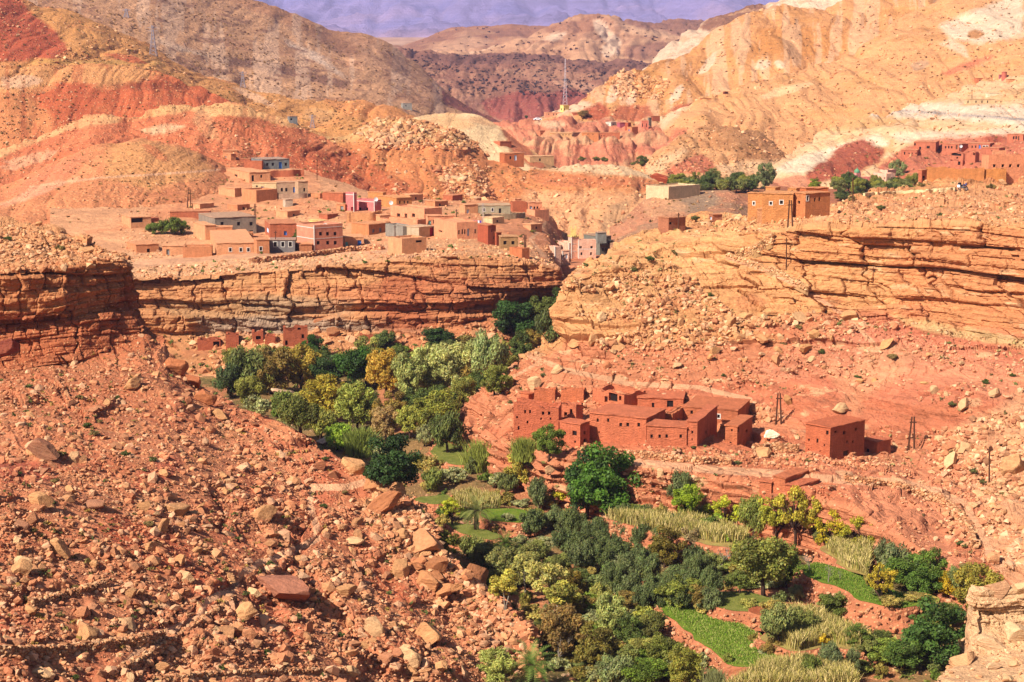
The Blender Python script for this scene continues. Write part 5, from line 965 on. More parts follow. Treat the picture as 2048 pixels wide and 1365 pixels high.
# far hamlet
for a in [(1127,224,211,1120,1138,26,YEL,'yellow two storey house on the far spur','flat',W([1123,1129],219,1.6,3)), (1091,236,226,1088,1147,6,C(220,150,120,K),'long pink row below the yellow house','flat',W([1097,1107,1113,1122,1128],229,1.5,2)+[(1134,233,5,5,'r')]), (1147,232,226,1143,1180,6,C(180,96,70,K),'red row right of the long pink row','flat',[]),
 (1148,272,266,1145,1163,6,C(110,66,56,K),'dark barn in the lowest far row','flat',[]), (1101,272,267,1098,1144,4,C(230,176,128,K),'cream wall with tiny windows in the lowest far row','flat',W([1108,1114,1120,1126,1132,1138],270,1.2,2)), (1165,273,266,1163,1197,4,C(222,140,92,K),'orange wall right of the dark barn','flat',W([1176,1186],269,1.2,2)),
 (1080,272,262,1072,1097,6,C(200,124,94,K),'brown pair of houses at the left end of the far row','flat',W([1084,1090],267,2,2)), (1200,274,266,1197,1240,5,C(200,116,84,K),'red orange row at the right end of the far terrace','flat',W([1203,1208],272,1.2,2)),
 (1222,253,245,1211,1233,16,C(220,210,204,K),'small white house in the far hamlet','flat',W([1216,1227],249,1.5,2)), (1240,256,246,1234,1254,10,C(176,88,108,K),'violet house in the far hamlet','flat',[]), (1256,262,246,1250,1262,10,C(176,84,56,K),'narrow rust house in the far hamlet','flat',[]), (1264,263,255,1254,1276,6,C(200,130,92,K),'ochre house with a blue door in the far hamlet','flat',[(1258,261,2,3,'b')]),
 (1283,258,242,1279,1297,14,C(240,140,120,K),'bright pink house with pointed windows in the far hamlet','flat',W([1285,1293],251,1.6,6)), (1298,252,236,1295,1303,20,GYD,'dark grey block beside the bright pink house','flat',[]), (1305,243,233,1302,1322,8,C(160,84,60,K),'brown roofs behind the dark grey block','flat',[]), (1324,241,233,1320,1340,8,C(226,190,160,K),'pale house highest in the far hamlet','flat',[])]:
    house(a[0], a[1], a[2], a[3], a[4], a[5], a[6], a[7], a[8], a[9], 'house', 'house', 7, ('far_terrace', 'orange_hill', 'grooved_hill'), bury=5, group='houses of the far hamlet')
# cliff dwellings
for a in [(395,702,679,392,441,6,'long low cliff dwelling with a broken roof','ruin',[(433,693,10,16,'k')]), (452,702,668,449,478,8,'cliff dwelling with a jagged gable','ruin',[]), (505,690,661,502,527,8,'cliff dwelling with one square opening','ruin',[(517,676,8,6,'k')]), (530,692,671,528,551,8,'roofless cliff dwelling beside the boulders','ruin',[]),
 (567,695,654,563,616,8,'tallest cliff dwelling reaching the pale overhang','ruin',[(573,686,4,8,'k'),(599,658,5,4,'w'),(606,673,4,7,'w')]), (720,688,669,718,760,6,'right hand cliff dwelling behind the green tree','ruin',[(730,675,6,4,'w')])]:
    house(a[0], a[1], a[2], a[3], a[4], a[5], C(178,92,64,K), a[6], a[7], a[8], 'cliff_dwelling', 'cliff dwelling', 3.5, ('village_mesa',), bury=2, group='cliff dwellings')
# ---------------- walls
def wall(name, label, pts, hpx, thick, col, cat='wall', keys=None, stone=False, n_sub=14, jag=.12):
    P = []
    for (u, v), (u2, v2) in zip(pts[:-1], pts[1:]):
        for k in range(n_sub):
            t = k/n_sub; loc, _, _ = terr_hit(u+(u2-u)*t, v+(v2-v)*t, keys)
            if loc is not None and (not P or abs(loc.y-P[-1][1]) < 12): P.append(np.array(loc[:]))
    if len(P) < 3: print('WALL MISS', label); return
    P = np.array(P); kk = np.ones(5)/5
    for c in (0, 1, 2): P[2:-2, c] = np.convolve(P[:, c], kk, 'valid')
    h = hpx/F*P[:, 1].mean(); mb = MB(); r = random.Random(5); tops = [h*(.75+.5*r.random())+(r.random()-.5)*jag*2 if stone else h+(r.random()-.5)*jag*2 for _ in P]
    T = np.gradient(P, axis=0)[:, :2]; T /= np.linalg.norm(T, axis=1, keepdims=True)+1e-9; Nr = np.stack([-T[:, 1], T[:, 0]], 1)*thick/2
    for i in range(len(P)-1):
        a, b = P[i], P[i+1]; na, nb = np.append(Nr[i], 0), np.append(Nr[i+1], 0); za, zb = np.array([0, 0, tops[i]]), np.array([0, 0, tops[i+1]]); dn = np.array([0, 0, -1.2])
        mb.quad(a-na+dn, b-nb+dn, b-nb+zb, a-na+za); mb.quad(b+nb+dn, a+na+dn, a+na+za, b+nb+zb); mb.quad(a-na+za, b-nb+zb, b+nb+zb, a+na+za)
    a, na = P[0], np.append(Nr[0], 0); z_ = np.array([0, 0, h]); dn = np.array([0, 0, -1.2])
    mb.quad(a+na+dn, a-na+dn, a-na+z_, a+na+z_); a, na = P[-1], np.append(Nr[-1], 0); mb.quad(a-na+dn, a+na+dn, a+na+z_, a-na+z_)
    if not stone: o = obj(name, mb.me(name, wm(col))); tag(o, label, cat); return
    rg = np.random.default_rng(abs(int(pts[0][0]))); sz = .19*(P[:, 1].mean()/180)**.5; L = np.linalg.norm(np.diff(P, axis=0), axis=1).sum()
    n = int(min(5200, L*(2*(h+.4)+thick)/(sz*sz)*.75)); i = rg.integers(0, len(P)-1, n); t = rg.random(n)[:, None]; B = P[i]*(1-t)+P[i+1]*t
    n = int(n*.8); i = i[:n]; t = t[:n]; B = B[:n]; q = rg.random(n); top = q < thick/(2*h+thick+.5); side = np.where(rg.random(n) < .75, -1, 1)[:, None]
    off = np.where(top[:, None], Nr[i]*rg.uniform(-1, 1, (n, 1)), Nr[i]*side); sgn = np.sign((-B[:, :2]*off).sum(1)); 
    z = np.where(top, h, rg.uniform(-.35, h, n)); pos = B.copy(); pos[:, :2] += off; pos[:, 2] += z
    cols = stone_cols(n, rg, np.array([col]*n), .3); base = mb.me('b', None); Vb = np.array([v.co[:] for v in base.vertices]); Fb = [tuple(p.vertices) for p in base.polygons]
    F1 = np.array([[f[0], f[1], f[2]] for f in Fb]+[[f[0], f[2], f[3]] for f in Fb])
    me = stone_mesh(name, pos, sz*.55*(3.2**rg.random(n)**1.6), cols, TINY, M_stone, rg, .5, (Vb, F1, np.tile(np.array(col)*.6, (len(Vb), 1))))
    o = obj(name, me); tag(o, label, cat)
DS = C(206,140,96,K)
wall('dry_stone_wall', 'long dry stone wall along the bottom left of the rubble', [(-20,1312),(120,1308),(260,1290),(330,1276)], 17, .7, DS, keys=(RS,), stone=True)
wall('dry_stone_wall', 'dry stone wall that follows the footpath downhill', [(225,1352),(300,1310),(380,1260),(430,1225),(470,1195)], 9, .5, DS, keys=(RS,), stone=True)
wall('dry_stone_wall', 'low dry stone edge near the bottom centre of the rubble', [(330,1362),(420,1350),(560,1345),(720,1342)], 7, .5, DS, keys=(RS,), stone=True)
wall('dry_stone_wall', 'short terrace wall above the long dry stone wall', [(60,1212),(120,1196),(190,1176),(215,1168)], 10, .6, DS, keys=(RS,), stone=True)
wall('dry_stone_wall', 'stone revetment of the path under the upper cliff', [(1472,520),(1520,500),(1548,480)], 16, .6, C(236,180,120,K), keys=(OS,), stone=True)
wall('dry_stone_wall', 'stone kerb of the path climbing the right slope', [(1455,512),(1500,528),(1560,548),(1620,580)], 6, .4, C(240,186,130,K), keys=(OS,), stone=True)
wall('dry_stone_wall', 'dry stone terrace wall under the ruined hamlet', [(1185,905),(1280,915),(1380,925),(1470,930)], 12, .6, DS, keys=(OS,), stone=True)
wall('dry_stone_wall', 'dry stone wall descending right of the tower house', [(1690,962),(1790,975),(1880,1000),(1935,1050),(1950,1100)], 11, .6, DS, keys=(OS,), stone=True)
wall('dry_stone_wall', 'dry stone wall left of the square tower house', [(1505,905),(1545,900),(1600,905)], 14, .6, DS, keys=(OS,), stone=True)
wall('road_wall', 'pale parapet of the road on the right rim', [(1728,392),(1800,387),(1860,384),(1915,380)], 5, .5, C(246,214,170,K), keys=(OS,))
wall('retaining_wall', 'long rubble retaining wall below the village road', [(500,528),(620,514),(700,503),(770,500)], 9, .7, C(214,140,100,K), keys=('village_mesa',), stone=True)
wall('retaining_wall', 'tan terrace wall carrying the rose pink house', [(695,444),(740,444),(766,438)], 18, .5, C(214,148,104,K), keys=('village_mesa',))
wall('retaining_wall', 'dark red retaining wall below the blue grey house', [(520,356),(570,354),(611,352)], 13, .5, ADR, keys=VM)
wall('retaining_wall', 'grey retaining wall under the long grey house', [(967,440),(1010,439),(1052,436)], 11, .5, C(176,150,124,K), keys=VM)
wall('retaining_wall', 'low grey wall before the lilac grey house', [(558,399),(590,398),(615,396)], 10, .5, C(176,140,122,K), keys=VM)
# ---------------- poles, pylons, mast
M_pole = pm(C(92,56,38,K), 'pole_wood'); M_steel = pm(C(176,168,172,K), 'galvanised_steel')
def world_top(P, u, v):
    k = (u-CX)/F; z = zat(P, v); dz = P[1]*cp-z*sp; return np.array([k*dz, P[1], z])
def pole(u, vb, vt, label, u2=None, vb2=None, ut=None, r=.14, keys=None):
    loc, _, _ = terr_hit(u, vb, keys)
    if loc is None: return
    P = np.array(loc[:]); T = world_top(P, ut if ut else u, vt)-P
    if u2 is None:
        m = MB(); m.tube([(0, 0, -1), tuple(T)], [r*1.1, r*.8], 6); i = 0
        m.box((T[0]-.35, T[1]-.06, T[2]-.5), (.7, 0, 0), (0, .12, 0), (0, 0, .14)); o = obj('utility_pole', m.me('utility_pole', M_pole), None, P); tag(o, label, 'pole', 'wooden utility poles'); return
    loc2, _, _ = terr_hit(u2, vb2, keys); Q = np.array(loc2[:])-P if loc2 else np.array([2, 0, 0]); Q[1] = min(max(Q[1], -2), 2)
    root = empty('a_frame_pole', P); tag(root, label, 'pole', 'double wooden poles')
    m = MB(); m.tube([(0, 0, -1), tuple(T)], [r*1.1, r*.8], 6); obj('pole_leg', m.me('pole_leg', M_pole), root)
    m = MB(); m.tube([tuple(Q-np.array([0, 0, 1])), (T[0]+.35, T[1]+.1, T[2])], [r*1.1, r*.8], 6); obj('pole_leg', m.me('pole_leg', M_pole), root)
    m = MB(); m.box((T[0]-.3, T[1]-.1, T[2]-.9), (1, 0, 0), (0, .2, 0), (0, 0, .16)); obj('crossbar', m.me('crossbar', M_pole), root)
pole(1551,850,787,'double pole right of the ruined hamlet', 1563,849,1556); pole(1815,902,834,'double pole right of the square tower house', 1829,899,1824); pole(1979,964,894,'single leaning pole low on the right slope', r=.12)
pole(1575,455,401,'double pole in front of the ochre kasbah', 1586,453,1579); pole(1573,535,476,'single pole on the ledge under the kasbah', r=.12); pole(1706,403,355,'single pole left of the road on the rim', keys=(OS,))
pole(374,416,375,'double pole on the bare slope above the olive clump', 382,416,377, r=.17); pole(551,505,462,'pole in front of the lead grey house', r=.12); pole(508,438,408,'short double pole above the big grey house', 511,436,509); pole(790,481,451,'pole beside the walled stone courtyard'); pole(913,447,419,'pole between the salmon houses and the gully')
pole(1049,500,470,'double pole on the path below the salmon row', 1051,498,1049); pole(1118,541,508,'pole on the red bank under the mosque', keys=('lower_terrace',)); pole(634,360,318,'thin pole on the red slope right of the upper houses', r=.12); pole(1357,458,426,'pole beside the small brown slope house'); pole(1792,338,322,'pole above the pale pink oasis house'); pole(1944,199,180,'pole above the cream row')
def lattice(u, vb, vt, label, wb, wt, n, col, name='power_pylon', cat='pylon', arms=True, rr=.07, keys=None):
    loc, _, _ = terr_hit(u, vb, keys)
    if loc is None: print('LAT', label); return
    P = np.array(loc[:]); h = zat(P, vt)-P[2]; root = empty(name, P); tag(root, label, cat, 'lattice towers'); mt = pm(col, 'galvanised_steel')
    L = MB(); B = MB(); c4 = [(-1, -1), (1, -1), (1, 1), (-1, 1)]
    for k in range(n):
        a, b = k/n, (k+1)/n; wa, wb_ = wb*(1-a)**1.4+wt*a, wb*(1-b)**1.4+wt*b
        for q in range(4):
            p0 = (c4[q][0]*wa/2, c4[q][1]*wa/2, h*a); p1 = (c4[q][0]*wb_/2, c4[q][1]*wb_/2, h*b); r0 = (c4[(q+1) % 4][0]*wb_/2, c4[(q+1) % 4][1]*wb_/2, h*b); r1 = (c4[(q+1) % 4][0]*wa/2, c4[(q+1) % 4][1]*wa/2, h*a)
            L.tube([p0, p1], [rr, rr], 4); B.tube([p0, r0], [rr*.6]*2, 4); B.tube([p1, r1], [rr*.6]*2, 4)
    obj('tower_legs', L.me('tower_legs', mt), root); obj('bracing', B.me('bracing', mt), root)
    if arms:
        A = MB()
        for z in (.82, .93): A.tube([(-wb*.7, 0, h*z), (wb*.7, 0, h*z)], [rr, rr], 4)
        obj('crossarm', A.me('crossarm', mt), root)
lattice(966,479,406,'lattice pylon in front of the dark red house', .9, .35, 10, C(190,170,160,K), arms=True, rr=.05, keys=('village_mesa',))
lattice(1130,214,118,'tall red and white radio mast on the far spur', 4.2, .5, 14, C(226,214,220,K), 'radio_mast', 'radio mast', False, .13)
lattice(307,113,51,'tall thin pylon upper left before the grey ridge', 4, .8, 8, C(160,150,160,K), rr=.14); lattice(486,176,143,'pylon on the ochre ridge left of the centre', 3, .6, 6, C(160,150,160,K), rr=.12); lattice(625,257,230,'pylon beside the small blue grey block', 2.4, .6, 6, C(160,150,160,K), rr=.1); lattice(253,36,18,'faint far pylon near the top left', 4, 1, 5, C(170,160,170,K), rr=.16)
def cyl(name, label, u, vb, wpx, hpx, col, cat, keys=None, dome=False):
    loc, _, _ = terr_hit(u, vb, keys)
    if loc is None: return
    r = wpx/F*loc.y/2; h = hpx/F*loc.y; m = MB(); m.tube([(0, 0, -1), (0, 0, h)], [r, r], 16); root = empty(name, loc); tag(root, label, cat); obj('tank_body', m.me('tank_body', pm(col, 'tank_paint')), root)
    m = MB(); m.tube([(0, 0, h), (0, 0, h+r*.25), (0, 0, h+r*.4)], [r*1.06, r*1.06, r*.3], 16); obj('tank_lid', m.me('tank_lid', pm(tuple(c*.8 for c in col), 'tank_paint')), root)
cyl('water_tank', 'round red water tank high on the right hills', 2008, 159, 10, 13, C(200,110,90,K), 'water tank'); cyl('water_tank', 'white water tank behind the yellow far house', 1136, 211, 9, 8, C(236,226,220,K), 'water tank', ('orange_hill',))
# dome of the rose turret, dishes, washing, motorbike, car
P = at(1714, 346, 600); m = MB(); R_ = 1.0; m.tube([(0, 0, 0), (0, 0, .5), (0, 0, .9), (0, 0, 1.25), (0, 0, 1.5), (0, 0, 2.1)], [R_*1.0, R_*1.05, R_*.85, R_*.5, .12, .04], 12)
o = obj('dome', m.me('dome', pm(C(110,160,120,K), 'green_tile')), None, P); tag(o, 'small green dome above the rose turret', 'dome')
def dish(u, v, label, d):
    P = at(u, v, d); root = empty('satellite_dish', P); tag(root, label, 'satellite dish', 'satellite dishes'); m = MB(); n = 12
    for i in range(n):
        a, b = 2*math.pi*i/n, 2*math.pi*(i+1)/n
        for r0, r1, y0, y1 in ((0.01, .35, .16, .09), (.35, .6, .09, 0)):
            m.quad((r0*math.cos(a), y0, r0*math.sin(a)), (r1*math.cos(a), y1, r1*math.sin(a)), (r1*math.cos(b), y1, r1*math.sin(b)), (r0*math.cos(b), y0, r0*math.sin(b)))
    o = obj('dish', m.me('dish', pm(C(232,230,228,K), 'dish_paint')), root); m = MB(); m.tube([(0, .16, 0), (0, .3, -.6), (0, .3, -1.6)], [.05]*3, 5); obj('bracket', m.me('bracket', M_steel), root)
dish(782, 406, 'white dish before the ochre house', 470); dish(752, 399, 'white dish on the roof of the rose pink house', 478); dish(1922, 293, 'white dish on the corner of the red hamlet house', 640); dish(2036, 317, 'white dish on the salmon hotel', 425); dish(650, 451, 'white dish on the pink villa', 423)
root = empty('clothes_line', at(946, 449, 436)); tag(root, 'washing hung on the roof of the largest salmon compound', 'washing line')
m = MB(); m.tube([(-2.2, 0, 1), (2.2, 0, 1)], [.02]*2, 4); m.tube([(-2.2, 0, -.5), (-2.2, 0, 1)], [.04]*2, 4); m.tube([(2.2, 0, -.5), (2.2, 0, 1)], [.04]*2, 4); obj('line', m.me('line', M_steel), root)
for i, (x, c) in enumerate([(-1.9, C(70,70,160)), (-1.3, C(210,210,220)), (-.7, C(170,30,60)), (0, C(60,50,130)), (.6, C(220,90,120)), (1.2, C(225,225,230)), (1.7, C(90,60,150))]):
    m = MB(); m.box((x, -.02, .35), (.42, 0, 0), (0, .04, 0), (0, 0, .62)); obj('garment', m.me('garment', pm(c, 'cloth')), root)
loc, _, _ = terr_hit(1926, 381, (OS,))
root = empty('motorbike', loc, math.radians(-55)); tag(root, 'dark touring motorbike with white panniers on the rim road', 'motorbike'); root.scale = (1.25,)*3
for x in (-.75, .75):
    m = MB(); n = 16
    for i in range(n):
        a, b = 2*math.pi*i/n, 2*math.pi*(i+1)/n; m.tube([(x+.3*math.cos(a), 0, .33+.3*math.sin(a)), (x+.3*math.cos(b), 0, .33+.3*math.sin(b))], [.07, .07], 5)
    w_ = obj('wheel', m.me('wheel', pm(C(30,30,32), 'rubber')), root); m = MB()
    for i in range(6): a = math.pi*i/6; m.tube([(x-.26*math.cos(a), 0, .33-.26*math.sin(a)), (x+.26*math.cos(a), 0, .33+.26*math.sin(a))], [.015]*2, 4)
    obj('rim', m.me('rim', M_steel), w_)
def part(nm, pts, rad, c): m = MB(); m.tube(pts, rad, 8); obj(nm, m.me(nm, pm(c, 'bike_paint'), True), root)
part('fuel_tank', [(-.05,0,.85),(.15,0,.95),(.42,0,.9)], [.12,.19,.1], C(60,60,90)); part('seat', [(-.65,0,.86),(-.3,0,.84),(0,0,.86)], [.09,.14,.08], C(26,24,26)); part('engine', [(-.2,0,.5),(.25,0,.5)], [.2,.2], C(80,80,84)); part('fairing', [(.45,0,.75),(.62,0,1.0),(.6,0,1.35)], [.14,.17,.08], C(70,70,110)); part('fork', [(.75,0,.33),(.5,0,1.1)], [.05,.05], C(60,60,60)); part('handlebar', [(.45,-.4,1.12),(.5,0,1.1),(.45,.4,1.12)], [.03]*3, C(30,30,30))
for s in (-1, 1):
    m = MB(); m.box((-.95, s*.28-.12, .5), (.5, 0, 0), (0, .24, 0), (0, 0, .4)); obj('pannier', m.me('pannier', pm(C(230,230,236), 'pannier_paint')), root)
m = MB(); m.box((-1.0, -.2, .95), (.42, 0, 0), (0, .4, 0), (0, 0, .35)); obj('top_box', m.me('top_box', pm(C(40,40,46), 'bike_paint')), root)
loc, _, _ = terr_hit(1075, 241, ('far_terrace',))
if loc:
    root = empty('parked_car', loc, math.radians(8), (1, 1, 1)); tag(root, 'white car parked below the long pink row', 'car')
    m = MB(); pr = [(-2.1,.35),(-2.1,.8),(-1.2,.95),(-.7,1.4),(.8,1.4),(1.3,.95),(2.1,.85),(2.1,.35)]; i0 = 0
    for y in (-.85, .85): m.v += [(x, y, z) for x, z in pr]
    m.f += [tuple(range(8))[::1], tuple(range(15, 7, -1))]+[(i, i+8, (i+1) % 8+8, (i+1) % 8) for i in range(8)]; obj('body', m.me('body', pm(C(236,236,240), 'car_paint')), root)
    for y in (-.87, .87):
        m = MB(); m.quad((-1.0, y, .98), (1.05, y, .98), (.72, y, 1.33), (-.62, y, 1.33)); obj('side_window', m.me('side_window', pm(C(40,44,50), 'glass')), root)
    for x in (-1.3, 1.3):
        for y in (-.9, .9): m = MB(); m.tube([(x, y-.1, .35), (x, y+.1, .35)], [.34, .34], 12); obj('wheel', m.me('wheel', pm(C(30,30,32), 'rubber')), root)
# ================================================================ FIELDS
VF = ('valley_floor', 'ochre_slope', 'rubble_slope')
def soilmat(name, c1, c2, sc_=.8):
    m, nt, b = newmat(name, .95); n = N(nt); P = n.node('ShaderNodeNewGeometry').outputs['Position']
    f = n.noise(P, sc_, 6, .7); g = n.noise(P, 5, 4, .7); c = n.mix(n.mapr(f, .38, .62, 0, 1), c1+(1,), c2+(1,)); c = n.val(c, n.mapr(g, .3, .7, .75, 1.25))
    n.put(b.inputs['Base Color'], c); bp = n.node('ShaderNodeBump'); bp.inputs['Strength'].default_value = .6; bp.inputs['Distance'].default_value = .3
    n.put(bp.inputs['Height'], n.math('ADD', f, g)); n.put(b.inputs['Normal'], bp.outputs[0]); return m
G1 = soilmat('meadow', C(98,132,28,.62), C(140,150,52,.62)); G2 = soilmat('dry_meadow', C(150,148,70,.6), C(120,128,48,.6)); S1 = soilmat('ploughed_soil', C(176,92,58,.62), C(196,116,76,.62)); G3 = soilmat('stubble', C(196,176,96,.6), C(176,140,84,.6))
FIELDS = []; BANKV = []
def field(pts, z, mat, label, bank=2.6):
    """flat terraced field at height z with an eroded earth bank round it"""
    W_ = np.array([atz(u, v, z)[:2] for u, v in pts]); out = []
    for i in range(len(W_)):
        a, b = W_[i], W_[(i+1) % len(W_)]; n = max(2, int(np.linalg.norm(b-a)/.6))
        for k in range(n): out.append(a+(b-a)*k/n)
    O = np.array(out); L = len(O); q = np.arange(L)*.6
    for _ in range(6): O = (np.roll(O, 1, 0)+2*O+np.roll(O, -1, 0))/4
    cen = O.mean(0); nr = np.roll(O, -1, 0)-np.roll(O, 1, 0); nr = np.stack([nr[:, 1], -nr[:, 0]], 1); nr /= np.linalg.norm(nr, axis=1, keepdims=True)+1e-9
    if ((O-cen)*nr).sum() < 0: nr = -nr
    O = O+nr*(fbm(O[:, 0]/4, O[:, 1]/4, 0*O[:, 0], 3, 9)*3.0)[:, None]
    V = []; nl = 9; cols = []
    for j in range(nl):
        t = j/(nl-1); w = fbm(O[:, 0]/1.3, O[:, 1]/1.3, O[:, 0]*0+t*2.5, 4, 19)*1.6*(t*(1.1-t)*3)
        rr = O+nr*(t*1.3+w)[:, None]; V.append(np.column_stack([rr, np.full(L, z-.03-t*bank)]))
    V = np.concatenate(V); BANKV.append(V[L:])
    cc = np.tile(grade(np.array(C(192,112,78,K))), (len(V), 1))*(1+.5*fbm(V[:, 0], V[:, 1], V[:, 2]*2, 3, 7)[:, None])
    Q = [(j*L+i, (j+1)*L+i, (j+1)*L+(i+1) % L, j*L+(i+1) % L) for j in range(nl-1) for i in range(L)]
    o = obj('terrace_bank', mesh_np('terrace_bank', V, Q, M_near, False, cc)); tag(o, 'red earth bank under the '+label, None, None, 'structure')
    bm = bmesh.new(); vs = [bm.verts.new((p[0], p[1], z)) for p in O]
    try: f = bm.faces.new(vs)
    except Exception: bm.free(); return
    bmesh.ops.triangulate(bm, faces=[f]); me = bpy.data.meshes.new('field'); bm.normal_update(); bm.to_mesh(me); bm.free()
    if me.polygons[0].normal.z < 0: me.flip_normals()
    me.materials.append(mat); o = obj('field', me); tag(o, label, None, None, 'structure'); FIELDS.append((O, z)); SH['field%d' % len(FIELDS)] = dict(obj=o)
def Q5(l): return [(1348+x/2.926, 900+y/2.926) for x, y in l]
def Q4(l): return [(700+x/2.926, 900+y/2.926) for x, y in l]
field(Q5([(-120,880),(100,880),(230,985),(390,1010),(560,1110),(760,1225),(700,1262),(330,1262),(120,1080),(-60,960)]), -63.3, G1, 'long bright green field in the lower centre', 1.6)
field(Q5([(180,830),(420,815),(620,880),(660,905),(440,945),(240,900)]), -62.2, G2, 'pale green meadow above the long bright field', 1.5)
field(Q5([(430,935),(640,895),(850,925),(860,965),(520,985)]), -62.1, S1, 'bare red plot beside the pale meadow', 1.5)
field(Q5([(700,690),(840,655),(1130,750),(1430,890),(1340,935),(1130,885),(930,795),(760,735)]), -61.0, G1, 'narrow green terrace on the right side of the valley', 2.6)
field(Q5([(-400,395),(-20,405),(240,430),(440,510),(440,560),(250,560),(20,500),(-250,450)]), -61.6, G3, 'straw coloured maize terrace in the middle', 2.4)
field(Q5([(880,580),(950,530),(1130,540),(1160,600),(1150,760),(1000,690)]), -61.0, G3, 'small maize terrace under the almond trees', 2.6)
field(Q4([(760,345),(960,345),(1130,390),(990,440),(810,405)]), -63.4, G1, 'small green field behind the palm', 1.8)
field(Q4([(560,425),(690,440),(940,505),(830,545),(690,505),(600,470)]), -64.0, G2, 'crescent green field in front of the palm', 2.2)
field(Q4([(1540,325),(1780,365),(1700,405),(1560,385)]), -62.4, G1, 'dark green patch right of the big green tree', 1.6)
field(Q5([(520,1110),(700,960),(860,985),(1120,1120),(1100,1180),(900,1140),(720,1190)]), -62.4, G3, 'maize plot in the lower right of the valley', 1.8)
field(Q5([(540,1290),(700,1265),(1040,1300),(1100,1420),(300,1420)]), -63.0, G3, 'maize plot at the bottom edge', 1.6)
field(Q4([(400,270),(560,255),(640,300),(520,320),(380,300)]), -64.3, G2, 'small grassy step by the round dark tree', 1.8)
field([(870,885),(960,870),(1000,900),(930,930),(860,925)], -64.2, G2, 'grassy step below the cane thicket', 1.6)
bpy.context.view_layer.update()
bv = np.concatenate(BANKV); rgb_ = np.random.default_rng(41); bi = rgb_.integers(0, len(bv), 9000); bs = .09*(4.5**(rgb_.random(9000)**2)); bp0 = bv[bi]+rgb_.normal(0, .3, (9000, 3))*np.array([1, 1, .4])
tag(obj('bank_stones', stone_mesh('bank_stones', bp0, bs, stone_cols(9000, rgb_, np.tile(grade(np.array(C(192,112,78,K))), (9000, 1)), .45), TINY, M_stone, rgb_)), 'stones stuck in the earth banks of the fields', 'stones', None, 'stuff')
# ================================================================ PLANTS
def leaf_mat():
    m, nt, b = newmat('foliage', .6); n = N(nt); oi = n.node('ShaderNodeObjectInfo'); a = n.node('ShaderNodeAttribute', attribute_name='geo').outputs['Color']
    c = n.mix(1.0, oi.outputs['Color'], a, 'MULTIPLY'); n.put(b.inputs['Base Color'], c); b.inputs['Specular IOR Level'].default_value = .25
    t = n.node('ShaderNodeBsdfTranslucent'); n.put(t.inputs['Color'], c); mx = n.node('ShaderNodeMixShader'); mx.inputs[0].default_value = .3
    nt.links.new(b.outputs[0], mx.inputs[1]); nt.links.new(t.outputs[0], mx.inputs[2]); nt.links.new(mx.outputs[0], nt.nodes['Material Output'].inputs[0]); return m
M_leaf = leaf_mat()
def bark_mat():
    m, nt, b = newmat('bark', .9); n = N(nt); oi = n.node('ShaderNodeObjectInfo'); P = n.node('ShaderNodeNewGeometry').outputs['Position']
    n.put(b.inputs['Base Color'], n.val(oi.outputs['Color'], n.mapr(n.noise(P, 5, 4), .3, .7, .7, 1.3))); return m
M_bark = bark_mat()
def leaves(name, cen, rad, n, ls, seed, up=0.0, asp=1.6, elong=0.0, lift=.2, var=.35):
    """n leaf-sized faces spread through lumps at cen with radii rad (unit tree)"""
    r = np.random.default_rng(seed); cen = np.array(cen); rad = np.array(rad); w = rad**2.3; i = r.choice(len(cen), n, p=w/w.sum())
    d = r.normal(size=(n, 3)); d /= np.linalg.norm(d, axis=1, keepdims=True); rr = r.random(n)**.38
    sc3 = np.array([1, 1, .85+elong]); P = cen[i]+d*sc3*(rad[i]*rr)[:, None]
    P += (fbm(P[:, 0]*9, P[:, 1]*9, P[:, 2]*9, 2, seed)*.07)[:, None]*d
    nn = d*.8+r.normal(size=(n, 3))*.6+np.array([0, 0, lift]); nn /= np.linalg.norm(nn, axis=1, keepdims=True)
    t = r.normal(size=(n, 3))*(1-up*.75)+np.array([0, 0, 1])*up*1.6+d*up*.5; t -= nn*(t*nn).sum(1)[:, None]; t /= np.linalg.norm(t, axis=1, keepdims=True)+1e-9
    s = np.cross(nn, t); L = ls*r.uniform(.6, 1.35, n)[:, None]; a = t*L*asp/2; b = s*L/2
    V = np.stack([P-a, P+b*.9-a*.1, P+a, P-b*.9-a*.1], 1).reshape(-1, 3)
    Q = np.arange(4*n).reshape(n, 4); lump = r.uniform(1-var, 1+var, len(cen))[i]; c = lump[:, None]*r.uniform(.75, 1.25, (n, 1))*np.stack([r.uniform(.85, 1.2, n), np.ones(n), r.uniform(.7, 1.1, n)], 1)
    return mesh_np(name, V, Q, M_leaf, False, np.repeat(c, 4, 0))
def lumps(n, seed, rx=.36, rz=.36, zc=.6, r0=.10, r1=.17, hollow=.5):
    r = random.Random(seed); cs, rs = [], []
    for k in range(n):
        while True:
            d = [r.uniform(-1, 1) for _ in range(3)]; q = math.sqrt(sum(x*x for x in d))
            if hollow < q < 1: break
        cs.append((d[0]*rx, d[1]*rx, zc+d[2]*rz)); rs.append(r.uniform(r0, r1))
    return cs, rs
def trunk_mesh(cs, seed, r0=.035, zt=.35, nb=7, lean=.05, thin=.25, multi=1):
    r = random.Random(seed); m = MB()
    for q in range(multi):
        a = r.uniform(0, 6.3); top = Vector((math.cos(a)*lean*(1+q), math.sin(a)*lean*(1+q), zt)); rr = r0/(1+.35*(multi-1))
        m.tube([(0, 0, -.08), (top.x*.3, top.y*.3, zt*.5), tuple(top)], [rr*1.3, rr, rr*.75], 6)
        for c in r.sample(list(cs), min(nb, len(cs))):
            c = Vector(c); mid = top.lerp(c, .5)+Vector((r.uniform(-.04, .04), r.uniform(-.04, .04), .03)); m.tube([tuple(top*.9), tuple(mid), tuple(c)], [rr*.6, rr*.4, rr*thin*.5], 4)
    return m.me('trunk', M_bark, True)
PROTO = {}
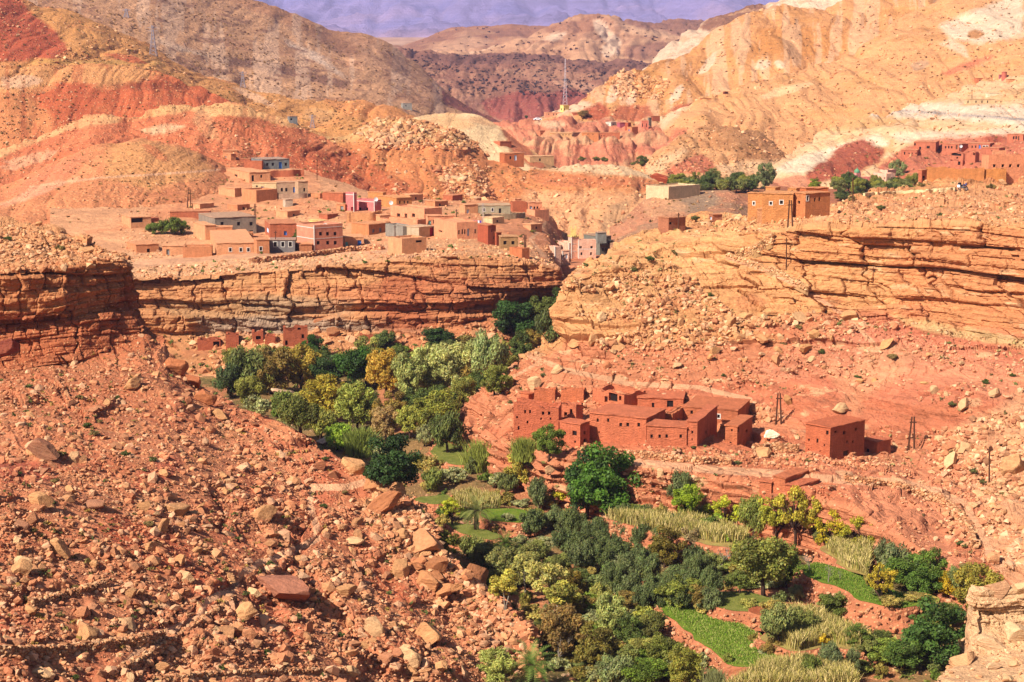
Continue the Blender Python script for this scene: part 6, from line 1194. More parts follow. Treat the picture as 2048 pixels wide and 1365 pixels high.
def proto(kind, seed, **k):
    cs, rs = lumps(k['n'], seed, k.get('rx', .36), k.get('rz', .36), k.get('zc', .58), k.get('r0', .1), k.get('r1', .17), k.get('hol', .35))
    if k.get('core', 1): cs += [(0, 0, k.get('zc', .58))]; rs += [k.get('rx', .36)*.5]
    cr = leaves('crown', cs, rs, k['leaves'], k['ls'], seed, k.get('up', 0), k.get('asp', 1.6), k.get('el', 0), .2, k.get('var', .35))
    tr = trunk_mesh(cs[:-1], seed, k.get('tr', .03), k.get('zt', .3), k.get('nb', 7), k.get('lean', .05), .3, k.get('multi', 1))
    PROTO.setdefault(kind, []).append((cr, tr))
for s in range(3): proto('dense', 10+s, n=38, leaves=9000, ls=.032, rx=.44, rz=.38, zc=.55, r0=.06, r1=.16, asp=1.3, hol=.25, var=.4)
for s in range(4): proto('olive', 20+s, n=30, leaves=6500, ls=.026, rx=.36, rz=.36, zc=.53, r0=.08, r1=.15, up=.8, asp=3.0, el=.5)
for s in range(3): proto('willow', 30+s, n=40, leaves=8000, ls=.024, rx=.42, rz=.42, zc=.56, r0=.05, r1=.14, hol=.2, up=.35, asp=2.6, var=.25, el=.2)
for s in range(3): proto('almond', 40+s, n=36, leaves=3600, ls=.028, rx=.46, rz=.30, zc=.62, r0=.06, r1=.11, core=0, hol=.3, tr=.035, nb=16, zt=.28, lean=.1, multi=2, var=.3)
for s in range(2): proto('slim', 50+s, n=22, leaves=3500, ls=.028, rx=.34, rz=.24, zc=.74, r0=.07, r1=.13, tr=.018, zt=.55, nb=8, multi=2, up=.2, asp=2.2)
for s in range(3): proto('bush', 60+s, n=18, leaves=1700, ls=.06, rx=.42, rz=.28, zc=.36, r0=.12, r1=.2, up=.3, asp=1.8, tr=.02, zt=.12)
def bare_mesh(seed):
    r = random.Random(seed); m = MB()
    def br(p, d, L, rad, lv):
        q = p+d*L*.5+Vector((r.uniform(-1, 1), r.uniform(-1, 1), r.uniform(-.3, 1)))*L*.07; e = q+d*L*.5; m.tube([tuple(p), tuple(q), tuple(e)], [rad, rad*.8, rad*.55], 4 if lv else 6)
        if lv < 4:
            for k in range(3 if lv < 3 else 2):
                dd = (d+Vector((r.gauss(0, .55), r.gauss(0, .55), r.uniform(-.1, .5)))).normalized(); br(e if k else q, dd, L*.72, rad*.55, lv+1)
    br(Vector((0, 0, -.05)), Vector((.05, 0, 1)).normalized(), .28, .025, 0); return m.me('branches', M_bark)
BARE = [bare_mesh(1), bare_mesh(5)]
def palm_mesh(seed, nf=46):
    r = random.Random(seed); V, Q, Cc = [], [], []
    for f in range(nf):
        a = f*2.399+r.uniform(-.2, .2); el = 1.35-1.9*(f/nf)+r.uniform(-.1, .1); L = r.uniform(.42, .55); p = Vector((0, 0, .5)); d = Vector((math.cos(a)*math.cos(el), math.sin(a)*math.cos(el), math.sin(el))); side = Vector((-math.sin(a), math.cos(a), 0)); br_ = r.uniform(.7, 1.25)*(1 if f < nf*.8 else .8)
        n = 16
        for k in range(n):
            q = p+d*(L/n); d = (d+Vector((0, 0, -.085-.02*(f/nf)))).normalized(); w = .09*math.sin(math.pi*min(1, (k+1.5)/(n+1)))**.6
            for sg in (-1, 1):
                tip = p+side*sg*w+d*.05+Vector((0, 0, .02)); i = len(V); V += [tuple(p), tuple(p.lerp(q, .55)), tuple(tip)]; Q.append((i, i+1, i+2)); Cc += [(br_, br_, br_)]*3
            p = q
    crown = mesh_np('crown', np.array(V), np.array(Q), M_leaf, False, np.array(Cc)); m = MB(); m.tube([(0, 0, -.1), (.01, 0, .2), (0, 0, .52)], [.07, .055, .06], 8); return crown, m.me('trunk', M_bark, True)
PALM = [palm_mesh(3), palm_mesh(9)]
def cane_mesh(seed, n=1500, wd=.5, hl=1.0):
    r = np.random.default_rng(seed); b = np.column_stack([r.normal(0, wd*.45, n), r.normal(0, wd*.35, n), np.zeros(n)]); h = r.uniform(.45, 1, n)*np.exp(-(b[:, 0]**2)/(wd*wd))
    ln = r.normal(0, .16, (n, 2))+b[:, :2]*.35; a = r.uniform(0, 6.3, n); sd_ = np.column_stack([np.cos(a), np.sin(a), 0*a])*.012
    V = []; k1 = b+np.column_stack([ln*h[:, None]*.35, h*.6]); k2 = b+np.column_stack([ln*h[:, None], h])
    V = np.stack([b-sd_, b+sd_, k1+sd_*1.3, k1-sd_*1.3, k2+sd_*.3, k2-sd_*.3], 1).reshape(-1, 3); i = np.arange(n)*6
    Q = np.concatenate([np.stack([i, i+1, i+2, i+3], 1), np.stack([i+3, i+2, i+4, i+5], 1)]); c = np.repeat(r.uniform(.7, 1.3, (n, 1))*np.ones((n, 3)), 6, 0)
    return mesh_np('blades', V, Q, M_leaf, False, c)
CANE = [cane_mesh(1), cane_mesh(2)]
BRK = C(70,50,40); BRG = C(150,136,120,K)
GKEYS = ('valley_floor', 'ochre_slope', 'rubble_slope', 'village_mesa', 'lower_terrace', 'oasis_floor', 'badland_slope', 'grey_mound', 'rocky_orange_hill', 'far_terrace', 'dark_hill', 'front_mound', 'orange_hill')
def plant(kind, u, vb, hpx, wpx, col, label, group=None, keys=GKEYS, bark=BRK, seed=None, sink=.0):
    """foot of the plant where the view ray through (u, vb) meets the ground"""
    loc, _, key = terr_hit(u, vb, keys)
    if loc is None: print('PLANT MISS', label); return
    r = random.Random(seed if seed is not None else int(u*31+vb*17)); mpp = loc.y/F; cf = .8 if kind == 'cane' else 1; h = hpx*mpp*(1.22 if hpx > 12 else 1)*cf; w = wpx*mpp*(1.28 if hpx > 12 else 1)*cf
    if key == 'ochre_slope' and hpx > 40 and vb > 840:
        ny = loc.y-w*.38; nz = ground_at(loc.x, ny, GKEYS); loc = Vector((loc.x, ny, nz if nz is not None and abs(nz-loc.z) < 6 else loc.z)); h *= 1.12
    nm, cat = {'dense': ('tree', 'tree'), 'olive': ('olive_tree', 'tree'), 'willow': ('willow_tree', 'tree'), 'almond': ('almond_tree', 'tree'), 'slim': ('poplar_tree', 'tree'), 'bush': ('bush', 'bush'), 'bare': ('bare_tree', 'tree'), 'palm': ('palm_tree', 'palm'), 'cane': ('cane_thicket', 'cane')}[kind]
    wu = {'dense': 1.0, 'olive': .92, 'willow': .95, 'almond': 1.06, 'slim': .85, 'bush': 1.05, 'bare': .8, 'palm': .95, 'cane': 1.3}[kind]
    root = empty(nm, loc+Vector((0, w*.15, -sink*h)), r.uniform(0, 6.28), (w/wu, w/wu, h/(.98 if kind != 'palm' else .95))); tag(root, label, cat, group)
    k = r.uniform(.93, 1.08); cl = (min(.8, col[0]*k*1.42), min(.8, col[1]*k*1.28), col[2]*k*.95, 1) if kind not in ('cane',) else (col[0]*k*.78, col[1]*k*.68, col[2]*k*.9, 1)
    if kind == 'bare': o = obj('branches', BARE[r.randrange(2)], root); o.color = (*bark, 1); return root
    if kind == 'cane': o = obj('blades', CANE[r.randrange(2)], root); o.color = cl; return root
    cr, tr = PALM[r.randrange(2)] if kind == 'palm' else PROTO[kind][r.randrange(len(PROTO[kind]))]
    o = obj('crown', cr, root); o.color = cl
    if kind != 'bush' or hpx > 30: o = obj('trunk', tr, root); o.color = (*bark, 1)
    return root
G = 1.0
dg = C(52,82,34,G); mg = C(84,104,44,G); ol = C(92,102,64,G); yo = C(150,140,54,G); sg = C(140,150,100,G); lg = C(130,160,60,G); yl = C(180,150,60,G); yg = C(150,160,50,G); bo = C(120,104,60,G); gg = C(128,134,104,G); dk = C(44,66,34,G); br = C(120,96,66,G)
T = [
 ('dense',622,727,46,52,dg,'round bright green tree before the cliff dwellings'), ('olive',490,790,88,78,ol,'brownish green tree at the left end of the gorge wood'), ('willow',548,792,84,72,bo,'olive brown tree right of the leftmost gorge tree'), ('olive',460,800,62,60,C(70,86,58,G),'dark tree by the rubble crest left of the gorge wood'), ('willow',602,784,74,66,C(140,126,60,G),'tan green tree under the round bright green one'),
 ('dense',656,784,64,62,C(58,80,46,G),'dark bluish tree right of the tan green one'), ('dense',712,786,86,70,dg,'tall dark green tree in the gorge centre'), ('willow',650,848,76,88,C(146,136,54,G),'yellow green spreading tree above the stream'), ('olive',600,868,66,74,C(86,92,50,G),'dark olive tree beside the flat pale rock'), ('bush',512,832,50,52,gg,'grey green shrub at the rubble crest in the gorge'), ('bush',555,835,36,40,mg,'low green shrub left of the dark olive tree'),
 ('willow',770,800,86,72,C(158,134,62,G),'golden tree in the middle of the gorge wood'), ('willow',818,812,92,66,sg,'pale green tree right of the golden tree'), ('willow',858,800,96,70,C(152,160,110,G),'silver green tree with a tall top'), ('willow',902,800,98,80,C(158,164,118,G),'broad silver green tree in the gorge wood'), ('willow',945,790,84,70,sg,'silver green tree before the tall grey one'), ('olive',978,762,92,64,C(120,134,96,G),'tall grey green tree reaching the cliff foot'),
 ('willow',990,800,60,56,C(110,118,60,G),'olive green tree at the right slope crest'), ('dense',1030,690,74,84,C(46,72,36,G),'large dark green tree at the gorge corner'), ('dense',878,704,44,62,dk,'dark round tree at the cliff foot'), ('olive',1098,690,66,58,C(84,96,62,G),'grey green tree in the mouth of the gorge'), ('bush',935,700,34,50,C(104,96,58,G),'brown green bush between the two dark trees'), ('olive',770,706,38,44,C(80,96,56,G),'small tree at the cliff foot behind the gorge wood'), ('bush',800,710,26,36,mg,'small bush right of the cliff foot tree'), ('bush',750,712,26,34,yo,'yellowish bush before the cliff foot tree'),
 ('willow',712,872,92,72,C(128,138,72,G),'light green tree leaning over the stream'), ('olive',672,905,50,60,lg,'bright feathery green tree at the stream bend'), ('cane',720,912,60,80,C(150,170,66,G),'bright cane thicket at the stream bend'), ('willow',770,888,64,54,C(150,130,98,G),'dry greyish brown tree in the gorge middle'), ('dense',872,860,80,84,C(112,118,54,G),'olive green round tree behind the ruined hamlet wood'), ('olive',895,908,80,66,C(84,96,56,G),'dark olive tree left of the hamlet bank'),
 ('willow',820,880,60,56,C(140,146,76,G),'light green tree between the dry tree and the olive'), ('olive',848,895,40,40,gg,'small grey green shrub tree under the olive'), ('dense',783,996,104,118,dk,'very large round dark tree behind the perched boulder'), ('cane',962,918,56,84,C(160,176,70,G),'tall bright cane clump left of the ruined hamlet'), ('cane',1048,915,44,70,C(160,176,70,G),'bright cane clump below the largest ruined house'), ('willow',1098,916,50,56,C(96,116,50,G),'green bush tree below the lowest mud ruin'),
 ('willow',1050,986,80,76,C(150,142,70,G),'round yellowish olive tree left of the big green tree'), ('olive',1012,990,44,44,ol,'small olive in front of the yellowish round tree'), ('bush',974,968,28,34,mg,'small green bush tree on the earth step'), ('bush',866,985,60,40,C(100,112,60,G),'loose green shrub right of the very large round tree'), ('dense',1172,1005,108,98,C(54,80,38,G),'back lobe of the big green tree pair'), ('dense',1204,1034,118,122,C(66,98,36,G),'big bright green tree in the centre of the valley'), ('bush',1122,1000,26,34,C(170,170,50,G),'yellow green bush left of the big bright green tree'), ('bush',1258,1010,24,32,C(170,160,60,G),'yellow bush right of the big bright green tree'),
 ('almond',905,1052,48,50,yg,'small yellow green tree left of the palm'), ('palm',953,1062,60,66,C(110,118,72,G),'date palm on the green crescent field'), ('palm',1010,1120,50,56,C(80,98,44,G),'short palm behind the rubble crest'), ('palm',1062,1390,92,96,C(96,118,60,G),'large palm at the bottom edge'), ('bush',890,1110,60,50,C(92,94,42,G),'dark bush at the crest beside the largest brown slab'),
 ('dense',1374,1042,66,56,C(110,132,36,G),'compact yellow green tree right of the big green tree'), ('olive',1357,984,54,54,C(96,108,76,G),'grey olive above the compact yellow green tree'), ('almond',1444,1020,64,66,yg,'yellow leaved almond above the maize terrace'), ('olive',1506,1040,72,60,C(112,122,66,G),'grey green almond left of the mud sheds'), ('cane',1405,1000,60,50,C(140,164,80,G),'cane clump between the grey olive and the yellow almond'), ('bush',1430,1052,26,36,lg,'lime green shrub on the maize terrace'), ('bush',1450,1085,22,16,lg,'thin lime sapling in the maize'),
 ('almond',1548,1072,72,70,C(140,144,56,G),'leftmost of the three dark branched almonds'), ('almond',1588,1070,92,84,C(154,146,60,G),'tallest dark branched almond before the lowest mud shed'), ('almond',1662,1080,84,84,C(156,148,40,G),'golden green almond above the small maize terrace'), ('almond',1712,1086,68,66,C(140,140,46,G),'rightmost almond on the bank edge'), ('olive',1640,1092,40,44,C(90,96,60,G),'shadowy shrub tree under the golden almond'),
 ('dense',1530,1194,116,110,C(106,112,58,G),'great olive green tree between the meadows'), ('olive',1575,1180,80,60,C(94,108,52,G),'darker right side neighbour of the great olive green tree'), ('bare',1448,1148,58,76,ol,'leafless silver tree left of the great olive green tree'), ('bare',1620,1143,46,34,ol,'thin leafless tree on the green terrace edge'), ('bare',1658,1167,44,30,ol,'second thin leafless tree on the green terrace'), ('bare',1680,1160,22,16,ol,'tiny leafless sapling on the green terrace'), ('bare',1618,1234,50,44,ol,'dark leafless tree on the bare red plot'), ('olive',1595,1206,30,34,gg,'small olive beside the dark leafless tree'),
 ('olive',1780,1134,70,66,C(96,106,78,G),'grey green olive right of the small maize terrace'), ('dense',1862,1150,64,72,C(84,106,46,G),'green tree with a low crown by the right path'), ('olive',1920,1162,46,54,C(108,120,80,G),'grey round olive at the foot of the right scree'), ('dense',1815,1188,66,90,C(78,102,44,G),'spreading green fig over the narrow terrace'), ('dense',1845,1206,60,76,C(70,96,40,G),'lower green fig over the narrow terrace'), ('dense',1780,1160,50,60,C(86,110,46,G),'upper left fig of the green group'), ('almond',1764,1206,70,58,C(150,138,50,G),'yellow leaved tree standing on the narrow terrace'), ('dense',1896,1192,44,50,C(166,146,44,G),'golden bush right of the figs'), ('willow',1945,1225,76,84,C(130,124,58,G),'olive yellow shrub mass before the outcrop'), ('bush',1752,1238,46,60,C(124,136,50,G),'lime green shrub under the yellow leaved tree'),
 ('dense',1663,1244,46,56,C(80,92,46,G),'dark round shrub on the terrace bank'), ('olive',1650,1195,26,26,gg,'small grey shrub on the bank top'), ('olive',1560,1290,70,74,C(110,120,78,G),'grey green shrub tree left of the lower maize'), ('olive',1602,1312,60,70,C(104,114,70,G),'second grey green shrub tree before the lower maize'), ('dense',1712,1292,34,56,C(84,102,46,G),'green shrub at the right end of the lower maize'), ('dense',1870,1345,120,124,C(60,86,42,G),'large deep green tree next to the near outcrop'), ('dense',1810,1350,60,80,C(72,94,44,G),'lower left part companion of the large deep green tree'), ('olive',1662,1345,60,44,C(92,104,78,G),'upright grey olive above the bottom maize'), ('olive',1706,1358,56,34,C(96,106,78,G),'second upright grey olive by the earth bank'), ('bush',1790,1262,40,56,C(126,128,96,G),'grey twiggy shrub over the earth gully'), ('bush',1645,1290,26,26,C(170,150,50,G),'small mustard shrub in the lower maize'), ('dense',1775,1340,50,70,C(104,122,56,G),'light green shrub in the gully at the lower right'),
 ('cane',1432,1390,54,60,C(150,160,90,G),'pale cane clump at the bottom centre'), ('cane',1490,1400,50,60,C(130,146,86,G),'grey green reeds at the bottom centre'), ('willow',1372,1385,70,70,C(116,118,56,G),'olive shrub mass at the bottom centre'), ('dense',1325,1345,66,64,C(96,104,52,G),'green shrub mass left of the pale cane'), ('olive',1300,1290,56,56,C(100,104,58,G),'olive shrub tree above the bottom centre'), ('dense',1290,1385,60,90,C(86,108,42,G),'bright green bush at the bottom edge'), ('olive',1235,1385,70,80,C(104,116,84,G),'grey green bush at the bottom edge'), ('willow',1120,1330,104,92,C(124,104,68,G),'brown twiggy tree above the bottom palm'), ('bare',1120,1340,80,70,ol,'pale bare branches among the brown twiggy tree'), ('willow',990,1385,70,76,C(140,150,90,G),'pale green bush left of the bottom palm'), ('dense',1190,1350,80,84,C(104,98,50,G),'dark olive tree between the palm and the silver tree'), ('willow',1220,1290,90,64,C(132,142,92,G),'silver green bush tree with pale bare limbs'), ('bare',1222,1248,70,62,ol,'white limbed tree rising over the silver bush'), ('dense',1262,1300,60,60,C(80,96,50,G),'green bush right of the white limbed tree'), ('bush',1180,1230,50,40,C(124,148,66,G),'upright green reeds left of the white limbed tree'),
 ('slim',1010,1240,80,64,C(158,154,78,G),'slender yellow green poplar by the rubble crest'), ('slim',1052,1215,86,78,C(134,134,84,G),'slender tree with a flat pale crown'), ('slim',1098,1232,88,80,C(146,144,92,G),'windblown pale tree in the valley'), ('slim',1120,1262,80,92,C(140,140,74,G),'low windblown tree before the white limbed one'), ('willow',1015,1185,70,84,C(112,116,76,G),'grey green tree behind the slender poplar'), ('willow',975,1150,56,60,C(100,106,66,G),'grey green tree at the crest below the short palm'), ('willow',1060,1160,56,64,C(114,118,74,G),'sage green tree above the windblown pale tree'), ('dense',1145,1205,56,56,C(110,96,46,G),'brownish bush tree right of the windblown one'), ('dense',1330,1140,72,66,C(100,92,42,G),'rust green conical tree in the olive grove'), ('willow',1385,1120,56,62,C(124,112,90,G),'mauve grey shrub tree at the grove edge'), ('willow',1355,1220,56,76,C(110,120,58,G),'light green shrub tree at the grove foot'), ('bush',1290,1245,36,60,C(130,136,66,G),'yellow green shrubs before the olive grove')]
for a in T: plant(*a, bark=BRG if a[0] in ('bare', 'slim') and a[1] != 1618 else BRK)
# olive grove
gr = random.Random(77); gp = [(1080,1010),(1058,1062),(1110,1050),(1150,1062),(1190,1075),(1128,1098),(1170,1105),(1215,1100),(1255,1075),(1285,1092),(1240,1118),(1205,1130),(1280,1125),(1318,1092),(1300,1150),(1262,1150),(1160,1135),(1345,1080),(1225,1160),(1355,1170),(1225,1185),(1262,1195),(1305,1190),(1340,1200),(1380,1185),(1290,1215),(1320,1218),(1365,1208),(1400,1160),(1425,1185),(1248,1055),(1290,1055),(1415,1215),(1385,1145)]
rowsn = ['first', 'second', 'third', 'fourth', 'fifth', 'sixth', 'seventh', 'eighth']
for k, (u, v) in enumerate(gp): plant('olive', u, v+14, gr.uniform(46, 62), gr.uniform(40, 54), random.choice([C(84,98,66,G), C(94,106,76,G), C(78,90,58,G)]), 'grey green olive tree packed in the central grove', 'olive trees of the central grove')
# undergrowth bushes of the valley: countable, share one label
ub = random.Random(5); poly = [(640,860),(760,900),(1000,960),(1110,930),(1300,950),(1480,980),(1600,1060),(1700,1090),(1900,1200),(1890,1365),(1100,1365),(1010,1230),(900,1110),(840,1000)]
cnt = 0
while cnt < 280:
    u, v = ub.uniform(640, 1900), ub.uniform(860, 1365)
    if not pip(np.array([u]), np.array([v]), poly)[0]: continue
    P_ = terr_hit(u, v, ('valley_floor', 'ochre_slope', 'rubble_slope'))
    if P_[0] is None or not (P_[2] == 'valley_floor' or (P_[2].startswith('field') and ub.random() < .3)): cnt += .2; continue
    plant('bush', u, v, ub.uniform(14, 40), ub.uniform(22, 56), ub.choice([mg, ol, gg, C(120,112,60,G), C(110,120,60,G), C(140,130,80,G)]), 'low green or grey shrub between the valley trees', 'undergrowth shrubs of the valley', ('valley_floor',)); cnt += 1
# gorge trees, filler
for k in range(16): u = ub.uniform(760, 1000); plant('willow', u, ub.uniform(735, 775), ub.uniform(34, 52), ub.uniform(36, 50), ub.choice([C(70,84,48,G), C(96,108,60,G), ol]), 'small tree in the shade behind the silver green trees', 'small trees at the cliff foot', ('village_mesa', 'valley_floor'))
fil = [(470,745),(530,750),(575,758),(630,752),(690,745),(735,735),(500,812),(565,830),(620,815),(690,812),(745,830),(790,842),(832,835),(880,822),(925,815),(960,800),(990,740),(1040,720),(1070,705),(800,760),(850,745),(905,745),(950,730),(730,760),(780,770),(640,870),(700,840),(755,862),(930,790),(870,790),(1010,765),(540,780),(1120,640),(1080,650)]
for k, (u, v) in enumerate(fil): plant(['willow', 'olive', 'dense'][k % 3], u, v+10, ub.uniform(44, 66), ub.uniform(48, 66), ub.choice([C(92,104,54,G), C(120,124,66,G), C(76,92,48,G), C(134,140,86,G), C(128,112,60,G)]), 'tree woven into the dense gorge wood', 'filling trees of the gorge wood', ('village_mesa', 'valley_floor'))
fi2 = [(940,1120),(990,1160),(1030,1150),(1075,1120),(1120,1150),(1160,1180),(1200,1215),(1160,1235),(1090,1290),(1150,1300),(1210,1330),(1260,1345),(1060,1300),(1290,1320),(1250,1230),(1300,1265),(1500,1250),(1540,1330),(1620,1360),(1760,1300),(1730,1330),(1830,1300),(1900,1260),(1850,1250),(1800,1230),(1500,1110),(1480,1190),(1430,1140),(1400,1225),(1690,1230),(1610,1270)]
for k, (u, v) in enumerate(fi2): plant(['olive', 'dense', 'willow'][k % 3], u, v, ub.uniform(34, 52), ub.uniform(40, 56), ub.choice([C(92,104,54,G), C(112,120,72,G), C(80,92,50,G), C(134,136,80,G), C(118,104,60,G)]), 'rounded shrub tree in the lower valley thicket', 'shrub trees of the lower valley', ('valley_floor',))
# oasis band and village trees
for k in range(58):
    u = ub.uniform(1342, 1512) if k % 2 else ub.uniform(1655, 1850); plant(ub.choice(['dense', 'olive', 'willow']), u, ub.uniform(372, 390) if k % 2 else ub.uniform(374, 406), ub.uniform(18, 30), ub.uniform(22, 34), ub.choice([C(84,98,60,G), C(110,116,76,G), C(70,86,48,G), C(120,124,60,G)]), 'dark green tree in the far oasis strip', 'trees of the far oasis', ('oasis_floor',))
plant('willow',1531,385,50,36,C(104,116,84,G),'tallest tree of the oasis behind the kasbah', None, ('oasis_floor',)); plant('willow',1795,372,40,32,C(112,124,90,G),'tall tree touching the pale pink oasis house', None, ('oasis_floor',)); plant('dense',1630,382,20,26,C(116,130,44,G),'single lime tree behind the kasbah', None, ('oasis_floor',)); plant('dense',1285,338,22,20,C(76,86,40,G),'lone round tree on the pale saddle', None)
for u, v, w in ((1165,322,18),(1192,322,16),(1210,323,20),(1268,332,16),(1300,352,22),(1335,365,30),(1360,362,26)): plant('bush', u, v, 12, w, C(96,100,54,G), 'small bush on the pale saddle between the hills', 'bushes on the pale saddle')
for u, w, h_ in ((305,26,20),(322,32,26),(342,36,30),(362,32,24)): plant('olive', u, 470, h_, w, C(92,110,54,G), 'bushy olive in the clump at the left village edge', 'olives at the village edge', ('village_mesa',))
plant('dense',602,490,28,30,C(64,82,34,G),'dark round tree beside the pink villa', None, ('village_mesa',)); plant('dense',1053,238,7,9,C(60,90,50,G),'small green tree by the white car', None); plant('olive',1170,238,14,26,C(120,100,70,G),'brown bush at the end of the far red row', None)
for k in range(34): u = ub.uniform(500, 1080); plant('bush', u, ub.uniform(400, 530), ub.uniform(4, 9), ub.uniform(6, 14), ub.choice([mg, C(110,110,60,G)]), 'small green shrub among the village houses', 'shrubs in the village', ('village_mesa', 'front_mound'))
# desert shrubs, individuals near, the rest as ground cover
for key, n, h0, h1 in (('rubble_slope', 70, 7, 14), ('ochre_slope', 80, 6, 13), ('near_outcrop', 5, 14, 24)):
    rg = np.random.default_rng(len(key)); p, nn, c = sample(key, n, rg)
    for q in p:
        s = rg.uniform(h0, h1)/F*q[1]*1.3; r_ = empty('desert_shrub', q, rg.uniform(0, 6), (s*1.3, s*1.3, s)); o = obj('crown', PROTO['bush'][int(rg.integers(0, 3))][0], r_); o.color = (*ub.choice([C(104,104,58,G), C(86,96,44,G), C(140,120,74,G)]), 1)
        tag(r_, {'rubble_slope': 'tiny desert shrub among the rubble', 'ochre_slope': 'tiny desert shrub on the ochre right slope', 'near_outcrop': 'dry grey shrub on the near outcrop'}[key], 'shrub', 'desert shrubs on the '+key.replace('_', ' '))
def cover(name, label, specs, seed):
    rg = np.random.default_rng(seed); Vs, Cs = [], []
    for key, n, s0, s1, reg, cols in specs:
        if s1 > .95: s0 *= .55; s1 *= .6; n = int(n*1.0)
        p, nn, c = sample(key, n, rg, reg, 30); s = rg.uniform(s0, s1, n); kk = np.array(cols)[rg.integers(0, len(cols), n)]
        for q in range(14):
            a = rg.normal(size=(n, 3))*.35; a[:, 2] = np.abs(a[:, 2])*.8; cc = p+a*s[:, None]; d1 = rg.normal(size=(n, 3))*s[:, None]*.22; d2 = rg.normal(size=(n, 3))*s[:, None]*.22
            Vs.append(np.stack([cc-d1, cc+d2, cc+d1, cc-d2], 1).reshape(-1, 3)); Cs.append(np.repeat(kk*rg.uniform(.7, 1.3, (n, 1)), 4, 0))
    V = np.concatenate(Vs); o = obj(name, mesh_np(name, V, np.arange(len(V)).reshape(-1, 4), M_cover, False, np.concatenate(Cs))); tag(o, label, 'shrubs', None, 'stuff')
M_cover, nt_, b_ = newmat('shrub_cover', .9); n_ = N(nt_); n_.put(b_.inputs['Base Color'], n_.node('ShaderNodeAttribute', attribute_name='geo').outputs['Color'])
c1, c2, c3, c4 = C(110,92,48), C(140,104,60), C(104,74,46), C(64,44,46)
cover('desert_scrub', 'dark dots of scrub all over the far hills', [('front_mound', 500, .5, 1.1, None, [c1, c2, c3]), ('capped_hill', 700, .5, 1.2, None, [c1, c2, c3]), ('red_hill', 800, .6, 1.5, None, [c1, c2, c3]), ('rocky_orange_hill', 1300, .5, 1.2, None, [c1, c2, c3]), ('ochre_ridge', 1700, .7, 1.7, None, [c1, c2, c3]), ('orange_hill', 700, .7, 1.8, None, [c2, c3]), ('grooved_hill', 900, .7, 1.6, None, [c2, c3]),
  ('badland_slope', 450, .5, 1.4, None, [c1, c2, c3]), ('brown_mound', 600, .6, 1.4, None, [c2, c3]), ('brown_ridge', 2600, 1, 2.6, None, [c3, c2]), ('cream_mound', 200, .6, 1.3, None, [c1]), ('dark_hill', 520, 1.8, 4.6, [(800,95),(1100,100),(1340,125),(1300,200),(900,190)], [c4, C(50,44,50)]), ('dark_hill', 500, 1.2, 3, None, [c4, c3]), ('peak_hill', 350, 3, 6, None, [c4, c3]), ('mesa_hill', 200, 3, 7, None, [c4, c3]), ('village_mesa', 700, .3, .9, None, [c1, c2, C(100,110,50)]), ('grey_mound', 250, .4, .9, None, [c1, c2])], 8)
cover('dry_herbs', 'small tufts of dry herbs between the stones of both slopes', [('rubble_slope', 900, .15, .5, None, [C(120,104,56), C(150,120,60), C(84,88,44)]), ('ochre_slope', 1100, .15, .55, None, [C(120,104,60), C(100,104,54), C(160,140,90)]), ('valley_floor', 3500, .3, .9, None, [C(110,112,50), C(140,130,66), C(96,104,44), C(160,140,80)])], 9)
def crop(name, label, poly_px, z, n, h0, h1, cols, wd, seed):
    rg = np.random.default_rng(seed); W_ = np.array([atz(u, v, z)[:2] for u, v in poly_px]); lo, hi = W_.min(0), W_.max(0); P = []
    while len(P) < n:
        q = rg.uniform(lo, hi, (n*3, 2)); P = list(P)+list(q[pip(q[:, 0], q[:, 1], [tuple(w) for w in W_])])
    P = np.array(P[:n]); h = rg.uniform(h0, h1, n)*(1+.5*fbm(P[:, 0]/3, P[:, 1]/3, 0*P[:, 0], 2, 3)); a = rg.uniform(0, 6.3, n); s = np.column_stack([np.cos(a), np.sin(a), 0*a])*wd; ln = rg.normal(0, .22, (n, 2))*h[:, None]; b = np.column_stack([P, np.full(n, z)])
    tp = b+np.column_stack([ln, h]); md = b+np.column_stack([ln*.3, h*.6]); V = np.stack([b-s*.4, b+s*.4, md+s, tp+s*.2, tp-s*.2, md-s], 1).reshape(-1, 3); i = np.arange(n)*6
    Q = np.concatenate([np.stack([i, i+1, i+2, i+5], 1), np.stack([i+5, i+2, i+3, i+4], 1)]); c = np.repeat(np.array(cols)[rg.integers(0, len(cols), n)]*rg.uniform(.7, 1.25, (n, 1)), 6, 0)
    o = obj(name, mesh_np(name, V, Q, M_cover, False, c)); tag(o, label, 'crop', None, 'stuff')
mz = [C(190,168,92,.8), C(206,184,116,.8), C(160,146,70,.8), C(212,186,124,.8), C(130,130,58,.8)]
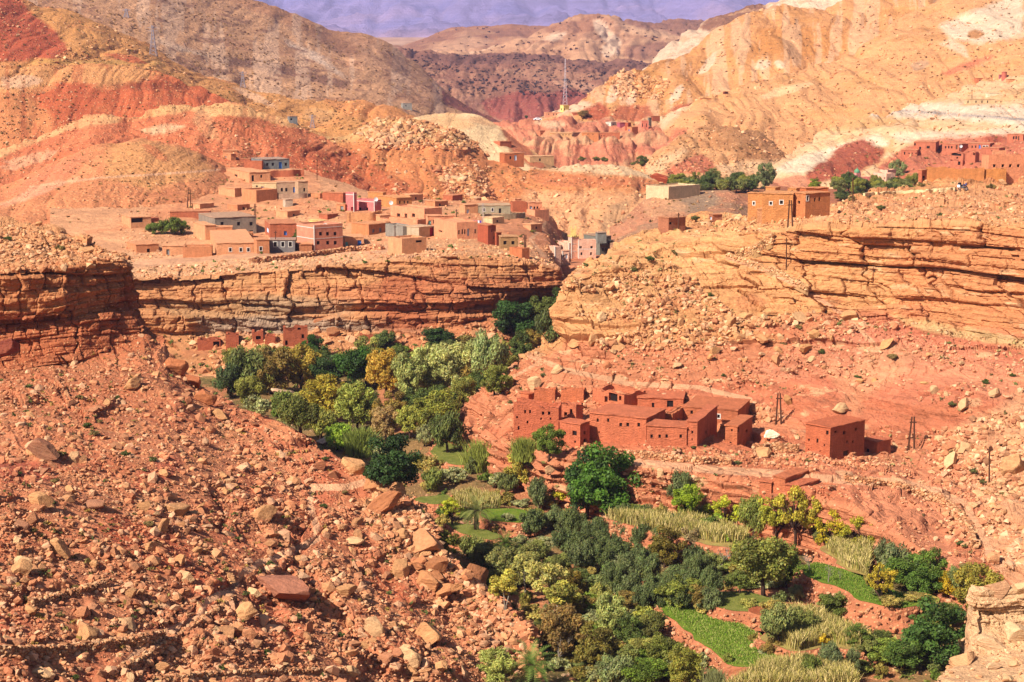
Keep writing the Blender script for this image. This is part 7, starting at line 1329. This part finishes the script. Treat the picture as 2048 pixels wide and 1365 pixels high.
crop('maize', 'straw coloured maize on the middle terrace', Q5([(-400,400),(-20,410),(240,435),(430,510),(420,545),(250,545),(20,490),(-250,445)]), -61.6, 9000, .8, 1.7, mz, .045, 1)
crop('maize', 'dry maize under the golden almond', Q5([(890,580),(950,540),(1125,548),(1150,600),(1140,740),(1000,680)]), -61.0, 4000, .8, 1.6, mz, .045, 2)
crop('maize', 'yellow maize in the lower right plot', Q5([(560,1100),(700,965),(860,990),(1110,1120),(1090,1165),(900,1130),(720,1180)]), -62.4, 10000, .9, 1.9, mz, .045, 3)
crop('maize', 'yellow maize along the bottom edge', Q5([(540,1292),(700,1270),(1030,1305),(1080,1420),(300,1420)]), -63.0, 12000, .9, 1.9, mz, .045, 4)
crop('maize', 'thin yellow maize behind the palm', Q4([(600,300),(700,270),(860,300),(880,340),(760,345),(640,330)]), -63.4, 3500, .8, 1.7, mz, .045, 5)
crop('grass', 'short green grass of the long field', Q5([(-120,880),(100,885),(230,990),(390,1015),(560,1115),(740,1222),(700,1255),(330,1255),(120,1075)]), -63.3, 16000, .08, .26, [C(100,132,30), C(130,146,56), C(90,112,34), C(150,150,80)], .03, 6)
crop('grass', 'green grass of the narrow right terrace', Q5([(710,690),(840,660),(1130,755),(1420,890),(1340,930),(1130,880),(930,790)]), -61.0, 10000, .08, .26, [C(96,126,34), C(130,136,60), C(84,110,36)], .03, 7)
# ================================================================ HAZE
def haze():
    x0, x1, y0, y1, z0, z1 = -12500, 12500, -40, 20500, -78, 1600
    m = MB(); m.box((x0, y0, z0), (x1-x0, 0, 0), (0, y1-y0, 0), (0, 0, z1-z0)); mt = bpy.data.materials.new('haze'); mt.use_nodes = True; nt = mt.node_tree; nt.nodes.remove(nt.nodes['Principled BSDF'])
    v = nt.nodes.new('ShaderNodeVolumePrincipled'); v.inputs['Color'].default_value = (.55, .56, 1.0, 1); v.inputs['Density'].default_value = 0.000048; v.inputs['Anisotropy'].default_value = 0.0
    nt.links.new(v.outputs[0], nt.nodes['Material Output'].inputs['Volume']); o = obj('haze', m.me('haze', mt)); tag(o, 'thin blue haze over the far hills', None, None, 'stuff')
haze()
